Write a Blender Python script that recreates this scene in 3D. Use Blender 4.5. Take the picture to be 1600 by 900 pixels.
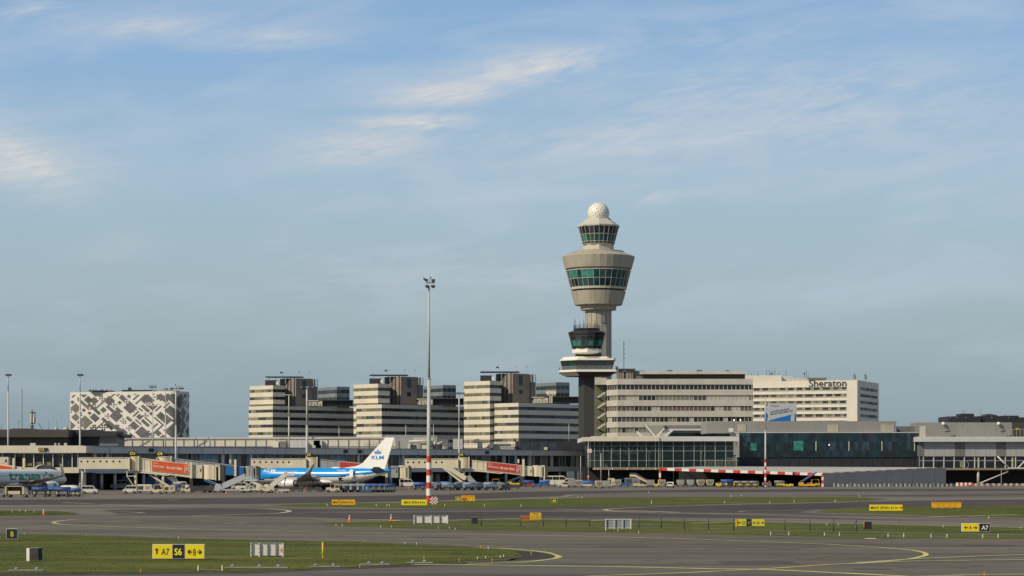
import bpy, math, random
from mathutils import Vector, Matrix
R = math.radians
random.seed(7)
for o in list(bpy.data.objects):
    bpy.data.objects.remove(o)
SC = bpy.context.scene
COL = SC.collection

# ------------------------------------------------------------------ camera
F, HZ, HC = 3400.0, 726.0, 6.1       # focal length in photo pixels, horizon row, eye height
cam_d = bpy.data.cameras.new('camera')
cam = bpy.data.objects.new('camera', cam_d); COL.objects.link(cam)
cam.location = (0, 0, HC); cam.rotation_euler = (R(90), 0, 0)
cam_d.sensor_width = 36.0; cam_d.lens = F/1600*36
cam_d.shift_y = (HZ-450)/1600
cam_d.clip_start = 1.0; cam_d.clip_end = 30000
SC.camera = cam

# ------------------------------------------------------------------ light
SUN_B, SUN_EL = 38.0, 35.0           # sun stands left of and behind the camera
to_sun = Vector((-math.cos(R(SUN_B))*math.cos(R(SUN_EL)), -math.sin(R(SUN_B))*math.cos(R(SUN_EL)), math.sin(R(SUN_EL))))
sd = bpy.data.lights.new('sun', 'SUN'); sd.energy = 3.9; sd.angle = R(0.55); sd.color = (1.0, 0.885, 0.70)
sun = bpy.data.objects.new('sun', sd); COL.objects.link(sun)
sun.rotation_euler = to_sun.to_track_quat('Z', 'Y').to_euler()
SC.view_settings.view_transform = 'Standard'
SC.view_settings.look = 'None'
SC.view_settings.exposure = 0.0
SC.view_settings.gamma = 1.0
SC.view_settings.use_curve_mapping = False

W = bpy.data.worlds.new('World'); SC.world = W; W.use_nodes = True
def sky_nodes():
    nt = W.node_tree; N = nt.nodes; L = nt.links; N.clear()
    def nd(t, **k):
        n = N.new(t)
        for a, b in k.items(): setattr(n, a, b)
        return n
    def val(s, v):
        if hasattr(v, 'is_output') or isinstance(v, bpy.types.NodeSocket): L.new(v, s)
        else: s.default_value = v
    def math_(op, a, b=0.0, c=None, clamp=False):
        n = nd('ShaderNodeMath', operation=op); n.use_clamp = clamp
        val(n.inputs[0], a); val(n.inputs[1], b)
        if c is not None: val(n.inputs[2], c)
        return n.outputs[0]
    def mix(f, a, b, bt='MIX'):
        n = nd('ShaderNodeMix', data_type='RGBA', blend_type=bt); n.clamp_factor = True
        val(n.inputs[0], f); val(n.inputs[6], a); val(n.inputs[7], b)
        return n.outputs[2]
    sky = nd('ShaderNodeTexSky', sky_type='NISHITA'); sky.sun_disc = False
    sky.sun_elevation = R(SUN_EL); sky.sun_rotation = math.atan2(to_sun.x, to_sun.y)
    sky.air_density = 1.0; sky.dust_density = 1.2; sky.ozone_density = 1.6
    tc = nd('ShaderNodeTexCoord')
    sep = nd('ShaderNodeSeparateXYZ'); L.new(tc.outputs['Generated'], sep.inputs[0])
    az = math_('ARCTAN2', sep.outputs[0], sep.outputs[1])         # azimuth from north
    el = math_('ARCSINE', sep.outputs[2])
    azd = math_('MULTIPLY', az, 57.2958); eld = math_('MULTIPLY', el, 57.2958)
    # thin high haze: greyer near the horizon, clear blue above; unseen overhead dimmed to set the fill
    ramp = nd('ShaderNodeValToRGB'); val(ramp.inputs[0], math_('MULTIPLY', eld, 1/48.0, clamp=True))
    e = ramp.color_ramp.elements
    def c8(r, g, b, k=7.6):
        f = lambda u: ((u/255+0.055)/1.055)**2.4
        return (f(r)*k, f(g)*k, f(b)*k, 1)
    e[0].position = 0.0; e[0].color = c8(131, 152, 165)
    e[1].position = 1.0; e[1].color = c8(102, 117, 140)
    for p, c in ((2.2, c8(145, 165, 175)), (4.8, c8(161, 181, 191)), (7.5, c8(162, 188, 206)), (10.5, c8(142, 179, 214)), (16, c8(114, 156, 202)), (26, c8(112, 134, 166))):
        q = e.new(p/48); q.color = c
    base = mix(0.88, sky.outputs[0], ramp.outputs[0])
    def coord(sx, sy, tilt, seed):
        cm = nd('ShaderNodeCombineXYZ')
        x = math_('MULTIPLY', azd, sx)
        t = math_('MULTIPLY_ADD', azd, -tilt, eld)
        val(cm.inputs[0], x); val(cm.inputs[1], math_('MULTIPLY', t, sy)); cm.inputs[2].default_value = seed
        return cm.outputs[0]
    def noise(v, sc, det, rough, dist):
        n = nd('ShaderNodeTexNoise'); L.new(v, n.inputs['Vector'])
        n.inputs['Scale'].default_value = sc; n.inputs['Detail'].default_value = det
        n.inputs['Roughness'].default_value = rough; n.inputs['Distortion'].default_value = dist
        return n.outputs[0]
    def smooth(v, a, b):
        n = nd('ShaderNodeMapRange', interpolation_type='SMOOTHSTEP'); val(n.inputs[0], v)
        n.inputs[1].default_value = a; n.inputs[2].default_value = b
        return n.outputs[0]
    # wide faint veils
    veil = smooth(noise(coord(0.16, 0.62, 0.06, 3.1), 1.0, 6, 0.55, 0.6), 0.42, 0.74)
    veil = math_('MULTIPLY', veil, smooth(eld, 0.5, 3.5))
    base = mix(math_('MULTIPLY', veil, 0.42), base, c8(190, 201, 218))
    fine = smooth(noise(coord(0.17, 0.85, 0.10, 8.4), 1.0, 6, 0.55, 0.5), 0.48, 0.80)
    base = mix(math_('MULTIPLY', math_('MULTIPLY', fine, smooth(eld, 2.0, 7.0)), 0.26), base, c8(206, 212, 222))
    # separate cirrus wisps, each a patch of torn cloud at its own bearing and height
    wn = noise(coord(0.55, 2.0, 0.14, 1.7), 1.0, 9, 0.66, 0.9)
    fib = math_('MULTIPLY_ADD', smooth(noise(coord(1.1, 6.5, 0.22, 5.3), 1.0, 6, 0.6, 0.9), 0.30, 0.68), 0.55, 0.55)
    def wisp(px, py, hw, hh, tilt, amt, lo=0.34, hi=0.72):
        a0 = math.degrees(math.atan2(px-800, F)); e0 = math.degrees(math.atan2(HZ-py, math.hypot(F, px-800)))
        k = 57.2958/F
        dx = math_('SUBTRACT', azd, a0); dy = math_('SUBTRACT', eld, e0)
        dy = math_('MULTIPLY_ADD', dx, -tilt, dy)
        q = math_('ADD', math_('POWER', math_('ABSOLUTE', math_('MULTIPLY', dx, 1/(hw*k))), 2.0),
                  math_('POWER', math_('ABSOLUTE', math_('MULTIPLY', dy, 1/(hh*k))), 2.0))
        g = math_('POWER', 2.718, math_('MULTIPLY', q, -1.0))
        return math_('MULTIPLY', math_('MULTIPLY', math_('MULTIPLY', g, smooth(wn, lo, hi)), fib), amt)
    tot = None
    for a in ((830, 106, 115, 24, 0.16, 1.0, .26, .60), (700, 146, 95, 20, 0.10, 1.0, .12, .5), (645, 192, 90, 14, 0.03, 1.0, .2, .55), (570, 228, 120, 28, 0.10, .7, .12, .55),
              (240, 42, 100, 18, 0.05, .6, .25, .65), (430, 60, 100, 15, 0.05, .55, .25, .65), (25, 250, 95, 42, -0.25, .95, .15, .55), (185, 385, 60, 26, .1, .22, .2, .7),
              (1030, 308, 70, 9, 0.10, .55), (1250, 165, 360, 80, -0.06, .50, .15, .75), (1000, 215, 330, 40, 0.05, .55, .15, .75), (40, 15, 120, 22, 0, .5),
              (1480, 200, 160, 26, 0.03, .45), (700, 430, 330, 46, 0.0, .22), (1120, 60, 240, 26, 0.05, .3)):
        w = wisp(*a)
        tot = w if tot is None else math_('MAXIMUM', tot, w)
    base = mix(tot, base, c8(214, 214, 214))
    bg = nd('ShaderNodeBackground'); L.new(base, bg.inputs[0]); bg.inputs[1].default_value = 0.13
    out = nd('ShaderNodeOutputWorld'); L.new(bg.outputs[0], out.inputs[0])
sky_nodes()

# ------------------------------------------------------------------ pixel <-> place
def X(px, D): return (px-800)*D/F
def Z(py, D): return HC + (HZ-py)*D/F
def gd(py): return HC*F/(py-HZ)                 # distance of the ground seen at row py
def G(px, py):
    D = gd(py); return (X(px, D), D)

# ------------------------------------------------------------------ materials
MATS = {}
def mat(name, rgb, rough=0.6, metal=0.0, var=0.12, scale=0.6, stretch=(1, 1, 1), spec=0.5, bump=0.0, fine=0.0, tint=None):
    if name in MATS: return MATS[name]
    m = bpy.data.materials.new(name); m.use_nodes = True
    nt = m.node_tree; N = nt.nodes; L = nt.links
    b = N['Principled BSDF']
    b.inputs['Roughness'].default_value = rough; b.inputs['Metallic'].default_value = metal
    b.inputs['Specular IOR Level'].default_value = spec
    tc = N.new('ShaderNodeTexCoord'); mp = N.new('ShaderNodeMapping')
    mp.inputs['Scale'].default_value = stretch
    L.new(tc.outputs['Object'], mp.inputs[0])
    nz = N.new('ShaderNodeTexNoise'); nz.inputs['Scale'].default_value = scale
    nz.inputs['Detail'].default_value = 6; nz.inputs['Roughness'].default_value = 0.62
    L.new(mp.outputs[0], nz.inputs['Vector'])
    mr = N.new('ShaderNodeMapRange'); mr.inputs[1].default_value = 0.3; mr.inputs[2].default_value = 0.7
    L.new(nz.outputs[0], mr.inputs[0])
    mx = N.new('ShaderNodeMix'); mx.data_type = 'RGBA'
    t = tint or (1, 1, 1)
    mx.inputs[6].default_value = tuple(c*(1-var)*tt for c, tt in zip(rgb, t)) + (1,)
    mx.inputs[7].default_value = tuple(min(1, c*(1+var)) for c in rgb) + (1,)
    L.new(mr.outputs[0], mx.inputs[0])
    col = mx.outputs[2]
    if fine:
        n2 = N.new('ShaderNodeTexNoise'); n2.inputs['Scale'].default_value = scale*9; n2.inputs['Detail'].default_value = 4
        L.new(mp.outputs[0], n2.inputs['Vector'])
        m2 = N.new('ShaderNodeMapRange'); m2.inputs[3].default_value = 1-fine; m2.inputs[4].default_value = 1+fine
        m2.inputs[1].default_value = 0.3; m2.inputs[2].default_value = 0.7
        L.new(n2.outputs[0], m2.inputs[0])
        mm = N.new('ShaderNodeMix'); mm.data_type = 'RGBA'; mm.blend_type = 'MULTIPLY'; mm.inputs[0].default_value = 1
        L.new(col, mm.inputs[6]); L.new(m2.outputs[0], mm.inputs[7]); col = mm.outputs[2]
    L.new(col, b.inputs['Base Color'])
    if bump:
        bp = N.new('ShaderNodeBump'); bp.inputs['Strength'].default_value = bump; bp.inputs['Distance'].default_value = 0.05
        L.new(nz.outputs[0], bp.inputs['Height']); L.new(bp.outputs[0], b.inputs['Normal'])
    MATS[name] = m
    return m

def glass(name, rgb, rough=0.08, var=0.5, scale=0.35, spec=0.6, bump=0.015):
    return mat(name, rgb, rough, 0, var, scale, (1, 1, 1), spec, bump)

def emit(name, rgb, s=1.0):
    if name in MATS: return MATS[name]
    m = bpy.data.materials.new(name); m.use_nodes = True
    b = m.node_tree.nodes['Principled BSDF']
    b.inputs['Base Color'].default_value = tuple(rgb)+(1,)
    b.inputs['Emission Color'].default_value = tuple(rgb)+(1,); b.inputs['Emission Strength'].default_value = s
    MATS[name] = m
    return m

cream = mat('cream_panel', (0.60, 0.54, 0.425), 0.55, var=0.07, scale=0.25, stretch=(1, 1, 0.2), fine=0.05)
cream_grey = mat('cream_grey_concrete', (0.47, 0.44, 0.37), 0.7, var=0.10, scale=0.3, stretch=(1, 1, 0.15), fine=0.06)
white_wall = mat('white_wall', (0.63, 0.58, 0.48), 0.6, var=0.06, scale=0.2, stretch=(1, 1, 0.3), fine=0.04)
jet_cream = mat('jetway_cream', (0.63, 0.56, 0.40), 0.5, var=0.09, scale=0.5, stretch=(1, 1, 0.25), fine=0.05)
jet_grey = mat('jetway_grey_and_shade', (0.30, 0.31, 0.30), 0.5, var=0.1, scale=0.5)  # grey trim, and the painted shade on two bridge tunnels and a cab
jet_dark = mat('jetway_dark', (0.05, 0.05, 0.05), 0.7)
concrete = mat('tower_concrete', (0.355, 0.322, 0.25), 0.75, var=0.17, scale=0.6, stretch=(1, 1, 0.06), fine=0.08)
concrete_w = mat('pale_concrete', (0.49, 0.455, 0.375), 0.7, var=0.1, scale=0.4, fine=0.06)
dark_conc = mat('dark_cladding', (0.035, 0.033, 0.032), 0.7, var=0.15, scale=0.2, stretch=(1, 1, 0.1))
brown_stone = mat('brown_stone', (0.23, 0.195, 0.155), 0.75, var=0.12, scale=0.4)
grey_fascia = mat('grey_fascia', (0.50, 0.49, 0.47), 0.45, var=0.07, scale=0.15, stretch=(1, 1, 0.3), fine=0.05)
grey_mid = mat('grey_cladding', (0.235, 0.225, 0.205), 0.6, var=0.09, scale=0.12, stretch=(1, 1, 0.4), fine=0.05)
grey_panel = mat('grey_panel', (0.33, 0.325, 0.315), 0.5, var=0.10, scale=0.3, stretch=(1.6, 1, 0.12), fine=0.05)
grey_panel_d = mat('grey_panel_dark', (0.15, 0.15, 0.145), 0.5, var=0.18, scale=0.3, stretch=(1, 1, 0.25))
roof_white = mat('roof_white', (0.50, 0.47, 0.42), 0.5, var=0.08, scale=0.15, fine=0.06)
beige_roof = mat('roof_beige', (0.40, 0.33, 0.235), 0.55, var=0.1, scale=0.3)
black = mat('black_paint', (0.018, 0.018, 0.02), 0.6)
blackish = mat('black_cladding', (0.022, 0.022, 0.026), 0.55, var=0.2, scale=0.2)
brown_dark = mat('brown_dark_cladding', (0.055, 0.046, 0.04), 0.7, var=0.15, scale=0.15)
steel = mat('galvanised_steel', (0.42, 0.42, 0.40), 0.45, metal=0.3, var=0.12, scale=1.0)
steel_w = mat('white_steel', (0.60, 0.58, 0.52), 0.45, var=0.08, scale=0.6)
green_steel = mat('pale_green_steel', (0.42, 0.47, 0.28), 0.5, var=0.1)
wood_soffit = mat('brown_soffit', (0.24, 0.19, 0.12), 0.7, var=0.2, scale=0.6)
g_dark = glass('glass_dark', (0.012, 0.014, 0.016))
g_mid = glass('glass_mid', (0.05, 0.055, 0.05))
g_olive = mat('glass_olive', (0.155, 0.155, 0.095), 0.4, var=0.3, scale=0.5, spec=0.25)
g_olive2 = mat('glass_olive_pale', (0.23, 0.23, 0.155), 0.4, var=0.25, scale=0.5, spec=0.25)
g_blue = glass('glass_blue_grey', (0.03, 0.04, 0.048))
g_green = glass('glass_green', (0.010, 0.060, 0.058), 0.12, var=0.6, scale=0.5)
g_greenl = glass('glass_green_light', (0.028, 0.19, 0.15), 0.2, var=0.5, scale=0.8)
g_teal = glass('glass_teal_dark', (0.009, 0.024, 0.031), 0.06, var=0.95, scale=0.28, spec=0.5, bump=0.06)  # broad mottling paints cloud reflections into the glass colour
rear_glass = mat('rear_glass_wall', (0.17, 0.195, 0.205), 0.4, var=0.15, scale=0.2)
g_teal_reflect = glass('glass_teal_reflect', (0.022, 0.04, 0.055), 0.08, var=0.8, scale=0.3)  # bluer panes, a reflection painted into the glass colour
steel_dull = mat('dull_steel', (0.24, 0.24, 0.225), 0.6, var=0.2, scale=1.0)
g_matt = mat('glass_matt', (0.035, 0.045, 0.045), 0.35, var=0.4, scale=0.5, spec=0.2)
blind_w = mat('blind_white', (0.40, 0.38, 0.32), 0.7, var=0.1)
blind_g = mat('blind_grey', (0.19, 0.18, 0.15), 0.7, var=0.15)
curtain = mat('curtain_mauve', (0.125, 0.085, 0.08), 0.7, var=0.15)
curtain_v = mat('glass_violet', (0.022, 0.018, 0.026), 0.2)
mast_grey = mat('mast_grey', (0.46, 0.44, 0.385), 0.5, var=0.08, scale=0.6)
hotel_white = mat('hotel_white', (0.63, 0.60, 0.535), 0.55, var=0.05, scale=0.2, fine=0.03)
shelter_grey = mat('shelter_grey', (0.37, 0.335, 0.305), 0.6, var=0.08, scale=0.3, stretch=(1, 1, 0.2))
frame_grey = mat('frame_grey', (0.36, 0.37, 0.34), 0.5, var=0.1, scale=1.0)
tarp_slate = mat('tarp_slate', (0.125, 0.135, 0.145), 0.6, var=0.3, scale=1.2)
tarp_pale = mat('tarp_pale_blue', (0.20, 0.25, 0.33), 0.6, var=0.3, scale=1.2)
rubber = mat('tyre_rubber', (0.02, 0.02, 0.02), 0.8)
red_paint = mat('red_paint', (0.50, 0.045, 0.022), 0.5, var=0.12, scale=1.5)
orange_red = mat('orange_red_advert', (0.62, 0.085, 0.015), 0.5, var=0.04)
red_ad = mat('red_advert', (0.46, 0.045, 0.025), 0.5, var=0.05)
white_paint = mat('white_paint', (0.74, 0.70, 0.60), 0.45, var=0.06, scale=0.8, fine=0.04)
aircraft_white = mat('aircraft_white', (0.80, 0.78, 0.72), 0.3, var=0.04, scale=0.3)
aircraft_grey = mat('aircraft_grey', (0.52, 0.53, 0.54), 0.35, var=0.06, scale=0.4)
wing_under = mat('wing_grey', (0.20, 0.20, 0.19), 0.45, var=0.12)
sky_blue = mat('airline_blue', (0.006, 0.265, 0.66), 0.25, var=0.04, scale=0.3)
deep_blue = mat('airline_dark_blue', (0.004, 0.035, 0.16), 0.3, var=0.05)
logo_blue = mat('logo_blue', (0.02, 0.22, 0.54), 0.4, var=0.03)
logo_green = mat('logo_green', (0.005, 0.25, 0.135), 0.4, var=0.03)
yellow_sign = mat('yellow_sign', (0.80, 0.62, 0.006), 0.5, var=0.06, scale=1.2, fine=0.05)
amber_sign = mat('amber_sign', (0.74, 0.42, 0.012), 0.5, var=0.08, scale=1.2, fine=0.06)
amber_dark = mat('amber_dark', (0.36, 0.12, 0.01), 0.55, var=0.1)
olive_sign = mat('dull_yellow_sign', (0.62, 0.55, 0.03), 0.5, var=0.08, scale=1.2)  # yellow dulled to paint in the shade on the S5 sign
sign_black = mat('sign_black', (0.014, 0.014, 0.012), 0.5)
sign_back = mat('sign_back_white', (0.60, 0.58, 0.52), 0.55, var=0.08, scale=0.9, stretch=(1, 1, 0.4))
sign_back_grey = mat('sign_back_grey', (0.24, 0.26, 0.28), 0.5, var=0.08)
sign_brown = mat('sign_brown', (0.34, 0.20, 0.15), 0.6, var=0.2, scale=3)
yellow_text = emit('lit_yellow_letters', (0.75, 0.68, 0.02), 0.25)
lit_amber = emit('lit_amber_letters', (0.75, 0.50, 0.02), 0.5)
lit_lamp = emit('lit_lamp', (1.0, 0.97, 0.88), 1.1)
orange_cone = mat('cone_orange', (0.80, 0.11, 0.02), 0.5)
yellow_gse = mat('equipment_yellow', (0.66, 0.50, 0.03), 0.45, var=0.12, scale=1.0)
amber_gse = mat('equipment_amber', (0.72, 0.36, 0.01), 0.45, var=0.1)
tarp_blue = mat('tarp_blue', (0.04, 0.075, 0.235), 0.55, var=0.25, scale=1.3)
tarp_mid = mat('tarp_mid_blue', (0.05, 0.13, 0.36), 0.55, var=0.2, scale=1.3)
tarp_grey = mat('tarp_blue_grey', (0.19, 0.22, 0.25), 0.6, var=0.3, scale=1.2)
gse_grey = mat('equipment_grey', (0.20, 0.20, 0.19), 0.55, var=0.25, scale=1.0)
gse_dark = mat('equipment_dark', (0.045, 0.045, 0.045), 0.6, var=0.25, scale=1.0)
gse_white = mat('equipment_white', (0.60, 0.57, 0.48), 0.45, var=0.12, scale=0.9)
gse_cream = mat('equipment_cream', (0.58, 0.49, 0.32), 0.5, var=0.14, scale=0.9)
gse_blue = mat('equipment_blue', (0.015, 0.12, 0.33), 0.45, var=0.12)
brown_in = mat('brown_interior', (0.13, 0.085, 0.05), 0.7, var=0.2)
uld_grey = mat('container_alu', (0.34, 0.34, 0.30), 0.45, metal=0.2, var=0.15, scale=1.2)
uld_dark = mat('container_panel', (0.16, 0.155, 0.12), 0.6, var=0.2, scale=1.2)
hi_vis = mat('hi_vis_yellow', (0.62, 0.72, 0.04), 0.7)
hi_orange = mat('hi_vis_orange', (0.78, 0.16, 0.03), 0.7)
skin_m = mat('skin', (0.45, 0.27, 0.19), 0.6)
navy = mat('navy_cloth', (0.02, 0.024, 0.04), 0.8)
hair_m = mat('dark_hair', (0.03, 0.02, 0.015), 0.7)
billboard_blue = mat('billboard_blue', (0.005, 0.14, 0.42), 0.5, var=0.08)
pane_blue = mat('pane_blue', (0.06, 0.21, 0.38), 0.4, var=0.3, scale=0.8)
billboard_grey = mat('billboard_grey', (0.44, 0.45, 0.47), 0.5, var=0.04)

# ------------------------------------------------------------------ mesh builder
TEXTS = {}
def text_geo(body, off=0.0):
    k = (body, off)
    if k not in TEXTS:
        c = bpy.data.curves.new('t', 'FONT'); c.body = body; c.size = 1; c.offset = off; c.resolution_u = 3
        c.fill_mode = 'FRONT'
        o = bpy.data.objects.new('t', c); COL.objects.link(o)
        bpy.context.view_layer.update()
        me = bpy.data.meshes.new_from_object(o.evaluated_get(bpy.context.evaluated_depsgraph_get()))
        vs = [(v.co.x, v.co.y) for v in me.vertices]; fs = [tuple(p.vertices) for p in me.polygons]
        bpy.data.objects.remove(o); bpy.data.curves.remove(c); bpy.data.meshes.remove(me)
        x0 = min(v[0] for v in vs); x1 = max(v[0] for v in vs); y0 = min(v[1] for v in vs); y1 = max(v[1] for v in vs)
        TEXTS[k] = ([((v[0]-x0)/(x1-x0), (v[1]-y0)/(y1-y0)) for v in vs], fs)
    return TEXTS[k]

class MB:
    def __init__(s): s.v = []; s.f = []; s.mi = []; s.mats = []; s.sm = []
    def m(s, mt):
        if mt not in s.mats: s.mats.append(mt)
        return s.mats.index(mt)
    def add(s, vs, fs, mt, smooth=False):
        b = len(s.v); s.v += [tuple(v) for v in vs]; i = s.m(mt)
        for f in fs:
            s.f.append(tuple(b+k for k in f)); s.mi.append(i); s.sm.append(smooth)
        return s
    def quad(s, a, b, c, d, mt): return s.add([a, b, c, d], [(0, 1, 2, 3)], mt)
    def box(s, x0, x1, y0, y1, z0, z1, mt):
        return s.add([(x0, y0, z0), (x1, y0, z0), (x1, y1, z0), (x0, y1, z0), (x0, y0, z1), (x1, y0, z1), (x1, y1, z1), (x0, y1, z1)],
                     [(3, 2, 1, 0), (4, 5, 6, 7), (0, 1, 5, 4), (1, 2, 6, 5), (2, 3, 7, 6), (3, 0, 4, 7)], mt)
    def prism(s, poly, z0, z1, mt, poly2=None):           # poly counter-clockwise from above
        n = len(poly); p2 = poly2 or poly
        vs = [(p[0], p[1], z0) for p in poly] + [(p[0], p[1], z1) for p in p2]
        fs = [tuple(range(n-1, -1, -1)), tuple(range(n, 2*n))] + [(i, (i+1) % n, n+(i+1) % n, n+i) for i in range(n)]
        return s.add(vs, fs, mt)
    def slab(s, pts, D, th, mt):                          # outline given as seen from the front, standing at distance D
        w = [(X(p[0], D), Z(p[1], D)) for p in pts]
        return s.xz(w, D, D+th, mt)
    def rect(s, x0, x1, y0, y1, D, th, mt):
        return s.box(X(x0, D), X(x1, D), D, D+th, Z(y1, D), Z(y0, D), mt)
    def xz(s, w, y0, y1, mt):
        a = sum(w[i][0]*w[(i+1) % len(w)][1]-w[(i+1) % len(w)][0]*w[i][1] for i in range(len(w)))
        if a < 0: w = w[::-1]
        n = len(w)
        vs = [(p[0], y0, p[1]) for p in w] + [(p[0], y1, p[1]) for p in w]
        fs = [tuple(range(n)), tuple(range(2*n-1, n-1, -1))] + [((i+1) % n, i, n+i, n+(i+1) % n) for i in range(n)]
        return s.add(vs, fs, mt)
    def bar(s, p, q, w, mt, h=None):
        p = Vector(p); q = Vector(q); d = (q-p)
        if d.length < 1e-6: return s
        d.normalize()
        u = Vector((0, 0, 1)).cross(d)
        if u.length < 1e-4: u = Vector((1, 0, 0))
        u.normalize(); t = d.cross(u); h = h or w
        vs = []
        for e in (p, q):
            for a, b in ((-1, -1), (1, -1), (1, 1), (-1, 1)): vs.append(e+u*a*w/2+t*b*h/2)
        return s.add(vs, [(3, 2, 1, 0), (4, 5, 6, 7), (0, 1, 5, 4), (1, 2, 6, 5), (2, 3, 7, 6), (3, 0, 4, 7)], mt)
    def tube(s, p, q, r0, r1, mt, n=8, smooth=True):
        p = Vector(p); q = Vector(q); d = (q-p).normalized()
        u = d.orthogonal().normalized(); t = d.cross(u)
        vs = []
        for e, r in ((p, r0), (q, r1)):
            for i in range(n):
                a = 2*math.pi*i/n; vs.append(e+u*math.cos(a)*r+t*math.sin(a)*r)
        s.add(vs, [(i, (i+1) % n, n+(i+1) % n, n+i) for i in range(n)], mt, smooth)
        b = len(s.v)-2*n; i0 = s.m(mt)
        s.f += [tuple(b+i for i in range(n-1, -1, -1)), tuple(b+n+i for i in range(n))]; s.mi += [i0, i0]; s.sm += [False, False]
        return s
    def lathe(s, prof, c, n, mt, ph=0.0, smooth=False, a0=0, a1=2*math.pi):
        full = abs(a1-a0-2*math.pi) < 1e-6
        k = n if full else n+1
        vs = []
        for r, z in prof:
            for i in range(k):
                a = ph+a0+(a1-a0)*i/n; vs.append((c[0]+r*math.cos(a), c[1]+r*math.sin(a), c[2]+z))
        fs = []
        for j in range(len(prof)-1):
            for i in range(n):
                i2 = (i+1) % k if full else i+1
                fs.append((j*k+i, j*k+i2, (j+1)*k+i2, (j+1)*k+i))
        s.add(vs, fs, mt, smooth)
        return s
    def disc(s, r, z, c, n, mt, ph=0.0, up=True):
        vs = [(c[0]+r*math.cos(ph+2*math.pi*i/n), c[1]+r*math.sin(ph+2*math.pi*i/n), c[2]+z) for i in range(n)]
        return s.add(vs, [tuple(range(n)) if up else tuple(range(n-1, -1, -1))], mt)
    def loft(s, rings, mt, smooth=True, cap=True, pick=None):
        n = len(rings[0]); vs = [p for r in rings for p in r]; b = len(s.v); s.v += [tuple(v) for v in vs]
        for j in range(len(rings)-1):
            for i in range(n):
                q = (j*n+i, j*n+(i+1) % n, (j+1)*n+(i+1) % n, (j+1)*n+i)
                s.f.append(tuple(b+k for k in q)); s.mi.append(s.m(pick(j, i) if pick else mt)); s.sm.append(smooth)
        if cap:
            s.f += [tuple(b+i for i in range(n-1, -1, -1)), tuple(b+(len(rings)-1)*n+i for i in range(n))]
            s.mi += [s.m(mt)]*2; s.sm += [False]*2
        return s
    def text(s, body, o, xv, yv, mt, off=0.0, fn=None):
        g, fs = text_geo(body, off)
        o = Vector(o); xv = Vector(xv); yv = Vector(yv)
        vs = [o+xv*a+yv*b for a, b in g]
        if fn: vs = [fn(v) for v in vs]
        return s.add(vs, fs, mt)
    def move(s, fn): s.v = [tuple(fn(Vector(v))) for v in s.v]; return s
    def build(s, name, parent=None, loc=None):
        me = bpy.data.meshes.new(name)
        off = Vector((0, 0, 0)); p = parent
        while p is not None: off += p.location; p = p.parent
        if loc is not None: off = Vector(loc)
        me.from_pydata([(v[0]-off.x, v[1]-off.y, v[2]-off.z) for v in s.v], [], s.f)
        for mt in s.mats: me.materials.append(mt)
        me.polygons.foreach_set('material_index', s.mi)
        me.polygons.foreach_set('use_smooth', s.sm)
        me.update()
        o = bpy.data.objects.new(name, me); COL.objects.link(o)
        if parent: o.parent = parent
        elif loc is not None: o.location = loc
        return o

def tag(o, label=None, cat=None, group=None, kind=None):
    if label: o['label'] = label
    if cat: o['category'] = cat
    if group: o['group'] = group
    if kind: o['kind'] = kind
    return o
def thing(name, label, cat, loc=(0, 0, 0), group=None):
    o = bpy.data.objects.new(name, None); COL.objects.link(o); o.location = loc; o.empty_display_size = 0.5
    return tag(o, label, cat, group)
KIDS = {}
def kids(o):
    return [c for c in bpy.data.objects if c.parent == o]
def dup(root, loc, rz=0.0, label=None, group=None, mats=None):
    """copy of a thing with its parts and sub-parts; mats swaps materials on the copied parts"""
    def rec(o, par):
        c = o.copy(); COL.objects.link(c); c.parent = par
        if mats and c.type == 'MESH' and any(m.name in mats for m in c.data.materials if m):
            c.data = c.data.copy()
            for i, m in enumerate(c.data.materials):
                if m and m.name in mats: c.data.materials[i] = mats[m.name]
        for k in kids(o): rec(k, c)
        return c
    r = rec(root, None); r.location = loc; r.rotation_euler = (0, 0, rz)
    if label: r['label'] = label
    if group: r['group'] = group
    return r
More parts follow.
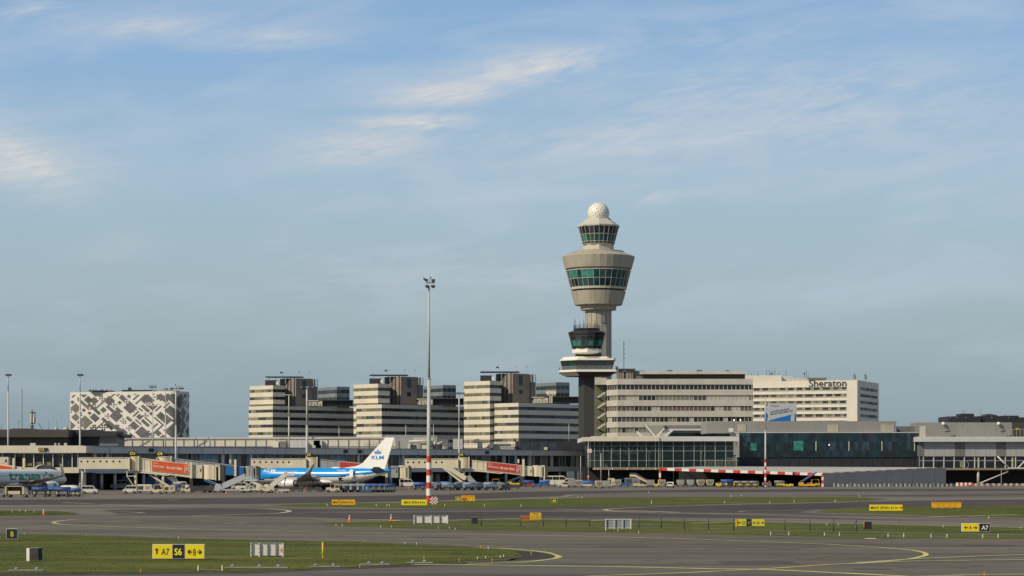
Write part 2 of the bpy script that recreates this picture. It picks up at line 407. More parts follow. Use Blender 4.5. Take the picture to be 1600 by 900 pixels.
# ------------------------------------------------------------------ ground materials
def ground_mat(name, a, b, sx=1.0, sy=1.0, streak=0.35, rough=0.85, crack=0.0, bump=0.02):
    m = bpy.data.materials.new(name); m.use_nodes = True
    nt = m.node_tree; N = nt.nodes; L = nt.links; P = N['Principled BSDF']
    P.inputs['Roughness'].default_value = rough; P.inputs['Specular IOR Level'].default_value = 0.25
    tc = N.new('ShaderNodeTexCoord')
    def nz(scale, stretch, det=6, rough=0.6, dist=0.3):
        mp = N.new('ShaderNodeMapping'); mp.inputs['Scale'].default_value = stretch; L.new(tc.outputs['Object'], mp.inputs[0])
        n = N.new('ShaderNodeTexNoise'); n.inputs['Scale'].default_value = scale; n.inputs['Detail'].default_value = det
        n.inputs['Roughness'].default_value = rough; n.inputs['Distortion'].default_value = dist
        L.new(mp.outputs[0], n.inputs['Vector']); return n.outputs[0]
    def rng(v, lo, hi, o0, o1):
        r = N.new('ShaderNodeMapRange'); L.new(v, r.inputs[0])
        for i, k in enumerate((lo, hi, o0, o1)): r.inputs[i+1].default_value = k
        return r.outputs[0]
    def mixc(f, A, B, bt='MIX'):
        x = N.new('ShaderNodeMix'); x.data_type = 'RGBA'; x.blend_type = bt
        for s, v in ((0, f), (6, A), (7, B)):
            if isinstance(v, bpy.types.NodeSocket): L.new(v, x.inputs[s])
            else: x.inputs[s].default_value = v if s == 0 else tuple(v)+(1,)
        return x.outputs[2]
    c = mixc(rng(nz(0.035, (1, 0.6, 1)), 0.35, 0.65, 0, 1), a, b)
    # long worn lanes that run with the traffic, patches and fine grain
    c = mixc(1.0, c, rng(nz(0.07, (0.10, 1.4, 1), 5), 0.35, 0.65, 1-streak*1.2, 1+streak*0.6), 'MULTIPLY')
    c = mixc(1.0, c, rng(nz(0.7, (0.35, 1, 1), 5), 0.3, 0.7, 0.86, 1.12), 'MULTIPLY')
    c = mixc(1.0, c, rng(nz(14, (1, 1, 1), 3), 0.3, 0.7, 0.82, 1.16), 'MULTIPLY')
    if crack:
        mp = N.new('ShaderNodeMapping'); mp.inputs['Scale'].default_value = (0.05, 0.17, 1); L.new(tc.outputs['Object'], mp.inputs[0])
        mp.inputs['Rotation'].default_value = (0, 0, 0.06)
        v = N.new('ShaderNodeTexVoronoi'); v.feature = 'DISTANCE_TO_EDGE'; v.inputs['Scale'].default_value = 1.0
        L.new(mp.outputs[0], v.inputs['Vector'])
        c = mixc(1.0, c, rng(v.outputs['Distance'], 0.0, 0.012, 1-crack, 1.0), 'MULTIPLY')
        # scattered tyre scuffs
        c = mixc(1.0, c, rng(nz(0.11, (0.18, 2.2, 1), 3, 0.5, 1.2), 0.55, 0.68, 1.0, 0.62), 'MULTIPLY')
    L.new(c, P.inputs['Base Color'])
    bp = N.new('ShaderNodeBump'); bp.inputs['Strength'].default_value = 0.3; bp.inputs['Distance'].default_value = bump
    L.new(nz(9, (1, 1, 1), 4), bp.inputs['Height']); L.new(bp.outputs[0], P.inputs['Normal'])
    return m
m_ground = ground_mat('apron_concrete', (0.170, 0.142, 0.108), (0.205, 0.172, 0.132), streak=0.22)
m_taxi = ground_mat('taxiway_asphalt', (0.142, 0.117, 0.083), (0.176, 0.146, 0.105), streak=0.22, crack=0.3)
m_taxi_near = ground_mat('near_asphalt', (0.124, 0.106, 0.082), (0.152, 0.132, 0.102), streak=0.2, crack=0.22)
m_dark = ground_mat('dark_asphalt', (0.068, 0.051, 0.041), (0.088, 0.068, 0.054), streak=0.25)
m_mid = ground_mat('worn_asphalt', (0.142, 0.118, 0.088), (0.172, 0.145, 0.110), streak=0.3)
m_dirt = ground_mat('dirt_edge', (0.045, 0.035, 0.022), (0.07, 0.056, 0.036), streak=0.3)
m_path = ground_mat('service_path', (0.125, 0.125, 0.085), (0.16, 0.155, 0.11), streak=0.2)

def sheet(name, pts, z, mt, smooth_it=True):
    """ground sheet from an outline seen in the photograph, laid on the ground where those rows meet it"""
    mb = MB(); w = [G(*p) for p in pts]
    mb.add([(p[0], p[1], z) for p in w], [tuple(range(len(w)))], mt)
    o = mb.build(name); o['kind'] = 'structure'
    me = o.data
    if me.polygons[0].normal.z < 0: me.flip_normals()
    return o

mb = MB(); mb.add([(-9000, -200, 0), (9000, -200, 0), (9000, 14000, 0), (-9000, 14000, 0)], [(0, 1, 2, 3)], m_ground)
mb.build('ground')['kind'] = 'structure'

# near taxiway: a broad sheet between the second and first grass, then the one at the bottom of the view
sheet('taxiway', [(-500, 806), (0, 806), (130, 807), (250, 806.5), (420, 806), (480, 809), (520, 816), (700, 815), (1000, 815), (1300, 820), (1600, 826), (2200, 832), (2200, 1000), (-700, 1000)], 0.004, m_taxi)
sheet('taxiway', [(-700, 898), (0, 897.5), (420, 894), (600, 886.5), (790, 874), (900, 880), (1100, 886), (1300, 892), (1500, 898), (1800, 903), (2100, 1100), (-900, 1100)], 0.008, m_taxi_near)
# dark resurfaced taxiways farther out
sheet('taxiway', [(-300, 782), (0, 781), (150, 780.5), (430, 777), (700, 772.5), (800, 768.5), (1100, 765), (1700, 763.5), (1700, 767.5), (1180, 769), (1000, 770.5), (900, 774), (800, 778), (650, 783), (430, 787), (200, 788.5), (-300, 791)], 0.004, m_dark)
sheet('taxiway', [(160, 797), (330, 794), (440, 794.5), (600, 795.5), (800, 793.5), (1030, 790.5), (1200, 787), (1360, 783.5), (1700, 779), (1700, 788.5), (1375, 792), (1282, 796), (1240, 801), (1300, 803.5), (1480, 807.5), (1700, 813), (1700, 823), (1500, 815), (1200, 809.5), (1000, 810.5), (800, 809.5), (700, 811.5), (560, 811), (470, 808), (300, 806), (190, 804)], 0.005, m_dark)
sheet('worn_lane', [(430, 800.5), (600, 798.5), (800, 797), (1000, 798.5), (1250, 803.5), (1600, 811.5), (1600, 820), (1300, 809), (1000, 801.2), (800, 799.6), (600, 801.5)], 0.009, m_mid)
sheet('worn_lane', [(0, 791.5), (150, 790), (420, 789), (520, 790.5), (430, 793), (160, 795.5), (0, 797)], 0.009, m_mid)
sheet('worn_lane', [(880, 772.8), (1000, 769.6), (1200, 768.4), (1700, 766.5), (1700, 775.5), (1400, 776.5), (1200, 775), (1030, 776.5), (900, 777)], 0.009, m_mid)
sheet('dark_lane', [(1270, 774.5), (1400, 773.2), (1700, 771), (1700, 773.4), (1440, 775.3)], 0.013, m_dark)
sheet('dark_lane', [(-300, 803.5), (0, 806), (80, 805.5), (125, 803), (400, 808), (200, 808.5), (-300, 809.5)], 0.009, m_mid)

# ------------------------------------------------------------------ grass
def grass_mat():
    m = bpy.data.materials.new('grass_blades'); m.use_nodes = True
    nt = m.node_tree; N = nt.nodes; L = nt.links; P = N['Principled BSDF']
    P.inputs['Roughness'].default_value = 0.8; P.inputs['Specular IOR Level'].default_value = 0.15
    tc = N.new('ShaderNodeTexCoord')
    def nz(scale, stretch, det=6):
        mp = N.new('ShaderNodeMapping'); mp.inputs['Scale'].default_value = stretch; L.new(tc.outputs['Object'], mp.inputs[0])
        n = N.new('ShaderNodeTexNoise'); n.inputs['Scale'].default_value = scale; n.inputs['Detail'].default_value = det
        n.inputs['Roughness'].default_value = 0.65
        L.new(mp.outputs[0], n.inputs['Vector']); return n.outputs[0]
    r = N.new('ShaderNodeValToRGB'); L.new(nz(0.22, (0.16, 1, 1)), r.inputs[0])
    e = r.color_ramp.elements
    e[0].position = 0.30; e[0].color = (0.052, 0.064, 0.005, 1)
    e[1].position = 0.72; e[1].color = (0.180, 0.155, 0.024, 1)
    q = e.new(0.50); q.color = (0.092, 0.106, 0.008, 1)
    def mul(c, v, lo, hi, a, b):
        mr = N.new('ShaderNodeMapRange'); L.new(v, mr.inputs[0])
        for i, k in enumerate((lo, hi, a, b)): mr.inputs[i+1].default_value = k
        x = N.new('ShaderNodeMix'); x.data_type = 'RGBA'; x.blend_type = 'MULTIPLY'; x.inputs[0].default_value = 1
        L.new(c, x.inputs[6]); L.new(mr.outputs[0], x.inputs[7]); return x.outputs[2]
    c = mul(r.outputs[0], nz(0.9, (0.12, 0.8, 1)), 0.3, 0.7, 0.66, 1.30)
    c = mul(c, nz(7, (0.5, 1, 1), 3), 0.3, 0.7, 0.8, 1.2)
    L.new(c, P.inputs['Base Color'])
    ge = N.new('ShaderNodeNewGeometry'); vm = N.new('ShaderNodeVectorMath'); vm.operation = 'SCALE'; L.new(ge.outputs['Normal'], vm.inputs[0]); vm.inputs['Scale'].default_value = 0.22
    va = N.new('ShaderNodeVectorMath'); va.operation = 'ADD'; L.new(vm.outputs[0], va.inputs[0]); va.inputs[1].default_value = (0, 0, 1)
    vn = N.new('ShaderNodeVectorMath'); vn.operation = 'NORMALIZE'; L.new(va.outputs[0], vn.inputs[0]); L.new(vn.outputs[0], P.inputs['Normal'])   # thin blades take the light of the sward
    return m
m_grass = grass_mat()

def inside(x, y, poly):
    c = False; j = len(poly)-1
    for i in range(len(poly)):
        a, b = poly[i], poly[j]
        if (a[1] > y) != (b[1] > y) and x < (b[0]-a[0])*(y-a[1])/(b[1]-a[1])+a[0]: c = not c
        j = i
    return c
def grass(pts, label, n, h, seed, xlim=None, dirt=0.0):
    rnd = random.Random(seed)
    w0 = [G(*p) for p in pts]; w = []
    for i in range(len(w0)):                                  # a ragged edge
        a, b = w0[i], w0[(i+1) % len(w0)]; L_ = math.hypot(b[0]-a[0], b[1]-a[1]); k = max(1, int(L_/0.9)); k = min(k, 60)
        for j in range(k):
            t = j/k; s = rnd.uniform(-.22, .22) if 0 < j else 0
            w.append((a[0]+(b[0]-a[0])*t-(b[1]-a[1])/L_*s, a[1]+(b[1]-a[1])*t+(b[0]-a[0])/L_*s))
    mb = MB()
    mb.add([(p[0], p[1], 0.035) for p in w], [tuple(range(len(w)))], m_grass)
    nn = sum(w[i][0]*w[(i+1) % len(w)][1]-w[(i+1) % len(w)][0]*w[i][1] for i in range(len(w)))
    if nn < 0: mb.f[0] = tuple(reversed(mb.f[0]))
    # a low turf edge, so that the sward has a lip above the paving
    k = len(w)
    mb.add([(p[0], p[1], 0.035) for p in w]+[(p[0], p[1], 0.0) for p in w], [(i, (i+1) % k, k+(i+1) % k, k+i) for i in range(k)], m_grass)
    x0 = min(p[0] for p in w); x1 = max(p[0] for p in w); y0 = min(p[1] for p in w); y1 = max(p[1] for p in w)
    if xlim: x0, x1 = max(x0, xlim[0]), min(x1, xlim[1])
    vs = []; fs = []; t = 0; tries = 0
    while t < n and tries < n*12:
        tries += 1
        x = rnd.uniform(x0, x1); y = rnd.uniform(y0, y1)
        if abs(x)/y > 0.25 or not inside(x, y, w): continue
        a = rnd.uniform(0, math.pi); s = rnd.uniform(0.4, 1.0)*h; ww = s*rnd.uniform(0.8, 1.8)
        # clumps: taller where a slow wave says so
        s *= 0.35+0.5*(math.sin(x*0.9+seed)+math.sin(y*0.7+x*0.31)+2)/4
        dx, dy = math.cos(a)*ww, math.sin(a)*ww
        lx, ly = rnd.uniform(-.5, .5)*s, rnd.uniform(-.5, .5)*s
        b = len(vs)
        vs += [(x-dx, y-dy, 0.03), (x+dx, y+dy, 0.03), (x+lx, y+ly, 0.035+s)]
        fs.append((b, b+1, b+2)); t += 1
    mb.add(vs, fs, m_grass)
    o = mb.build('grass'); tag(o, label, 'grass', kind='stuff')
    return o
grass([(-300, 829), (0, 834.5), (134, 837.5), (250, 841), (400, 844.5), (570, 848), (700, 853.5), (780, 858.5), (806, 863), (812, 866.5), (804, 871), (760, 875), (687, 880), (575, 886), (400, 893), (200, 895.5), (0, 897), (-300, 899)],
      'wide foreground lawn with the yellow A7 S6 sign standing on it', 26000, 0.045, 11)
grass([(497, 819.5), (520, 817), (575, 815.5), (700, 814), (800, 811.5), (1000, 812.8), (1200, 816), (1400, 820.5), (1600, 825), (2000, 833), (2000, 851), (1600, 842), (1350, 841), (1200, 837), (1000, 832.5), (800, 829), (700, 827.5), (600, 824.5), (512, 821)],
      'long grass strip with the wire fence along it', 20000, 0.05, 12)
grass([(428, 790), (465, 787.8), (500, 787), (650, 785.5), (800, 780.5), (950, 777.3), (1200, 776.7), (1330, 777.2), (1385, 779.8), (1350, 782.7), (1200, 785.4), (1025, 790), (800, 793), (650, 794), (450, 791.3)],
      'grass strip around the foot of the red and white light mast', 11000, 0.07, 13)
grass([(1275, 799.5), (1300, 796), (1375, 792.5), (1450, 791.5), (1600, 790), (2000, 787), (2000, 818), (1600, 809.3), (1450, 805.3), (1340, 802), (1285, 800.5)],
      'grass patch with the long orange sign box on it at right', 6000, 0.07, 14)
grass([(-200, 797), (0, 798), (87, 799.3), (116, 801.5), (122, 803), (112, 804.3), (75, 805.2), (0, 806), (-200, 807)],
      'small grass tip with one orange cone at the left edge', 3000, 0.07, 15)
# bare earth along the near kerb of the first lawn and under its blunt end
sheet('dirt_strip', [(-300, 899.6), (0, 897.6), (200, 896.2), (400, 893.8), (575, 886.8), (690, 880.9), (765, 875.8), (812, 872.2), (800, 876), (700, 883), (580, 888.5), (400, 896), (0, 900.5), (-300, 902)], 0.012, m_dirt)
sheet('dirt_strip', [(770, 859.2), (803, 860), (840, 863), (862, 867.5), (866, 870.5), (850, 873.5), (810, 876.5), (790, 876.5), (818, 868)], 0.012, m_dirt)
# narrow service path through the fenced strip
sheet('service_path', [(640, 821.3), (800, 819.6), (850, 821.5), (1000, 823.6), (1200, 828.6), (1400, 832.6), (1600, 835.2), (1600, 837.2), (1400, 834.2), (1200, 830), (1000, 824.8), (850, 822.7), (800, 820.9), (640, 822)], 0.05, m_path)

# ------------------------------------------------------------------ painted markings
line_yellow = mat('line_yellow', (0.60, 0.53, 0.15), 0.7, var=0.30, scale=0.5, fine=0.25)
line_pale = mat('line_pale_yellow', (0.46, 0.42, 0.20), 0.7, var=0.35, scale=0.4, fine=0.25)
line_faint = mat('line_faint', (0.22, 0.195, 0.13), 0.7, var=0.35, scale=0.4, fine=0.2)
def catmull(p, k=10):
    out = []
    for i in range(len(p)-1):
        a = p[max(i-1, 0)]; b = p[i]; c = p[i+1]; d = p[min(i+2, len(p)-1)]
        for j in range(k):
            t = j/k
            out.append(tuple(0.5*((2*b[q])+(-a[q]+c[q])*t+(2*a[q]-5*b[q]+4*c[q]-d[q])*t*t+(-a[q]+3*b[q]-3*c[q]+d[q])*t**3) for q in (0, 1)))
    out.append(p[-1]); return out
def line(pts, w, mt, z=0.018, name='painted_line'):
    g = [G(*p) for p in catmull(pts)]
    mb = MB(); n = len(g)
    ls, rs = [], []
    for i in range(n):
        a = g[max(i-1, 0)]; b = g[min(i+1, n-1)]
        dx, dy = b[0]-a[0], b[1]-a[1]; l = math.hypot(dx, dy) or 1
        nx, ny = -dy/l*w/2, dx/l*w/2
        ls.append((g[i][0]+nx, g[i][1]+ny, z)); rs.append((g[i][0]-nx, g[i][1]-ny, z))
    mb.add(ls+rs, [(i, n+i, n+i+1, i+1) for i in range(n-1)], mt)
    o = mb.build(name); o['kind'] = 'structure'
    if o.data.polygons[0].normal.z < 0: o.data.flip_normals()
line([(400, 881.5), (620, 882), (800, 883.7), (975, 886), (1100, 888.7), (1200, 890.5), (1300, 895), (1400, 900), (1500, 906)], 0.62, line_yellow, 0.020)
line([(880, 904), (937, 900), (1037, 896.7), (1112, 893.2), (1200, 888.9), (1275, 883.8), (1350, 880), (1412, 875), (1440, 870), (1447, 866.8), (1440, 862.8), (1412, 858.8), (1325, 852.6), (1250, 849), (1200, 847.2), (1125, 844.2), (1050, 841.6)], 0.36, line_yellow, 0.024)
line([(1050, 841.6), (930, 838.6), (800, 836), (600, 833), (400, 829.5), (175, 823), (105, 820), (84, 817), (95, 814), (135, 810.8), (250, 807.6), (330, 806.3)], 0.5, line_pale, 0.020)
line([(1290, 882.8), (1350, 880.3), (1425, 877.4), (1600, 875), (1800, 872)], 0.55, line_pale, 0.028)
line([(1340, 880), (1412, 874.9), (1470, 872), (1600, 867), (1800, 860)], 0.5, line_pale, 0.032)
line([(1430, 901), (1520, 898.6), (1600, 897.3), (1750, 895)], 0.6, line_pale, 0.02)
for d in (0.0, 1.6):
    line([(690, 856.7-d*.4), (760, 856.9-d*.5), (800, 858.6-d*.4), (850, 863.4-d*.4), (872-d*1.8, 868.4-d*.2), (875-d*3, 870.6), (866-d*2, 873.6+d*.1), (830, 877.9-d*.5), (800, 879.9-d*.9), (730, 882-d)], 0.24, line_yellow, 0.022+d*0.003)
line([(-200, 828), (0, 831), (134, 835), (250, 838.6), (400, 842.2), (570, 846), (700, 850.6), (800, 855)], 0.3, line_pale, 0.02)
line([(0, 796.8), (125, 798.6), (190, 799.6), (222, 801.6), (190, 803), (125, 804.9)], 1.0, line_faint, 0.02)
line([(100, 785.3), (150, 787.7), (190, 789), (262, 791.8), (400, 794.4), (440, 796.6), (452, 799), (437, 801.8), (400, 803.3), (300, 806.3)], 0.7, line_pale, 0.02)
line([(150, 787.9), (180, 787), (230, 786.4)], 0.9, line_faint, 0.02)
line([(355, 790.2), (375, 789.3), (420, 788.8), (470, 787.4), (560, 786.3), (650, 785), (800, 780.2), (870, 779.2)], 1.0, line_faint, 0.024)
line([(868, 796), (930, 797), (1000, 798.6), (1060, 801)], 1.1, line_pale, 0.02)
line([(1025, 801.8), (965, 799.2), (946, 797), (955, 795.3), (1000, 793), (1070, 790.9), (1137, 788.9), (1250, 786.8), (1360, 783)], 0.7, line_pale, 0.024)
line([(1420, 803.5), (1300, 801.5), (1180, 800.6), (1158, 799.6), (1170, 798.5), (1230, 797.6), (1285, 796.3)], 0.9, line_faint, 0.02)
line([(880, 776.6), (887, 774.3), (905, 772.4), (960, 771)], 1.3, line_faint, 0.02)
line([(1015, 776.9), (1200, 776.1), (1400, 776.5)], 0.8, line_faint, 0.02)
line([(700, 813.4), (800, 811), (900, 811.6), (1000, 812.4), (1200, 815.6), (1400, 820), (1600, 824.6)], 0.55, line_pale, 0.02)
line([(575, 812.6), (610, 813.3), (622, 814.4)], 1.2, line_pale, 0.04)
line([(1080, 818.2), (1130, 816.8), (1178, 815.9)], 0.9, line_pale, 0.05)
line([(920, 814.5), (946, 813.6), (980, 812.9)], 0.7, line_pale, 0.05)
line([(350, 818.3), (375, 819.6), (420, 820.5), (470, 820.4)], 0.7, line_faint, 0.02)
line([(372, 818.2), (388, 816.4), (430, 815.5), (505, 817.4)], 0.7, line_faint, 0.02)
line([(1450, 808.5), (1500, 806.9), (1590, 804.8)], 1.1, line_pale, 0.05)
line([(1352, 841.7), (1369, 841.7)], 1.6, white_paint, 0.02)
line([(262, 782), (278, 781)], 1.4, line_faint, 0.02)
line([(1100, 840), (1250, 841.4), (1400, 843.2), (1600, 845.3)], 0.4, line_faint, 0.02)
line([(500, 833.5), (700, 832), (900, 834.5)], 0.4, line_faint, 0.016)

# tar sealed seams and patches on the near pavement
tar = mat('tar_seal', (0.035, 0.030, 0.026), 0.55, var=0.3, scale=1.0)
rs = random.Random(21)
for y0 in (840, 845, 851, 858, 866, 874, 884.5, 893):
    x = rs.uniform(830, 960) if 850 < y0 < 882 else (rs.uniform(880, 1000) if y0 < 850 else rs.uniform(350, 760)); p = []
    while x < 1640: p.append((x, y0+rs.uniform(-.35, .35)+(x-1200)*.0035)); x += rs.uniform(25, 60)
    line(p, 0.10, tar, 0.014, 'tar_seam')
for k in range(16):
    x, y = rs.uniform(860, 1580), rs.uniform(846, 890); p = [(x, y)]
    for q in range(rs.randint(3, 6)): x += rs.uniform(8, 26); y += rs.uniform(-1.6, 1.2); p.append((x, y))
    line(p, rs.uniform(.08, .22), tar, 0.0145, 'tar_seam')
for k in range(10):
    x, y = rs.uniform(30, 520), rs.uniform(812, 828); p = [(x, y)]
    for q in range(rs.randint(3, 5)): x += rs.uniform(12, 40); y += rs.uniform(-.5, .7); p.append((x, y))
    line(p, rs.uniform(.1, .2), tar, 0.0145, 'tar_seam')
m_patch = ground_mat('repair_patch', (0.085, 0.074, 0.062), (0.105, 0.092, 0.078), streak=0.2)
for (x0, x1, y0, y1) in ((1120, 1235, 876.5, 881), (935, 1010, 853, 855), (1330, 1385, 888, 890.5), (215, 300, 813.5, 815.2), (1500, 1580, 851, 853.2), (640, 720, 838.8, 840.6)):
    sheet('repair_patch', [(x0, y0), (x1, y0+.3), (x1+14, y1+.2), (x0+10, y1)], 0.0125, m_patch)

# ------------------------------------------------------------------ wall helpers
def pt(px, D): return Vector((X(px, D), D, 0))
def panes(mb, P, Q, z0, z1, pal, rec=0.18, step=1.8, mull=0.09, mm=None, out=None, seq=None, sill=None):
    """a run of window panes from P to Q (seen from outside: left to right) with mullions"""
    d = Q-P; L_ = d.length; d = d/L_; nrm = Vector((d.y, -d.x, 0))
    if seq:
        cells = []; t = 0; i = 0
        while t < L_-0.05:
            w, mt = seq[i % len(seq)]; cells.append((t, min(L_, t+w), mt)); t += w; i += 1
    else:
        n = max(1, round(L_/step)); last = random.choice(pal); cells = []
        for i in range(n):
            if random.random() < 0.55: last = random.choice(pal)
            cells.append((i*L_/n, (i+1)*L_/n, last))
    for a, b, mt in cells:
        p = P+d*a-nrm*rec; q = P+d*b-nrm*rec
        mb.quad((p.x, p.y, z0), (q.x, q.y, z0), (q.x, q.y, z1), (p.x, p.y, z1), mt)
        if mull:
            c = P+d*a-nrm*(rec-0.05)
            mb.bar((c.x, c.y, z0), (c.x, c.y, z1), mull, mm or steel_w)
def inset(poly, d):
    n = len(poly); out = []
    for i in range(n):
        a = Vector(poly[i-1]); b = Vector(poly[i]); c = Vector(poly[(i+1) % n])
        e1 = (b-a).normalized(); e2 = (c-b).normalized()
        n1 = Vector((-e1.y, e1.x)); n2 = Vector((-e2.y, e2.x))
        k = n1+n2; k = k/ max(0.2, k.dot(n1)) if k.length > 1e-6 else n1
        out.append(tuple(b+k*d))
    return out
def banded(root, poly, zb, zt, bands, wall, pal, edges, step=1.8, mm=None, name='wall', pals=None, seqs=None, mull=0.09, rec=0.06, shaded_pal=None):
    """storeys: solid spandrels with a recessed ribbon of panes between; poly counter-clockwise"""
    mb = MB(); bands = sorted(bands); z = zb
    for a, b in bands:
        mb.prism(poly, z, a, wall); z = b
    mb.prism(poly, z, zt, wall)
    core = inset(poly, rec+0.25)
    mb.prism(core, zb+0.05, zt-0.05, blackish)
    mb.build(name, root)
    n = len(poly)
    for k, (a, b) in enumerate(bands):
        w = MB()
        for e in range(n):
            P = Vector(poly[e]+(0,)); Q = Vector(poly[(e+1) % n]+(0,))
            if e in edges:
                pl = pals[k] if pals else (shaded_pal if shaded_pal and e == 1 else pal)
                panes(w, P, Q, a, b, pl, rec, step, mull, mm, seq=seqs.get(e) if seqs else None)
            else:
                d = (Q-P).normalized(); nr = Vector((d.y, -d.x, 0)); p = P-nr*rec; q = Q-nr*rec
                w.quad((p.x, p.y, a), (q.x, q.y, a), (q.x, q.y, b), (p.x, p.y, b), pal[0])
        w.build('window_band', root)
def corner(pc, D, pl, pr, a):
    """footprint (counter-clockwise) of a block with its near corner at column pc, distance D; left and right faces end at pl, pr"""
    C = pt(pc, D); a = R(a); r = Vector((math.cos(a), math.sin(a), 0)); l = Vector((-math.sin(a), math.cos(a), 0))
    def reach(d, px):
        k = (px-800)/F; return (k*D-C.x)/(d.x-k*d.y)
    Rr = C+r*reach(r, pr); Ll = C+l*reach(l, pl); B = Rr+Ll-C
    return [(Ll.x, Ll.y), (C.x, C.y), (Rr.x, Rr.y), (B.x, B.y)]     # edges: 0 left face, 1 right face
# ================================================================== control tower
def glass_ring(root, c, r0, z0, r1, z1, n, rows, ph=0.0, bar=0.18, frame=None, name='window_band', skip=1):
    """tapered ring of glazing; rows = [(fraction, [materials])] from the bottom"""
    w = MB(); fr = MB()
    def P(i, t, o=0.0):
        a = ph+2*math.pi*i/n; r = r0+(r1-r0)*t+o
        return (c[0]+r*math.cos(a), c[1]+r*math.sin(a), c[2]+z0+(z1-z0)*t)
    t = 0
    for f, ms in rows:
        for i in range(n):
            w.quad(P(i, t), P(i+1, t), P(i+1, t+f), P(i, t+f), random.choice(ms))
        for i in range(n): fr.bar(P(i, t, .02), P(i+1, t, .02), bar, frame)
        t += f
    for i in range(n):
        fr.bar(P(i, 1, .02), P(i+1, 1, .02), bar, frame)
        if i % skip == 0: fr.bar(P(i, 0, .03), P(i, 1, .03), bar, frame)
    o = w.build(name, root); fr.build('window_frame', o)
    return o
D = 800.0; u = D/F; TX = X(935, D); tc = (TX, D, 0)
zz = lambda y: Z(y, D)
tw = thing('control_tower', 'tallest beige concrete control tower with a white radar ball on top', 'tower', (TX, D, 0))
mb = MB()
mb.lathe([(20.5*u, 0), (20.5*u, zz(484))], tc, 16, concrete, R(11.25))
for i in range(16):
    a = R(11.25)+2*math.pi*i/16; p = (TX+20.5*u*math.cos(a), D+20.5*u*math.sin(a)); mb.bar((p[0], p[1], 20), (p[0], p[1], zz(485)), .12, grey_panel_d)
mb.box(TX+3*u, TX+9*u, D-20.9*u, D-18*u, zz(505), zz(494), grey_panel_d)
mb.build('shaft', tw)
mb = MB(); mb.lathe([(20*u, zz(486)), (28*u, zz(484.6)), (28*u, zz(478)), (37*u, zz(477)), (43*u, zz(456)), (40*u, zz(455.6))], tc, 32, concrete); mb.build('lower_drum', tw)
mb = MB(); mb.lathe([(39*u, zz(456.5)), (39*u, zz(453))], tc, 32, black)
mb.lathe([(40*u, zz(453.4)), (43.6*u, zz(453.2)), (44.4*u, zz(450)), (40*u, zz(449.8))], tc, 32, concrete_w); mb.build('shadow_gap', tw)
glass_ring(tw, tc, 43.8*u, zz(450), 50.2*u, zz(424.5), 32, [(.5, [g_teal, g_green, g_green]), (.5, [g_green, g_green, g_green, g_greenl])], bar=0.12, frame=concrete_w)
mb = MB(); mb.lathe([(46*u, zz(425)), (51*u, zz(424.6)), (51*u, zz(423.2)), (48*u, zz(423)), (48*u, zz(420.8)), (52*u, zz(420.5)), (57*u, zz(402)), (55*u, zz(400.6)), (40*u, zz(394.8)), (40*u, zz(393.2)), (38*u, zz(392.6)), (0.1, zz(392))], tc, 32, concrete); mb.build('upper_drum', tw)
mb = MB(); mb.lathe([(24*u, zz(393)), (24*u, zz(383)), (25*u, zz(382.2)), (20*u, zz(382))], tc, 8, concrete_w); mb.build('neck', tw)
glass_ring(tw, tc, 24.6*u, zz(382.2), 31.6*u, zz(355), 24, [(.13, [g_dark]), (.42, [g_green, g_green, g_greenl, g_green, g_dark]), (.45, [g_dark, g_teal, g_teal, curtain_v])], bar=0.13, frame=concrete_w)
mb = MB(); mb.lathe([(29*u, zz(355.5)), (33*u, zz(355)), (33.5*u, zz(353)), (19*u, zz(343)), (19*u, zz(341)), (0.1, zz(340.6))], tc, 8, concrete_w); mb.build('cab_roof', tw)
mb = MB()
rr = 17*u; cz = zz(333.2)
prof = [(rr*math.cos(R(a)), cz+rr*math.sin(R(a))) for a in range(-40, 91, 8)]; prof[-1] = (0.02, cz+rr)
mb.lathe(prof, tc, 28, white_paint, smooth=True)
for i in range(150):
    z = 1-2*(i+.5)/150; a = i*2.39996; q = math.sqrt(1-z*z)
    if z < -0.5: continue
    n = Vector((q*math.cos(a), q*math.sin(a), z)); t1 = n.orthogonal().normalized(); t2 = n.cross(t1); c = Vector((TX, D, cz))+n*(rr+0.03)
    s = 0.17
    mb.quad(c-t1*s-t2*s, c+t1*s-t2*s, c+t1*s+t2*s, c-t1*s+t2*s, gse_grey)
mb.build('radar_dome', tw)
mb = MB(); mb.tube((X(911.5, 792), 792, Z(512, 792)), (X(911.5, 792), 792, Z(486, 792)), .12, .12, steel); mb.build('cable_pipe', tw)

# ------------------------------------------------------------------ old tower on the dark shaft
D = 740.0; u = D/F; OX = X(917, D); oc = (OX, D, 0)
zz = lambda y: Z(y, D)
ot = thing('control_tower', 'shorter old control tower with two green glass decks on a black shaft', 'tower', (OX, D, 0))
mb = MB()
x0, x1 = X(904.5, D), X(929, D)
mb.prism([(x0, D+1.6), (x0+1.7, D-1.5), (x1, D-1.5), (x1, D+5), (x0, D+5)], 0, zz(587.5), dark_conc); mb.build('shaft', ot)
def oct_deck(cx, cy, hw, hd, cl):
    return [(cx-hw, cy-hd+cl), (cx-hw+cl, cy-hd), (cx+hw-cl*.15, cy-hd), (cx+hw, cy-hd+cl*.3), (cx+hw, cy+hd), (cx-hw, cy+hd)]
cx = X(919.5, D); cy = D+2
mb = MB()
mb.prism(oct_deck(cx, cy, 33*u, 6.0, 4.0), zz(588), zz(580.4), dark_conc, oct_deck(cx, cy, 45*u, 9.0, 5.6))
mb.prism(oct_deck(cx, cy, 45.4*u, 9.1, 5.6), zz(582), zz(578.6), white_paint)
a = oct_deck(cx, cy, 33.1*u, 6.1, 4.0); b = oct_deck(cx, cy, 45.5*u, 9.2, 5.6)
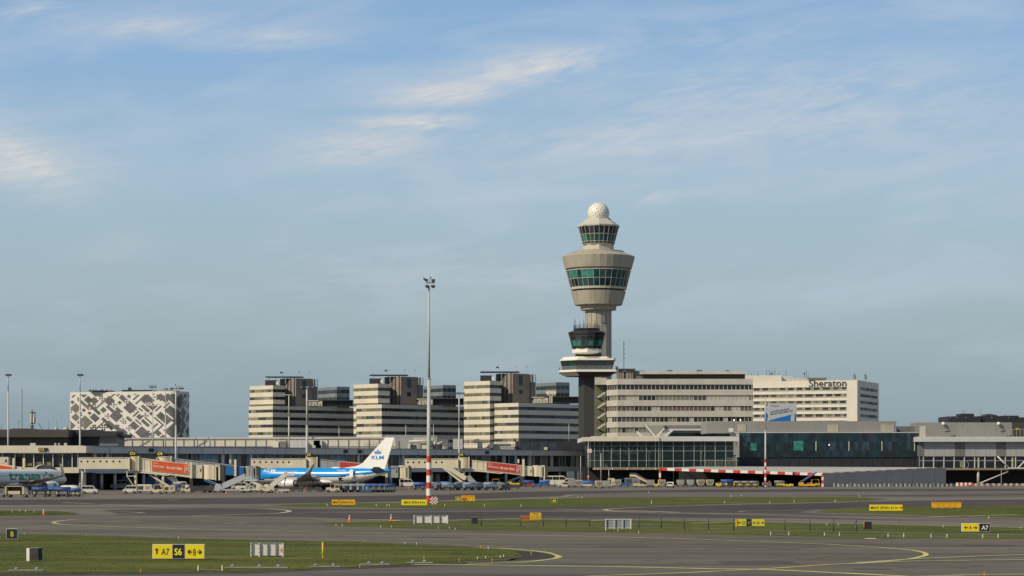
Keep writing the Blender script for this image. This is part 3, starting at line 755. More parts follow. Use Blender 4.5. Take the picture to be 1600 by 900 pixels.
mb.quad((a[0][0]-.03, a[0][1]-.03, zz(588)), (a[1][0]-.03, a[1][1]-.03, zz(588)), (b[1][0], b[1][1], zz(581.8)), (b[0][0], b[0][1], zz(581.8)), white_paint)
mb.quad((a[5][0]-.03, a[5][1], zz(588)), (a[0][0]-.03, a[0][1], zz(588)), (b[0][0], b[0][1], zz(581.8)), (b[5][0], b[5][1], zz(581.8)), white_paint)
mb.build('deck_hull', ot)  # one white hull: dark faces paint its shaded side, white its lit left
mb = MB()
rp = oct_deck(cx, cy, 44.6*u, 8.9, 5.4)
for i in range(6):
    p, q = rp[i-1], rp[i]
    for h in (zz(578.6)+.35, zz(578.6)+.75, zz(578.6)+1.15): mb.bar((p[0], p[1], h), (q[0], q[1], h), .09, steel)
    n = max(2, int(math.hypot(q[0]-p[0], q[1]-p[1])/1.6))
    for k in range(n):
        t = k/n; x, y = p[0]+(q[0]-p[0])*t, p[1]+(q[1]-p[1])*t
        mb.bar((x, y, zz(578.7)), (x, y, zz(578.6)+1.15), .09, gse_dark)
mb.build('deck_railing', ot)
gp0 = oct_deck(cx-.3, cy, 37.5*u, 7.0, 4.6); gp1 = oct_deck(cx-.3, cy, 41*u, 8.2, 5.2)
w = MB(); fr = MB()
for i in range(6):
    p0, q0, p1, q1 = (Vector(v+(0,)) for v in (gp0[i-1], gp0[i], gp1[i-1], gp1[i]))
    n = max(1, round((q0-p0).length/2.4))
    for k in range(n):
        s, e = k/n, (k+1)/n
        A, B, C_, E = p0.lerp(q0, s), p0.lerp(q0, e), p1.lerp(q1, e), p1.lerp(q1, s)
        w.quad((A.x, A.y, zz(579)), (B.x, B.y, zz(579)), (C_.x, C_.y, zz(563.5)), (E.x, E.y, zz(563.5)), random.choice([g_green, g_green, g_dark, g_blue, g_green]))
        fr.bar((A.x, A.y-.03, zz(579)), (E.x, E.y-.03, zz(563.5)), .10, gse_dark)
o = w.build('window_band', ot); fr.build('window_frame', o)
mb = MB()
mb.prism(oct_deck(cx-.2, cy, 42.5*u, 8.7, 5.4), zz(564), zz(561), white_paint)
mb.prism(oct_deck(cx-.8, cy+2, 36*u, 6.5, 5), zz(561), zz(557.6), white_paint)
mb.prism(oct_deck(cx, cy, 20*u, 4, 2), zz(557.6), zz(551.8), dark_conc); mb.build('deck_roof', ot)
mb = MB(); mb.lathe([(12*u, zz(554)), (18*u, zz(553)), (22.8*u, zz(551.5)), (22.8*u, zz(545)), (20*u, zz(544.8))], oc, 8, white_paint, R(0)); mb.build('cab_base', ot)
glass_ring(ot, oc, 22.2*u, zz(545.2), 28.5*u, zz(520.5), 16, [(.16, [g_dark]), (.36, [g_greenl, g_greenl, g_green]), (.26, [g_teal, g_blue]), (.22, [g_dark])], bar=0.16, frame=gse_dark, skip=1)
mb = MB(); mb.lathe([(25*u, zz(521)), (29.5*u, zz(521)), (29.5*u, zz(519.6)), (20*u, zz(516)), (20*u, zz(514.2)), (0.1, zz(514))], oc, 8, blackish); mb.build('cab_roof', ot)
mb = MB()
for h in (514, 511, 508.5):
    for i in range(12):
        a = 2*math.pi*i/12; b = 2*math.pi*(i+1)/12
        mb.bar((OX+21*u*math.cos(a), D+21*u*math.sin(a), zz(h)), (OX+21*u*math.cos(b), D+21*u*math.sin(b), zz(h)), .10 if h != 514 else .25, gse_dark)
for i in range(12):
    a = 2*math.pi*i/12
    mb.bar((OX+21*u*math.cos(a), D+21*u*math.sin(a), zz(514.5)), (OX+21*u*math.cos(a), D+21*u*math.sin(a), zz(508.5)), .10, gse_dark)
mb.build('roof_railing', ot)
for px, y0 in ((897, 498), (899, 500), (905.5, 502), (912.5, 504), (918, 500.5), (929, 500.5), (921.5, 503), (933, 502)):
    mb = MB(); mb.tube((X(px, D), D-2, zz(514)), (X(px, D), D-2, zz(y0)), .10, .05, gse_dark, 6); mb.build('antenna', ot)

# ================================================================== banded office blocks (three, alike, stepping to the right)
def office(tall, low, D, ytall, ylow, label, mirror_roof):
    root = thing('office_block', label, 'office building', (X(tall[1], D), D, 0), 'banded office blocks behind the pier')
    poly = corner(tall[1], D+6, tall[0], tall[2], 45)
    zt = Z(ytall, D+6); fl = 3.44
    bt = [(zt-1.75-k*fl-1.42, zt-1.75-k*fl) for k in range(11)]
    pal = [g_olive, g_olive, g_olive2, g_mid, g_olive]; shade = [g_blue, g_dark, g_blue, g_matt, g_dark]  # same glass all round; darker palette paints shade into the right face
    banded(root, poly, 0, zt, bt, cream, pal, (0, 1), 1.7, name='tall_wing', mm=gse_grey, shaded_pal=shade)
    poly2 = corner(low[1], D-3, low[0], low[2], 45)
    zl = Z(ylow, D-3)
    k0 = 0
    bl = [(zl-1.6-k*fl-1.42, zl-1.6-k*fl) for k in range(8)]
    banded(root, poly2, 0, zl, bl, cream, [g_olive, g_mid, g_olive, g_matt, g_olive2], (0, 1), 1.7, name='low_wing', mm=gse_grey, shaded_pal=shade)
    s = (D/1000)                                             # offsets below were measured on the farthest block
    o = tall[0]; f = lambda dx: o+dx/s
    yr = lambda dy: ytall+dy/s                               # rows relative to the roof of the tall wing
    Dc = D+16
    cp = corner(f(72), Dc, f(47), f(99), 45)
    mb = MB(); mb.prism(cp, 0, Z(yr(-11), Dc), brown_stone)
    C = Vector(cp[1]+(0,)); l = Vector((-math.sin(R(45)), math.cos(R(45)), 0)); r = Vector((math.cos(R(45)), math.sin(R(45)), 0))
    for t in (1.0, 3.6, 6.0, 8.4):                           # vertical joints between the stone strips
        p = C+l*t; mb.bar((p.x-.06, p.y-.06, 6), (p.x-.06, p.y-.06, Z(yr(-11.6), Dc)), .45, blackish)
    for a, b in ((3.9, 6.2),):
        p = C+r*a; q = C+r*b; n = Vector((r.y, -r.x, 0))*.08
        for z0, z1 in ((yr(6), yr(-8)), (yr(19), yr(13))):
            mb.quad((p.x+n.x, p.y+n.y, Z(z0, Dc)), (q.x+n.x, q.y+n.y, Z(z0, Dc)), (q.x+n.x, q.y+n.y, Z(z1, Dc)), (p.x+n.x, p.y+n.y, Z(z1, Dc)), g_dark)
    mb.build('lift_core', root)
    mb = MB(); gp = corner(f(99.5), Dc+7, f(95), f(106), 45)
    mb.prism(gp, 0, Z(yr(2), Dc+7), grey_panel_d)
    zA, zB = Z(yr(2), Dc+7), Z(yr(-9), Dc+7)
    for p in gp: mb.bar((p[0], p[1], zA), (p[0], p[1], zB), .3, steel)
    for k in range(4):
        z = zA+(zB-zA)*k/3
        for i in range(4): mb.bar(gp[i-1]+(z,), gp[i]+(z,), .22, steel)
    mb.prism(inset(gp, .8), zA, zB, g_teal)
    mb.build('glass_stair', root)
    wp = corner(f(136), Dc+26, f(106.5), f(156), 30)
    zw = Z(yr(2), Dc+26)
    banded(root, wp, 0, zw, [(zw-1.5-k*fl-1.7, zw-1.5-k*fl) for k in range(3)], rear_glass, [g_blue, g_blue, g_matt], (0, 1), 2.2, name='rear_wing', mm=rear_glass)
    mb = MB()                                                # roof plant
    mb.rect(f(24), f(41), yr(-8), yr(0), D+14, 6, blackish)
    mb.rect(f(24), f(82), yr(-14.0), yr(-12.8), D+18, 9, gse_dark)
    for dx in (30, 40, 55, 68): mb.rect(f(dx), f(dx)+.8, yr(-13), yr(-2), D+18.5, .25, steel)
    mb.rect(f(41), f(45), yr(-6), yr(-1), D+13, 3, steel_w)
    mb.build('roof_plant', root)
    lo = low[0]-tall[0]
    mb = MB()
    zl2 = ylow
    mb.rect(low[2]-48/s, low[2]-2, zl2-8/s, zl2+.4, D+22, 7, blackish)
    mb.rect(low[2]-52/s, low[2]+.5, zl2-9.4/s, zl2-8.4/s, D+20, 8, gse_dark)
    mb.rect(low[2]-70/s, low[2]-49/s, zl2-7.5/s, zl2+.3, D+20, 5, concrete_w)
    mb.rect(low[2]-73/s, low[2]-55/s, zl2-8.8/s, zl2-7.7/s, D+19.6, 6, gse_cream)
    for k in range(5):
        x = low[2]-72/s+k*4.6/s; mb.rect(x, x+2.2/s, zl2-4/s-(k % 2)*2, zl2+.3, D+15, 2, gse_grey)
    mb.build('low_roof_plant', root)
    for dx in (51, 77, 93):
        mb = MB(); x = f(dx)
        mb.rect(x-.25, x+.25, yr(-20), yr(-11), Dc+3, .25, steel)
        if dx == 51: mb.rect(x-4, x+.6, yr(-21), yr(-18.8), Dc+3, .6, gse_dark)
        else: mb.rect(x-.6, x+.6, yr(-21.4), yr(-19.8), Dc+3, .5, gse_dark)
        mb.build('roof_mast', root)
    return root
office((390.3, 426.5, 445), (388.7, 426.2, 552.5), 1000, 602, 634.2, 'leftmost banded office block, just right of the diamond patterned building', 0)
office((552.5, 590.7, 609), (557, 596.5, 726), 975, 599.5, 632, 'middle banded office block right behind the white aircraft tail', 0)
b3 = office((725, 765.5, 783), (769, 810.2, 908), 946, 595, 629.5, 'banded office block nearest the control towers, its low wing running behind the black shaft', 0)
mb = MB()
mb.rect(853, 869, 611, 615.5, 962, 1.2, jet_cream)
for k in range(4): mb.rect(855+k*3.6, 856.6+k*3.6, 615.5, 618, 962, 1, jet_cream)
mb.rect(858.5, 860, 618, 630, 962.4, .4, jet_cream); mb.rect(861.5, 863, 618, 630, 962.4, .4, jet_cream)
mb.build('exhaust_stack', b3)

# ================================================================== central cream office building behind the glass hall
D = 780.0
cb = thing('office_building', 'long cream office building with five window rows, directly right of the black tower shaft', 'office building', (X(1060, D), D, 0))
yb = lambda y: Z(y, D)
poly = [(X(948, D+7), D+7), (X(965, D), D), (X(1176.5, D), D), (X(1176.5, D)+.5, D+18), (X(948, D+7), D+18)]
bands = [(yb(676), yb(667.8)), (yb(659), yb(651.3)), (yb(642), yb(634.3)), (yb(625.3), yb(617.5)), (yb(608.6), yb(600.8))]
pals = [[g_mid, blind_g, g_dark, blind_g, g_olive], [g_dark, blind_g, blind_w, g_mid, g_dark], [curtain, curtain, g_mid, blind_w, curtain, g_dark], [g_dark, blind_w, blind_g, g_mid], [curtain_v, curtain_v, g_dark]]
banded(cb, poly, 0, yb(592), bands, cream_grey, [g_mid], (0, 1, 2), 1.5, pals=pals, mm=concrete_w, mull=.16, rec=.45)
mb = MB()
mb.rect(1005, 1164, 584, 592, D+5, 10, blackish); mb.rect(1001, 1165, 580, 584.4, D+3.6, 13, cream_grey)
for x in (1014, 1021, 1029, 1086, 1094): mb.rect(x, x+.5, 572 if x < 1050 else 577, 581, D+5, .2, steel)
mb.rect(1043, 1051, 578.4, 580, D+8, 2, gse_dark); mb.rect(1089, 1097, 578.2, 580, D+8, 2, gse_dark); mb.rect(1134, 1140, 578.6, 580, D+8, 2, gse_dark)
mb.build('penthouse', cb)
mb = MB()
mb.rect(964, 975, 578, 592, D+9, 5, brown_stone); mb.rect(975, 978, 580, 592, D+9.3, 5, blackish); mb.rect(978, 989, 578, 592, D+9, 5, brown_stone)
mb.rect(989, 1008, 579, 592, D+10, 5, grey_panel_d); mb.rect(962, 993, 576, 577.6, D+8, 7, gse_dark)
for x in (967, 971, 982, 986): mb.rect(x, x+.6, 579, 592, D+8.9, .3, blackish)
mb.build('plant_room', cb)
mb = MB(); mb.rect(974.4, 975.2, 533, 577, D+8, .2, gse_dark)
for y in (537, 545, 552, 560): mb.rect(973.6, 976.6, y, y+.7, D+8, .2, gse_dark)
mb.build('antenna_mast', cb)
mb = MB()                                                     # glazed escape stair beside the bevel
mb.rect(930, 948, 591, 601, D+9, 8, cream_grey); mb.rect(930, 948, 601, 684, D+12, 4, g_olive)
for x in (930, 934, 938, 942, 947): mb.rect(x, x+.6, 601, 684, D+8.6, .2, gse_dark)
for k in range(6): mb.rect(930, 948, 609+k*13, 609.8+k*13, D+8.8, .3, gse_dark)
mb.build('stair_enclosure', cb)
mb = MB()
for k in range(5):
    y = 612+k*16.4
    mb.bar((X(935, D), D+8, Z(y+8, D)), (X(947, D), D+8, Z(y, D)), .5, concrete_w, .7)
    mb.bar((X(935, D), D+9, Z(y+8.4, D)), (X(947, D), D+9, Z(y+16, D)), .4, gse_dark, .6)
mb.build('stair_flights', cb)

# ================================================================== hotel with rooftop name
D = 1200.0
ht = thing('hotel', 'white hotel with green window rows and its name in dark roof letters', 'hotel', (X(1340, D), D, 0))
poly = corner(1339.5, D, 1163, 1373, 68)
zt = Z(593.8, D)
bnd = [(Z(y1, D), Z(y0, D)) for y0, y1 in ((604.2, 608.6), (614.8, 619.3), (625.3, 629.8), (635.8, 640.4), (646.3, 651.0), (657, 661.5))]
C = Vector(poly[1]+(0,)); Ll = Vector(poly[0]+(0,)); Rr = Vector(poly[2]+(0,))
mb = MB(); mb.prism(poly, 0, zt, white_wall)
dl = (C-Ll).normalized(); nl = Vector((dl.y, -dl.x, 0)); LL = (C-Ll).length
dr = (Rr-C).normalized(); nr = Vector((dr.y, -dr.x, 0)); LR = (Rr-C).length
mb.build('wall', ht)
for k, (a, b) in enumerate(bnd):
    w = MB(); t = 0.6
    end = LL*(1-16.5/176.5)
    
    while t < end-1:
        wd = 3.55 if t < LL*.5 or k in (2, 3) else random.choice((3.55, 4.6))
        seg = [(wd, random.choice([g_matt, g_matt, g_mid, g_olive])), (1.35, random.choice([g_olive2, blind_g, g_olive2]))]
        for ww, mt in seg:
            e = min(t+ww, end); p = Ll+dl*t+nl*.06; q = Ll+dl*e+nl*.06
            w.quad((p.x, p.y, a), (q.x, q.y, a), (q.x, q.y, b), (p.x, p.y, b), mt)
            w.bar((p.x, p.y, a), (p.x, p.y, b), .14, white_wall); t = e
            if t >= end: break
        w.build('window', ht); w = MB()
    p = Ll+dl*.5+nl*.18; q = Ll+dl*end+nl*.18
    w.bar((p.x, p.y, b+.1), (q.x, q.y, b+.1), .25, white_wall, .2); w.bar((p.x, p.y, a-.1), (q.x, q.y, a-.1), .3, white_wall, .2); w.build('string_course', ht); w = MB()
    t0, t1 = LR*.13, LR*.93
    n = 8
    for i in range(n):
        p = C+dr*(t0+(t1-t0)*i/n)+nr*.06; q = C+dr*(t0+(t1-t0)*(i+1)/n)+nr*.06
        w.quad((p.x, p.y, a), (q.x, q.y, a), (q.x, q.y, b), (p.x, p.y, b), random.choice([g_matt, g_matt, jet_dark]))
        w.bar((p.x, p.y, a), (p.x, p.y, b), .12, white_wall)
    w.build('window', ht)
mb = MB()
mb.rect(1163, 1221, 586.5, 596, D+30, 14, white_wall); mb.rect(1221, 1240, 588, 596, D+33, 10, grey_fascia)
mb.rect(1240, 1290, 591, 596, D+24, 8, concrete_w); mb.rect(1262, 1292, 590, 592, D+22, 8, grey_panel_d); mb.build('penthouse', ht)
for x, y in ((1174, 583), (1184, 583.5), (1198, 578), (1202, 577.5), (1205, 581), (1207, 580), (1210.5, 578.5), (1217, 582), (1228, 579), (1257, 581), (1260, 577.5), (1263, 583)):
    mb = MB(); mb.rect(x-.25, x+.25, y, 592, D+34, .3, gse_dark)
    mb.rect(x-1.0, x+1.0, y+2, y+4.5, D+34, .5, gse_dark) if x in (1184, 1205, 1257) else None
    mb.build('roof_antenna', ht)
for x in (1335.5, 1352.5):
    mb = MB(); mb.rect(x-.4, x+.4, 583, 596, D+12, .3, gse_grey); mb.rect(x-1.8, x-.9, 585.5, 590, D+12, .4, gse_dark); mb.rect(x+.9, x+1.8, 586, 592, D+12, .4, gse_dark); mb.rect(x-2, x+2, 591, 592, D+12, .3, gse_grey)
    mb.build('roof_antenna', ht)
# name, standing on the parapet face
def on_face(px):                                              # distance along the left face where column px meets it
    k = (px-800)/F; return (k*Ll.y-Ll.x)/(dl.x-k*dl.y)
t0, t1 = on_face(1264), on_face(1322.6)
p = Ll+dl*t0+nl*.35
mb = MB(); mb.text('Sheraton', (p.x, p.y, Z(603.6, D)), dl*(t1-t0), (0, 0, Z(592.2, D)-Z(603.6, D)), sign_black, 0.008)
mb.build('lettering', ht)

# ------------------------------------------------------------------ advertising hoarding on the roof before the hotel
D = 700.0
bb = thing('billboard', 'tilted grey and blue roof billboard standing before the white hotel', 'billboard', (X(1221, D), D, Z(660, D)))
mb = MB(); mb.rect(1200.5, 1244.5, 630.3, 660, D, .8, billboard_grey); mb.build('panel', bb)
mb = MB(); mb.slab([(1200.5, 657), (1243.5, 646), (1244.4, 660), (1200.5, 660)], D-.03, .03, billboard_blue)
mb.slab([(1236.3, 648.2), (1241.8, 646.9), (1241, 660), (1235.2, 660)], D-.06, .03, billboard_grey); mb.build('blue_field', bb)
mb = MB()
for t, x0, y0, x1, h in (('EUROPE\'S LEADING', 1204, 645.2, 1233, 2.6), ('BRANDS WELCOMES YOU', 1204, 648.8, 1238.5, 2.6)):
    sl = (x1-x0)*.17
    mb = MB(); mb.text(t, (X(x0, D), D-.04, Z(y0, D)), (X(x1, D)-X(x0, D), 0, sl*D/F), (-.05, 0, h*D/F), navy, .02); mb.build('lettering', bb)
mb = MB(); mb.text('Schiphol', (X(1204, D), D-.04, Z(635.6, D)), (X(1216.5, D)-X(1204, D), 0, 0), (0, 0, 2.6*D/F), gse_dark, .01)
mb.build('lettering', bb)
mb = MB(); mb.rect(1194.5, 1199.5, 645, 660, D+1.5, .4, gse_blue); mb.rect(1194.5, 1199.5, 630.5, 645, D+1.5, .4, billboard_grey); mb.rect(1196, 1244, 631, 632, D+.8, 2, steel); mb.build('side_return', bb)
for x in (1203, 1222, 1241):
    mb = MB(); mb.box(X(x, D)-.2, X(x, D)+.2, D+.9, D+1.3, 0, Z(634, D), steel); mb.build('support_post', bb)

# ================================================================== hotel with the diamond facade
D = 1120.0; u = D/F
hl = thing('hotel', 'cube shaped hotel clad in a white and dark diamond pattern', 'hotel', (X(200, D), D, 0))
poly0 = corner(276.5, D, 107, 299.5, 72)
Ll, C, Rr, Bk = (Vector(p+(0,)) for p in poly0)
dl = (C-Ll).normalized(); dr = (Rr-C).normalized()
rad = 4.5
def arc(p, d0, d1, n=6):
    a = p-d0*rad; b = p+d1*rad; out = []
    for i in range(n+1):
        t = i/n; out.append(a*(1-t)**2+p*2*t*(1-t)+b*t*t)
    return out
path = [Ll+dl*rad*.2]+[Ll+dl*rad]+arc(C, dl, dr)+arc(Rr, dr, (Bk-Rr).normalized())
full = path+arc(Bk, (Bk-Rr).normalized(), (Ll-Bk).normalized())+arc(Ll, (Ll-Bk).normalized(), dl)[:-1]
full = [full[0]]+full[2:]
zt = Z(611, D)
mb = MB(); mb.prism([(p.x, p.y) for p in full], 0, zt, hotel_white); mb.build('wall', hl)
cum = [0]
for i in range(1, len(path)): cum.append(cum[-1]+(path[i]-path[i-1]).length)
def along(s, out=0.12):
    s = max(0.3, min(cum[-1]-.01, s))
    for i in range(1, len(path)):
        if s <= cum[i]:
            d = path[i]-path[i-1]; p = path[i-1]+d*((s-cum[i-1])/d.length); d.normalize()
            return p+Vector((d.y, -d.x, 0))*out
    return path[-1]
uw, uh = 2.05*u, 1.62*u                                       # half width and half height of one diamond
cells = {}
rnd = random.Random(5)
def block(a, b, na, nb, k):
    for i in range(na):
        for j in range(nb): cells[(a+i, b+j)] = k
def put_block(zx, zy, na, nb, k, solid=True):               # centre of a block in the enlarged view of the front (7.62 times)
    px, py = 100+zx/7.62, 590+zy/7.62
    sa, sb = ((px-109.5)*u if px < 275 else 165.5*u+(px-275)*.74)/uw-1, (py-611)*u/uh-1.6
    a0, b0 = round((sa+sb)/2-na/2+.5), round((sa-sb)/2-nb/2+.5)
    for i in range(na):
        for j in range(nb):
            if solid or (i+j) % 2 == 0: cells[(a0+i, b0+j)] = k
for z in ((325, 245, 4, 4, 1), (400, 255, 4, 4, 1), (600, 262, 5, 5, 0), (885, 345, 6, 6, 0), (792, 235, 4, 3, 0), (1120, 275, 6, 6, 0), (1180, 330, 5, 4, 1), (155, 352, 5, 5, 2), (140, 465, 4, 4, 2), (285, 522, 7, 7, 2), (415, 467, 5, 4, 1),
          (515, 380, 3, 3, 1), (690, 450, 6, 6, 0), (1000, 460, 3, 3, 0), (938, 562, 5, 4, 0), (1060, 655, 8, 6, 0), (90, 560, 5, 4, 2), (1290, 460, 4, 4, 1), (1290, 240, 4, 4, 0), (1390, 260, 7, 5, 1), (1400, 430, 5, 6, 1), (1450, 330, 1, 8, 0),
          (1400, 590, 6, 5, 1), (1360, 670, 8, 1, 0), (1455, 500, 2, 7, 1), (1450, 640, 4, 4, 0), (1350, 240, 4, 6, 0), (1420, 300, 6, 6, 1), (1370, 380, 5, 5, 1), (1460, 420, 5, 6, 0), (1350, 500, 5, 5, 0), (1420, 520, 6, 6, 1), (1470, 560, 5, 5, 1), (1380, 640, 7, 5, 1), (1440, 230, 5, 5, 0), (1470, 330, 1, 9, 0), (1400, 460, 12, 1, 0), (1440, 690, 4, 4, 1), (1260, 660, 4, 3, 0), (780, 650, 4, 4, 0),
          (250, 290, 9, 2, 2), (400, 370, 10, 2, 1), (120, 215, 1, 3, 2), (230, 270, 8, 1, 2), (500, 300, 1, 9, 2), (650, 215, 1, 5, 2), (480, 205, 2, 3, 2), (700, 590, 13, 2, 0), (800, 650, 12, 1, 0), (1030, 250, 1, 9, 0), (960, 230, 1, 5, 0),
          (640, 375, 8, 2, 0), (730, 380, 4, 2, 0), (870, 480, 4, 2, 2), (1130, 520, 7, 1, 0), (1270, 520, 8, 1, 0), (1260, 600, 1, 9, 0), (470, 560, 1, 10, 2), (340, 625, 1, 8, 2), (600, 580, 6, 2, 3), (200, 660, 6, 3, 2), (560, 510, 5, 2, 1)): put_block(*z)
for z in ((400, 320, 4, 3, 2), (520, 240, 3, 3, 2), (830, 280, 3, 3, 0), (930, 370, 3, 3, 0), (740, 400, 3, 3, 0), (590, 460, 3, 3, 2), (720, 570, 3, 2, 0), (800, 510, 4, 3, 2), (520, 590, 4, 4, 3), (410, 590, 4, 4, 3), (660, 320, 3, 3, 2), (1090, 450, 3, 3, 0),
          (1150, 690, 6, 5, 0), (870, 600, 3, 3, 2), (220, 420, 3, 2, 2), (100, 380, 3, 3, 2), (1250, 230, 4, 4, 0), (330, 350, 4, 3, 2)): put_block(*z, solid=False)
def fits(a0, b0, na, nb):
    return not any((a0+i, b0+j) in cells for i in range(-1, na+1) for j in range(-1, nb+1))
smax, tmax = int(cum[-1]/uw), int((zt-12)/uh)
for size in ((5, 5), (4, 4), (6, 2), (2, 6), (3, 3), (1, 5), (5, 1), (2, 2), (3, 1), (1, 3)):   # the lattice is filled up with ever smaller fields
    for _ in range(420):
        s_, t_ = rnd.uniform(0, smax), rnd.uniform(1, tmax); a0, b0 = round((s_+t_)/2), round((s_-t_)/2)
        if fits(a0, b0, *size): block(a0, b0, size[0], size[1], rnd.choice((0, 0, 1, 2)))
pm = [mat('diamond_grey', (0.105, 0.10, 0.105), 0.35, var=.2, scale=.4), mat('diamond_green_grey', (0.085, 0.10, 0.085), 0.3, var=.35, scale=.3), mat('diamond_olive', (0.15, 0.14, 0.105), 0.4, var=.2, scale=.4), mat('diamond_black', (0.03, 0.03, 0.03), 0.3)]
mb = MB()
for (a, b), k in cells.items():
    s = (a+b+1)*uw; z = zt-(a-b)*uh-uh*1.6
    if s < -uw or s > cum[-1]+uw: continue
    def cz(v): return min(zt-1.2, max(8, v))
    if z > zt+uh-1.2 or z < 4: continue
    q = []
    for ds, dz in ((-uw*.96, 0), (0, -uh*.96), (uw*.96, 0), (0, uh*.96)):
        p = along(s+ds); q.append((p.x, p.y, cz(z+dz)))
    mb.quad(*q, pm[k])
mb.build('window_pattern', hl)
mb = MB()
mb.rect(190, 239, 609.2, 611.3, D+10, 20, blackish); mb.rect(200, 203.5, 605.5, 611, D+14, 4, gse_dark); mb.rect(138, 174, 610, 611.3, D+12, 12, gse_dark)
for x in (140, 145, 149, 157, 160, 166): mb.rect(x, x+1.2, 608.3, 611, D+12, 1, gse_dark)
mb.rect(250, 276, 609.6, 611.3, D+20, 9, gse_grey); mb.build('roof_plant', hl)
s0 = (243.5-109.5)*u; p = along(s0, .4); q = along((264-109.5)*u, .4)
mb = MB(); mb.text('Hilton', (p.x, p.y, Z(634.2, D)), (q.x-p.x, q.y-p.y, 0), (0, 0, 6.4*u), white_paint, .012); mb.build('lettering', hl)
# ================================================================== the pier (recedes to the right, its face turned away from the sun)
A = pt(128, 522); B = pt(921, 684)
pd = (B-A).normalized(); pn = Vector((pd.y, -pd.x, 0)); PL = (B-A).length
def ps(px):                                                   # distance along the pier face seen at column px
    k = (px-800)/F; return (k*A.y-A.x)/(pd.x-k*pd.y)
def wbox(mb, s0, s1, z0, z1, o0, o1, mt):                      # box along the face; offsets count outwards
    p = [A+pd*s0+pn*o0, A+pd*s1+pn*o0, A+pd*s1+pn*o1, A+pd*s0+pn*o1]
    if o1 > o0: p = [p[3], p[2], p[1], p[0]]
    mb.prism([(v.x, v.y) for v in p], z0, z1, mt)
pier = thing('airport_pier', 'long grey passenger pier behind the jetways, glazed above dark loading bays', 'terminal pier', tuple(A+pd*PL/2))
mb = MB()
wbox(mb, 0, PL, 8.85, 10.45, 1.2, -24, grey_fascia)
for i in range(1, 27): wbox(mb, PL*i/27-.06, PL*i/27+.06, 8.87, 10.43, 1.23, 1.1, grey_panel_d)
wbox(mb, 0, PL, 10.45, 10.62, 1.35, .6, gse_grey)
mb.build('roof_fascia', pier)
mb = MB(); wbox(mb, 8, PL-12, 0, 10.3, -24.1, -112, gse_grey); mb.build('rear_block', pier)
mb = MB(); wbox(mb, 0, PL, 4.0, 5.5, .5, -24, grey_fascia); mb.build('floor_band', pier)
mb = MB(); wbox(mb, 0, PL, 5.5, 8.85, -2.2, -24, blackish); wbox(mb, 0, PL, 0, 4.0, -9, -24, black); mb.build('wall', pier)  # black back wall paints in the deep shade of the open bays
w = MB()
pal = [g_dark, g_dark, g_mid, g_blue, blind_g]
n = 66
for i in range(n):
    s0, s1 = PL*i/n, PL*(i+1)/n
    px = 128+793*i/n
    mt = random.choice(pal)
    p, q = A+pd*s0-pn*.25, A+pd*s1-pn*.25
    w.quad((p.x, p.y, 5.5), (q.x, q.y, 5.5), (q.x, q.y, 8.85), (p.x, p.y, 8.85), mt)
    wbox(w, s0-.08, s0+.08, 5.5, 8.85, -.1, -.25, grey_fascia)
w.build('window_band', pier)
i = 0
for px in (148, 168, 300, 348, 360, 372, 392, 560, 582, 604, 630, 712, 788, 806, 818, 828, 862, 878, 902):
    s = ps(px); i += 1; mb = MB()
    wbox(mb, s-.5, s+.5, 5.5, 8.85, .1, -.2, grey_fascia if i % 3 else grey_panel_d); mb.build('pilaster', pier)
for a, b in ((312, 341), (360, 372), (386, 391), (403, 409), (418, 427), (436, 442), (500, 506), (519, 540), (624, 631), (649, 656), (588, 592)):
    m2 = MB(); s0, s1 = ps(a), ps(b); wbox(m2, s0, s1, 7.5, 8.7, -.12, -.22, pane_blue); wbox(m2, s0, s1, 6.1, 7.5, -.12, -.22, blind_w)
    for k in range(1, 5): wbox(m2, s0+(s1-s0)*k/5-.07, s0+(s1-s0)*k/5+.07, 6.1, 8.7, -.08, -.2, gse_grey)
    m2.build('blue_panel', pier)
for px in (160, 181, 213, 226, 246, 350, 470, 505, 560, 612, 642, 676, 705, 735, 763, 792, 816, 846, 876, 901):
    mb = MB(); p = A+pd*ps(px)-pn*.4; mb.tube((p.x, p.y, 0), (p.x, p.y, 4.05), .42, .42, concrete_w, 10); mb.build('column', pier)
for a, b, mt in ((255, 300, gse_blue), (216, 232, gse_blue), (706, 712, concrete_w), (175, 186, blind_g)):
    mb = MB(); wbox(mb, ps(a), ps(b), 0.2, 3.4, -6, -6.6, mt); mb.build('loading_door', pier)
for px in (231, 535, 557, 756):
    mb = MB(); s = ps(px); wbox(mb, s-.75, s+.75, 9.3, 10.1, 1.5, 1.2, black); mb.build('gate_lamp_box', pier)

# cream upper corridor standing on the pier roof, facing the sun
D = 700.0
cr = thing('roof_corridor', 'long cream panelled corridor running along the pier roof', 'corridor', (X(400, D), D, 10.5))
mb = MB(); mb.slab([(186, 689.5), (199, 685.6), (618, 685.6), (618, 703), (186, 703)], D, 6, cream); mb.build('wall', cr)
mb = MB(); mb.slab([(188, 687.3), (198, 683.8), (606, 682.5), (606, 685.2), (199, 686.2), (188, 689)], D-.4, 7, roof_white); mb.build('roof_edge', cr)
mb = MB()
for i in range(26):
    x = 206+i*16.1
    if x < 612: mb.rect(x-.3, x+.3, 686.4, 701, D-.25, .26, gse_grey)
mb.rect(199, 616, 697.2, 697.9, D-.28, .26, gse_grey)
for x0 in (216, 306): mb.bar((X(x0, D), D-.2, Z(698, D)), (X(x0+17, D), D-.2, Z(688, D)), .14, gse_grey)
mb.build('panel_battens', cr)
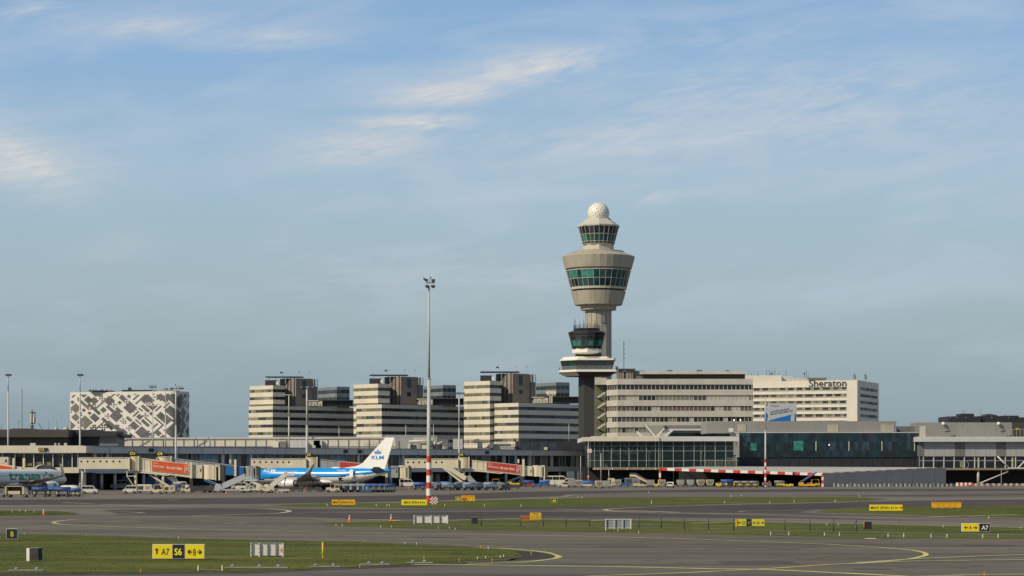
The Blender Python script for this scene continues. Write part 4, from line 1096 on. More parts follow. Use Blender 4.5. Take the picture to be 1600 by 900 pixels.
for x0, x1, y0, y1, mt in ((426, 435, 689, 701, white_wall), (437, 447, 689.5, 701, grey_panel_d), (488, 503, 687.5, 701, grey_fascia), (490, 500, 688.3, 696, grey_panel), (493, 502, 695.5, 701, grey_panel_d), (453, 478, 688, 701, grey_fascia)):
    mb = MB(); mb.rect(x0, x1, y0, y1, D-1.6, 1.3, mt); mb.build('service_box', cr)
mb = MB()
for k in range(8): mb.rect(570+k*4.6, 570.5+k*4.6, 690+((k*7) % 3), 700.6, D-1.2, .12, gse_grey)
mb.rect(570, 606, 694.5, 695, D-1.2, .1, gse_grey); mb.build('railing', cr)

D = 715.0
gb = thing('plant_building', 'grey roof building with ducts and mesh screens behind the red and white mast', 'roof building', (X(700, D), D, 10.5))
mb = MB(); mb.rect(600, 683, 681.5, 703, D, 8, grey_panel); mb.rect(603, 680, 680.6, 682, D-.2, 9, grey_fascia); mb.build('wall', gb)
mb = MB(); mb.rect(622, 624.5, 689, 700.5, D-.1, .1, grey_panel_d); mb.build('door', gb)
mb = MB()
mb.rect(646, 677, 683.2, 690.5, D-4, 2.2, concrete_w); mb.rect(637, 653, 693.5, 702, D-4.5, 2.2, white_wall); mb.rect(641, 651, 695, 702, D-4.6, .1, gse_dark)
mb.rect(659, 667, 688, 702, D-4.2, 2.4, jet_cream); mb.rect(667, 676, 691, 702, D-3.6, 2, gse_grey)
for a, b in (((641, 692), (641, 689.5)), ((641, 689.5), (680, 689.5)), ((680, 689.5), (680, 696)), ((684, 694), (692, 690.5))):
    mb.tube((X(a[0], D), D-5, Z(a[1], D)), (X(b[0], D), D-5, Z(b[1], D)), .28, .28, steel_w, 8)
mb.rect(691, 696, 697, 702, D-5, 1, cream); mb.rect(708, 723, 685.5, 702, D-2, 1.5, grey_fascia); mb.rect(684, 700, 687, 702, D-1, 1, grey_panel_d)
mb.build('ducts', gb)
mb = MB()
for k in range(27):
    x = 682+k*5; mb.rect(x, x+.35, 686, 702.5, D-7, .1, gse_grey)
mb.rect(682, 812, 686, 686.5, D-7, .1, gse_grey); mb.rect(682, 812, 694, 694.4, D-7, .1, gse_grey); mb.build('mesh_screen', gb)
mb = MB(); mb.slab([(741, 686), (748, 685.5), (754, 693), (754, 703), (746, 703), (746, 694)], D-6, 1.4, grey_panel_d)
mb.slab([(758, 700), (768, 690), (772, 690), (772, 694), (764, 703), (758, 703)], D-6, 1.4, gse_grey)
mb.rect(775, 795, 691, 694.5, D-5, 2, cream); mb.rect(770, 804, 693.5, 703, D-4.5, 2, concrete_w); mb.build('roof_louvres', gb)
mb = MB(); mb.rect(805, 922, 689.5, 704, D-2, 8, blackish)
for x in (816, 829, 843, 858): mb.rect(x, x+11.5, 692, 703.5, D-2.1, .1, g_blue)
mb.rect(850, 855.5, 698.8, 703.5, D-3, .8, gse_cream); mb.build('dark_roof_storey', gb)

# ------------------------------------------------------------------ lit gate block at the left end
D = 512.0
lb = thing('gate_building', 'cream gate building with large windows, behind the green lettered aircraft at left edge', 'terminal building', (X(60, D), D, 0))
mb = MB(); mb.rect(-120, 134.5, 697, 707.6, D, 26, cream); mb.rect(-120, 131, 696.2, 697.2, D+.5, 24, roof_white); mb.build('roof_fascia', lb)
mb = MB(); mb.rect(-120, 123, 730.2, 739, D+.6, 24, cream); mb.rect(123, 133, 731.5, 738.5, D+1, 22, grey_fascia); mb.build('floor_band', lb)
mb = MB(); mb.rect(-120, 131, 707.6, 730.2, D+3.2, 20, blackish); mb.box(X(-120, D), X(133, D), D+9, D+24, 0, Z(739, D), black); mb.build('wall', lb)
w = MB()
for i, x in enumerate((-60, -45, -30, -14, 3, 22.5, 37, 52, 67, 82, 97, 112, 121)):
    w = MB(); w.rect(x, x+1.3, 707.6, 730.2, D+1.0, .35, steel_w); w.build('mullion', lb)
xs = [-120, -60, -45, -30, -14, 3, 22.5, 37, 52, 67, 82, 97, 112, 131]
for a, b in zip(xs[:-1], xs[1:]):
    w = MB(); w.quad((X(a, D), D+1.6, Z(730.2, D)), (X(b, D), D+1.6, Z(730.2, D)), (X(b, D), D+1.6, Z(707.6, D)), (X(a, D), D+1.6, Z(707.6, D)), g_dark); w.build('window', lb)
w = MB(); w.rect(22, 113, 708, 709, D+1.1, .3, steel_w)
for a, b, t in ((53, 65, 722), (68, 80, 722), (40, 50, 724)): w.rect(a, b, t, 728, D+1.5, .05, g_olive)
w.build('counter', lb)
for x in (122, 128, 20, -20):
    mb = MB(); mb.tube((X(x, D), D+3, 0), (X(x, D), D+3, Z(738.5, D)), .4, .4, cream_grey, 10); mb.build('column', lb)
mb = MB(); mb.rect(60, 74, 699.8, 704.8, D-.3, .3, sign_black)
mb.text('C13', (X(61.5, D), D-.33, Z(704, D)), (X(69, D)-X(61.5, D), 0, 0), (0, 0, 3.2*D/F), lit_amber, .02); mb.build('gate_number', lb)
for x0, x1 in ((47, 55), (85, 87), (91, 92.5), (100, 104)):
    mb = MB(); mb.rect(x0, x1, 692.3, 696.4, D+3, 1, cream_grey); mb.build('roof_box', lb)
# dark storey on its roof, with aerials
D = 560.0
db = thing('roof_storey', 'dark brown flat roofed block above the cream gate building', 'roof building', (X(80, D), D, 10))
mb = MB()
mb.slab([(-120, 671), (14, 671), (20, 669.5), (46, 669.5), (52, 671), (107, 671), (107, 683), (-120, 683)], D, 14, brown_dark)
mb.rect(-120, 105, 683, 700, D+2, 12, brown_dark); mb.rect(105, 181, 673.5, 682, D+6, 12, blackish); mb.rect(107, 153, 671.5, 674, D+6.5, 10, blackish); mb.rect(160, 197, 678.5, 684, D+9, 9, blackish)
mb.rect(105, 155, 682, 700, D+8, 10, black); mb.rect(155, 184, 682, 700, D+7.6, 10, grey_panel_d); mb.build('wall', db)
mb = MB()
for x in (11, 52, 90, 97): mb.rect(x, x+.4, 684, 700, D+1.8, .2, gse_dark)
mb.build('cable_runs', db)
mb = MB(); mb.rect(33.8, 35, 609, 671, D+5, .12, gse_grey); mb.rect(28.5, 29.2, 658, 671, D+5, .12, gse_grey); mb.rect(29, 34, 658, 659, D+5, .12, gse_grey); mb.build('whip_aerial', db)
mb = MB()
mb.rect(49.5, 51, 640, 671, D+5, .3, gse_grey); mb.rect(47, 49, 645, 661, D+4.8, .3, steel_w); mb.rect(51.5, 53.5, 651, 661, D+4.8, .3, steel_w); mb.rect(53.8, 55.2, 644.5, 661, D+5.2, .3, gse_grey)
mb.rect(46.4, 55, 643.6, 645.4, D+5, .4, gse_dark); mb.rect(48, 54, 661, 662.5, D+5, .4, gse_dark); mb.rect(47.5, 52, 664, 671, D+5, .5, gse_grey)
mb.bar((X(54, D), D+5, Z(661, D)), (X(60, D), D+5, Z(671, D)), .12, gse_dark); mb.build('antenna_cluster', db)
for x, r in ((80, 3), (95.5, 4.5)):
    mb = MB(); c = (X(x, D), D+6, Z(671, D)); mb.lathe([(r*.16, 0), (r*.17, .25), (r*.12, .55), (.01, .75)], c, 12, concrete_w, smooth=True); mb.build('roof_dome', db)
for x, y in ((75.3, 655), (88.3, 655), (104.7, 663), (2, 663)):
    mb = MB(); mb.rect(x, x+.5, y, 671, D+5, .1, gse_grey); mb.build('whip_aerial', db)
mb = MB(); mb.rect(125.5, 126.5, 658, 672, D+7, .15, red_paint); mb.rect(129.5, 130.2, 658, 672, D+7, .15, white_paint); mb.rect(125, 131, 664, 665, D+7, .15, red_paint); mb.build('warning_frame', db)

# ================================================================== glass hall and the dark glass block
D = 652.0
gh = thing('glass_hall', 'glass walled hall with white mullions and slanted pale green trusses under a cream roof edge', 'terminal building', (X(1030, D), D, 0))
mb = MB(); mb.rect(911, 1030.5, 683, 689.4, D-2, 56, cream); mb.build('roof_fascia', gh)
mb = MB(); mb.rect(1031, 1155, 683.4, 689.4, D-1.6, 56, grey_fascia); mb.rect(1031, 1150, 682, 683.6, D-1.2, 54, roof_white); mb.rect(925, 1031, 681.6, 683, D, 54, roof_white); mb.build('roof_edge', gh)
mb = MB(); mb.rect(928, 1156, 730.2, 734, D-1.6, 26, wood_soffit); mb.build('floor_beam', gh)
mb = MB()
for x in (929, 934, 957, 980.5, 1005, 1024): mb.rect(x-.4, x+.4, 732.4, 733.3, D-1.75, .15, lit_lamp)
mb.build('soffit_lamps', gh)
mb = MB(); mb.box(X(915, D), X(1156, D), D+14, D+26, 0, Z(732, D), black); mb.box(X(918, D), X(1150, D), D+8, D+26, Z(730, D), Z(688, D), blackish)  # black box below the hall paints in the darkness of the void
mb.rect(928, 1150, 711, 713, D+3, 5, gse_dark); mb.build('interior_wall', gh)
clear = bpy.data.materials.new('clear_glazing'); clear.use_nodes = True
nt = clear.node_tree; P_ = nt.nodes['Principled BSDF']; P_.inputs['Base Color'].default_value = (.02, .045, .045, 1); P_.inputs['Roughness'].default_value = .05
P_.inputs['Alpha'].default_value = 0.45
w = MB(); w.quad((X(918, D), D, Z(731, D)), (X(1154, D), D, Z(731, D)), (X(1154, D), D, Z(689, D)), (X(918, D), D, Z(689, D)), clear); gl = w.build('glazing', gh)
fr = MB()
for x in (918.5, 922, 929, 942.5, 955.7, 969.3, 982.7, 996.3, 1010, 1024, 1029.3, 1035.3, 1052, 1068.3, 1084.5, 1101.3, 1117.5, 1134, 1150.5): fr.rect(x-.36, x+.36, 689.4, 730.4, D-.2, .2, frame_grey)
for y in (697, 704.6, 719.6): fr.rect(918, 1154, y-.24, y+.24, D-.16, .14, frame_grey)
fr.build('window_frame', gl)
for x, wd in ((1032, 1.5), (1096, 1.3), (937, 1.0)):
    mb = MB(); mb.tube((X(x, D), D+1.2, Z(731, D)), (X(x, D), D+1.2, Z(689, D)), wd*D/F, wd*D/F, green_steel, 10); mb.build('column', gh)
for x in (954.5, 984.5, 1014.8):
    mb = MB(); zc = Z(707.5, D)
    for dx in (-10.5, 10.8): mb.tube((X(x, D), D+1.6, zc), (X(x+dx, D), D+1.6, Z(691, D)), .16, .16, green_steel, 6)
    mb.box(X(x-2.6, D), X(x+2.6, D), D+1.4, D+1.8, zc-.35, zc+.4, green_steel); mb.tube((X(x, D), D+1.6, zc), (X(x, D), D+1.6, Z(730, D)), .13, .13, steel, 6)
    mb.build('truss', gh)
mb = MB(); mb.rect(957, 974, 707.6, 709, D+1.6, .2, green_steel); mb.rect(976, 996, 707.6, 709, D+1.6, .2, steel_w); mb.rect(1000.5, 1004.5, 696.5, 703.5, D+3, .5, green_steel); mb.build('tie_beam', gh)
for i in range(7):
    mb = MB(); x = 1101+i*5; mb.rect(x, x+3.8, 717.3, 729.6, D+2, .6, blind_g); mb.rect(x+.4, x+3.4, 717.6, 729, D+1.95, .05, g_olive2); mb.build('screen_panel', gh)
mb = MB(); mb.rect(1136, 1150.5, 714.5, 730, D+1.4, 1, blind_g); mb.rect(1142, 1150, 716.5, 718, D+1.35, .04, white_paint); mb.build('kiosk', gh)
for i in range(22):
    mb = MB(); x = random.uniform(925, 1095); y = random.choice((728, 727, 712)); mb.rect(x, x+random.uniform(1, 4), y-random.uniform(1.5, 5), y+2, D+4+random.random()*3, .6, random.choice([blind_g, g_mid, gse_grey, g_olive2])); mb.build('interior_fitting', gh)
# structure on the hall roof
mb = MB(); Dh = D+40
mb.slab([(1006, 665), (1040, 664), (1024, 680.5), (1020, 680.5)], Dh, 4, grey_mid); mb.slab([(1007, 664), (1010, 664), (1025.5, 682), (1022, 682)], Dh-.3, .3, steel_w)
mb.slab([(1025, 682), (1036, 669), (1039, 669), (1028.5, 682)], Dh-.3, .3, steel_w); mb.slab([(1037, 681), (1048, 672), (1053, 672), (1041, 682)], Dh-1, .8, steel_w)
mb.slab([(993, 674), (997, 674), (1005, 682), (1000, 682)], Dh-1, .8, steel_w); mb.rect(1038, 1105, 664.5, 670, Dh+2, 6, grey_panel_d); mb.rect(1042, 1106, 670, 672.5, Dh+1, 6, grey_fascia); mb.rect(1046, 1150, 672.5, 684, Dh+3, 6, grey_panel_d); mb.rect(1048, 1140, 676.5, 681.5, Dh+2.9, .1, g_teal)
mb.build('roof_light', gh)

D = 660.0
dg = thing('terminal_building', 'dark green glass terminal block under a plain grey parapet', 'terminal building', (X(1280, D), D, 0))
mb = MB()
mb.slab([(1104, 658), (1400.5, 658), (1400.5, 675.5), (1145, 675.5), (1143, 677), (1104, 677)], D+1, 20, grey_mid); mb.rect(1400, 1437, 666, 676, D+12, 10, grey_panel_d)
mb.rect(1147, 1436, 675.3, 676.4, D+.2, .9, grey_fascia); mb.build('parapet', dg)
for x0, x1, y0, y1 in ((1152, 1166, 663, 674.5), (1293, 1310, 663.5, 675), (1376, 1397, 663.5, 675)):
    mb = MB(); mb.rect(x0, x1, y0, y1, D+.85, .15, concrete); mb.build('parapet_panel', dg)
w = MB(); rnd2 = random.Random(3)
nx, nz_ = 48, 3
ys = [676.4, 690, 704, 714.5]
for i in range(nx):
    for j in range(nz_):
        a, b = 1155+(1434-1155)*i/nx, 1155+(1434-1155)*(i+1)/nx
        o1, o2 = rnd2.uniform(-.02, .02), rnd2.uniform(-.02, .02)
        w.quad((X(a, D), D+o1, Z(ys[j+1], D)), (X(b, D), D+o2, Z(ys[j+1], D)), (X(b, D), D+o2, Z(ys[j], D)), (X(a, D), D+o1, Z(ys[j], D)), rnd2.choice([g_teal]*6+[g_teal_reflect, g_teal_reflect, g_dark]) if j != 2 else rnd2.choice([g_teal, g_dark, g_dark]))  # mixed panes paint uneven reflections into the glazing
w.rect(1436-2, 1436, 676.4, 729, D-.1, .4, gse_dark)
w.build('glazing', dg)
w = MB()
for x0, x1, y0, y1 in ((1173, 1182, 693, 704), (1240, 1246, 689, 704), (1246, 1255, 689, 704)):
    w = MB(); w.rect(x0, x1, y0, y1, D-.12, .05, g_greenl); w.build('lit_window', dg)
mb = MB()
for x in (1275, 1326.5, 1378, 1429): mb.rect(x-.6, x+.7, 689.5, 704.5, D-.25, .2, concrete_w)
mb.build('fin', dg)
mb = MB(); mb.rect(1294.8, 1296.4, 694.3, 695.9, D-.3, .15, lit_lamp); mb.build('wall_lamp', dg)
mb = MB(); mb.rect(1150, 1436, 714.5, 757, D+.4, 18, blackish)
for i in range(17): mb.rect(1166+i*16.3, 1166.6+i*16.3, 716, 729, D+.2, .2, gse_dark)
mb.rect(1150, 1436, 715, 715.8, D+.2, .2, gse_dark); mb.build('lower_storey', dg)
mb = MB(); mb.rect(1139, 1146, 669, 674.5, D-3, 1, white_wall); mb.rect(1146.5, 1147.3, 660, 674, D-3, .2, gse_dark); mb.build('roof_box', dg)
for x in (1147, 1157):
    mb = MB(); mb.rect(x-.7, x+.7, 655, 657.6, D+2, .5, lit_lamp); mb.build('roof_lamp', dg)

D = 656.0
rb = thing('terminal_building', 'grey panelled terminal wing on a round column at the right edge', 'terminal building', (X(1520, D), D, 0))
mb = MB(); mb.rect(1436.5, 1581, 660, 684, D+9, 16, grey_mid); mb.rect(1437, 1446.5, 665.5, 683, D+8.9, .1, cream_grey); mb.build('upper_storey', rb)
mb = MB(); mb.rect(1433, 1720, 683.5, 690.2, D-2, 24, grey_fascia); mb.rect(1433, 1720, 682.4, 683.7, D-1.5, 20, roof_white); mb.build('roof_fascia', rb)
mb = MB()
for x0, x1, mt in ((1437, 1444, grey_panel_d), (1444, 1460, grey_panel), (1460, 1476, grey_panel), (1476, 1492, grey_panel), (1492, 1508, grey_panel_d), (1508, 1524, grey_panel), (1524, 1540, grey_panel), (1540, 1556.5, grey_panel), (1556.5, 1572, grey_panel_d), (1572, 1588, grey_panel), (1588, 1604, grey_panel), (1604, 1720, grey_panel)):
    mb.rect(x0+.1, x1-.1, 690.2, 713, D, 16, mt)
mb.build('cladding', rb)
w = MB(); w.rect(1437, 1720, 713, 731.2, D+.6, .1, g_dark)
for i in range(18): x = 1443+i*16; w.rect(x-.7, x+.7, 713, 731.2, D+.2, .4, grey_fascia)
w.rect(1437, 1720, 719.6, 720.2, D+.3, .2, grey_fascia); w.build('window_band', rb)
mb = MB(); mb.rect(1436, 1720, 731.2, 734.4, D-1, 18, wood_soffit); mb.build('floor_beam', rb)
mb = MB(); mb.box(X(1437, D), X(1720, D), D+10, D+18, 0, Z(733, D), black); mb.build('wall', rb)
mb = MB(); mb.tube((X(1528.5, D), D, 0), (X(1528.5, D), D, Z(733, D)), 2.0*D/F, 2.0*D/F, cream_grey, 12); mb.build('column', rb)
mb = MB(); mb.tube((X(1530, D), D-1, Z(755, D)), (X(1574, D), D-1, Z(737, D)), .2, .2, cream_grey, 8); mb.tube((X(1557, D), D-1.4, Z(713, D)), (X(1575, D), D-1.4, Z(731, D)), .22, .22, steel_w, 8)
mb.tube((X(1589, D), D-1.4, Z(731, D)), (X(1612, D), D-1.4, Z(708, D)), .22, .22, steel_w, 8); mb.rect(1575, 1720, 730.6, 732.2, D-1.7, .4, steel_w); mb.build('brace', rb)
mb = MB(); mb.rect(1564.2, 1565, 732, 757, D-1.2, .15, steel); mb.build('downpipe', rb)
for x, y in ((1529, 713), (1582, 713)): mb = MB(); mb.rect(x-1.1, x+1.1, y+2, 731, D+.1, .3, green_steel); mb.build('inner_post', rb)
mb = MB()
for i in range(20):
    a, b = 2*math.pi*i/20, 2*math.pi*(i+1)/20
    f = lambda t: (X(1508, D)+6*D/F*math.cos(t), D+.4, Z(726, D)+6*D/F*math.sin(t))
    mb.bar(f(a), f(b), .12, steel)
mb.rect(1500, 1507, 721, 730, D+.45, .1, g_olive2); mb.build('wheel_display', rb)
for x in (1482.5, 1570): 
    mb = MB(); mb.lathe([(.01, -.5), (.45, -.35), (.6, 0), (.45, .35), (.01, .5)], (X(x, D), D+8.2, Z(661, D)), 10, white_paint, smooth=True); mb.build('roof_lamp', rb)
for x in (1481, 1568):
    mb = MB(); mb.slab([(x-4, 674), (x+4, 671.5), (x+3, 674.5), (x-4, 675.5)], D+7, .6, gse_dark); mb.rect(x-1.2, x-.8, 675, 683, D+7.2, .15, gse_grey); mb.build('roof_floodlight', rb)
mb = MB()
for k in range(8): mb.rect(1576+k*6, 1576.4+k*6, 670.5, 683, D+4, .1, steel)
mb.rect(1576, 1720, 670.5, 671, D+4, .1, steel); mb.rect(1585, 1594, 678, 682.5, D+5, 1, gse_dark); mb.rect(1588, 1592.5, 669, 671, D+6, .6, amber_gse); mb.build('roof_railing', rb)

D = 830.0
bk = thing('black_building', 'black building rising behind the grey terminal wing at far right', 'building', (X(1560, D), D, 0))
mb = MB()
mb.rect(1482, 1532, 650.5, 750.5, D, 20, blackish); mb.rect(1502, 1522, 646.3, 651, D+4, 10, blackish); mb.rect(1532, 1590, 650, 750.5, D+2, 20, blackish); mb.slab([(1540, 650), (1541, 647.5), (1546, 646.6), (1558, 648.5), (1559, 650)], D+5, 8, gse_dark)
mb.rect(1569, 1592, 649.3, 652, D+3, 10, gse_dark); mb.rect(1590, 1720, 652, 750.5, D-1, 20, blackish); mb.rect(1581, 1600, 660, 750.5, D-2, 3, brown_dark); mb.build('wall', bk)
mb = MB()
for x in (1484, 1495, 1508, 1549, 1575): mb.rect(x, x+1.5, 652, 653, D-.2, .2, steel)
for x, y in ((1506, 641), (1532.5, 638), (1570, 646)): mb.rect(x, x+.4, y, 650, D+6, .15, gse_dark)
mb.build('roof_aerials', bk)

# ================================================================== striped shelter in front of the dark glass block
sh = thing('baggage_shelter', 'low open baggage shelter with white roof and red and white striped edge beam', 'shelter', (X(1285, 601), 601, 0))
FL = Vector((X(1031, 612), 612, Z(731.2, 612))); FR = Vector((X(1285, 601), 601, Z(739.6, 601))); BR = Vector((X(1478, 640), 640, Z(730.3, 640))); BL = Vector((X(1100, 655), 655, Z(728.6, 655)))
mb = MB()
dn = Vector((0, 0, -.25))
for tri in ((FL, FR, BL), (FR, BR, BL)):
    mb.add(list(tri)+[v+dn for v in tri], [(0, 1, 2), (5, 4, 3), (0, 3, 4, 1), (1, 4, 5, 2), (2, 5, 3, 0)], roof_white)
mb.build('roof', sh)
mb = MB(); n = 22; up = Vector((0, 0, .08)); fw = Vector((0, -.18, 0))
for i in range(n):
    p, q = FL+(FR-FL)*(i/n), FL+(FR-FL)*((i+1)/n)
    h = Vector((0, 0, -.68))
    mb.add([p+fw+h, q+fw+h, q+fw+up, p+fw+up, p+h, q+h, q+up, p+up], [(0, 1, 2, 3), (5, 4, 7, 6), (3, 2, 6, 7), (1, 0, 4, 5), (0, 3, 7, 4), (2, 1, 5, 6)], (red_paint if i % 2 == 0 else white_paint))
mb.build('striped_beam', sh)
for V in (FL, FR):
    mb = MB(); s = .26; n = 4 if V is FL else 4; z = 0; zt = V.z-.1
    for i in range(n):
        mb.box(V.x-s, V.x+s, V.y-.45, V.y+.05, zt*i/n, zt*(i+1)/n, (white_paint if i % 2 == 0 else red_paint) if V is FL else (white_paint if i % 2 == 0 else red_paint))
    mb.build('post', sh)
mb = MB(); d = (BR-FR); d.z = 0; d.normalize(); nr = Vector((d.y, -d.x, 0))*.02
mb.quad((FR.x+.3, FR.y+.1, 0), (BR.x, BR.y, 0), (BR.x, BR.y, BR.z-.25), (FR.x+.3, FR.y+.1, FR.z-.25), shelter_grey)
for t in (.18, .36, .54, .72, .9):
    p = FR+(BR-FR)*t; mb.bar((p.x+nr.x, p.y+nr.y, .1), (p.x+nr.x, p.y+nr.y, p.z-.3), .14, grey_mid)
mb.bar(FR+Vector((.3, -.06, -.2)), BR+Vector((0, -.06, -.2)), .16, roof_white, .2)
mb.build('side_wall', sh)
mb = MB(); N_ = 24
for i in range(N_):
    p = FR+(BR-FR)*(i/N_)+Vector((0, -.1, .02)); q = FR+(BR-FR)*((i+1)/N_)+Vector((0, -.1, .02)); mb.bar(p, q, .16, red_paint if i % 2 == 0 else white_paint, .2)
mb.build('striped_verge', sh)
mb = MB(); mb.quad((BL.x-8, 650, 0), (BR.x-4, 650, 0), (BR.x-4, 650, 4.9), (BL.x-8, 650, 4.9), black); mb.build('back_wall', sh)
mb = MB()
for x in (1052, 1078, 1103, 1138, 1174, 1210, 1240): mb.rect(x, x+.7, 735, 757, 630, .2, gse_dark)
for x in (1098, 1118, 1141, 1165, 1192): mb.rect(x, x+6, 740+(x-1098)*.03, 740.8+(x-1098)*.03, 625, .3, blind_g)
mb.bar((X(1066, 632), 632, Z(735, 632)), (X(1090, 632), 632, Z(750, 632)), .2, gse_dark); mb.bar((X(1160, 632), 632, Z(752, 632)), (X(1196, 632), 632, Z(743, 632)), .2, gse_grey); mb.build('frame', sh)
# ================================================================== passenger jetways
def jetway(label, D, cor, ports, rot, tun, ad, lift, sec, cab, gate, body=None, post=True, stairs=None, tmat=None, cmat=None):
    body = body or jet_cream; tmat = tmat or body; cmat = cmat or body
    r = thing('jetway', label, 'passenger bridge', (X((rot[0]+rot[1])/2, D), D, 0), 'passenger bridges along the pier')
    k = D/F
    if cor:
        mb = MB(); mb.rect(cor[0], cor[1], cor[2], cor[3], D, 3, body); mb.rect(cor[0], cor[1], cor[2]-.5, cor[2]+.3, D-.15, 3.3, body); mb.rect(cor[0], cor[1], cor[3]-.6, cor[3], D-.12, .1, jet_grey)
        c = mb.build('fixed_corridor', r)
        for px, py in ports:
            m2 = MB()
            for n_, rr_, mt in ((14, 1.55*k, jet_grey), (14, 1.25*k, g_dark)):
                cx, cz = X(px, D), Z(py, D); y = D-(.02 if mt is jet_grey else .035)
                m2.add([(cx+rr_*math.cos(2*math.pi*i/n_), y, cz+1.25*rr_*math.sin(2*math.pi*i/n_)) for i in range(n_)], [tuple(range(n_))], mt)
            m2.build('porthole', c)
        m3 = MB(); m3.tube((X(cor[0]+4, D), D+1.5, 0), (X(cor[0]+4, D), D+1.5, Z(cor[3], D)), .3, .3, concrete_w, 8); m3.build('support_post', r)
    x0, x1, yt, yb = rot
    cx = X((x0+x1)/2, D); rad = (x1-x0)/2*k
    mb = MB(); mb.lathe([(rad, Z(yb, D)), (rad, Z(yt, D)), (rad*1.06, Z(yt, D)), (rad*1.06, Z(yt-.8, D)), (.05, Z(yt-1.6, D))], (cx, D+1.5, 0), 20, body, smooth=False); mb.disc(rad, Z(yb, D), (cx, D+1.5, 0), 20, jet_grey, up=False)
    mb.rect(x0-1, x0+.4, yt+.5, yb, D-.3, 1.2, body); mb.rect(x1+.2, x1+1.9, yt-2.2, yb+.5, D-.4, 1.4, body)
    mb.build('rotunda', r)
    if post:
        mb = MB(); mb.tube((X(x0+8.5, D), D+1.5, 0), (X(x0+8.5, D), D+1.5, Z(yb, D)), 2.3*k, 2.3*k, body, 14); mb.build('support_column', r)
        mb = MB(); mb.bar((X(x0-4, D), D+.4, Z(yb+.5, D)), (X(x0-4, D), D+.4, Z(yb+9, D)), .22, body); mb.bar((X(x0-4, D), D+.4, Z(yb+8.5, D)), (X(x0+7, D), D+.8, Z(yb+8, D)), .22, body)
        mb.bar((X(x0-4, D), D+.4, Z(yb+9, D)), (X(x0+7, D), D+.8, Z(yb+25, D)), .2, body); mb.build('bracket', r)
    (ax, at0, ab0, bx, bt0, bb0) = tun
    mb = MB(); mb.slab([(ax, at0), (bx, bt0), (bx, bb0), (ax, ab0)], D+.2, 2.7, tmat)
    mb.slab([(ax, at0-.5), (bx, bt0-.5), (bx, bt0+.5), (ax, at0+.5)], D+.05, 3.0, tmat); mb.slab([(ax, ab0-1.0), (bx, bb0-1.0), (bx, bb0), (ax, ab0)], D+.05, 3.0, tmat)
    for i in range(1, 9):
        t = i/9; x = ax+(bx-ax)*t; mb.slab([(x-.12, at0+(bt0-at0)*t), (x+.12, at0+(bt0-at0)*t), (x+.12, ab0+(bb0-ab0)*t), (x-.12, ab0+(bb0-ab0)*t)], D+.12, .1, jet_grey)
    tn = mb.build('tunnel', r)
    m2 = MB(); m2.slab([(ax+3, ab0+2), (ax+6, ab0+1.2), (ax+45, ab0+6.5), (ax+50, ab0+5.6), (ax+50, ab0+6.6), (ax+45, ab0+7.8), (ax+3, ab0+3.4)], D-.1, .5, tmat); m2.build('cable_boom', r)
    if ad:
        (lx, lt, lb, rx, rt, rb_, mt, words) = ad
        m2 = MB(); m2.slab([(lx-.8, lt-.9), (rx+.8, rt-.9), (rx+.8, rb_+.9), (lx-.8, lb+.9)], D+.02, .1, concrete_w); m2.slab([(lx, lt), (rx, rt), (rx, rb_), (lx, lb)], D-.04, .06, mt)
        o = m2.build('advert_panel', tn)
        if words:
            m3 = MB(); sl = (rt-lt)/(rx-lx); wd = rx-lx; ht_ = lb-lt
            def line_(txt, f0, f1, y0, h, off):
                xa, xb = lx+wd*f0, lx+wd*f1; ya = lt+(xa-lx)*sl+ht_*y0
                m3.text(txt, (X(xa, D), D-.06, Z(ya, D)), (X(xb, D)-X(xa, D), 0, -(xb-xa)*sl*k), (0, 0, h*ht_*k), white_paint, off)
            line_(words[0], .04, .17, .27, .14, .0); line_(words[1], .03, .33 if len(words[1]) < 11 else .36, .68, .33, .0); line_(words[2], .39, .81, .76, .42, .02)
            xa = lx+wd*.86; ya = lt+(xa-lx)*sl                     # a rounded white emblem at the right end
            cx, cz = X(lx+wd*.935, D), Z(ya+ht_*.55, D); ew, eh = wd*.055*k, ht_*.40*k
            for i in range(16):
                a, b = 2*math.pi*i/16, 2*math.pi*(i+1)/16
                q = lambda t: (cx+ew*math.copysign(abs(math.cos(t))**.5, math.cos(t)), D-.06, cz+eh*math.copysign(abs(math.sin(t))**.5, math.sin(t)))
                if i not in (11, 12): m3.bar(q(a), q(b), .11, white_paint)
            for i in range(9):
                t = i*.7; m3.bar((cx+ew*.5*math.cos(t), D-.06, cz+eh*.55*math.sin(t*1.3)), (cx+ew*.5*math.cos(t+.7), D-.06, cz+eh*.55*math.sin((t+.7)*1.3)), .10, white_paint)
            m3.build('lettering', o)
    lxp, lt_, lb_ = lift
    mb = MB(); mb.rect(lxp-1.7, lxp+1.7, lt_, lb_, D-.35, .8, body); mb.build('lift_column', r); mb = MB(); mb.rect(lxp-9, lxp-6.6, lt_, lt_+6, D+2.4, .8, body); mb.build('lift_column', r)
    mb = MB()
    for dx in (-1.2, 1.4): mb.rect(lxp+dx-.9, lxp+dx+.9, lb_-1, HZ+HC*F/D-5.5, D+.1, .6, gse_dark)
    mb.rect(lxp-5, lxp+6, HZ+HC*F/D-6.5, HZ+HC*F/D-3.5, D-.2, 2.4, gse_dark); mb.build('drive_bogie', r)
    for dx in (-3.5, 3.5):
        for dy in (0, 2):
            mb = MB(); c = (X(lxp+dx, D), D+dy, .55); mb.tube((c[0], c[1]-.25, c[2]), (c[0], c[1]+.25, c[2]), .55, .55, rubber, 12); mb.build('wheel', r)
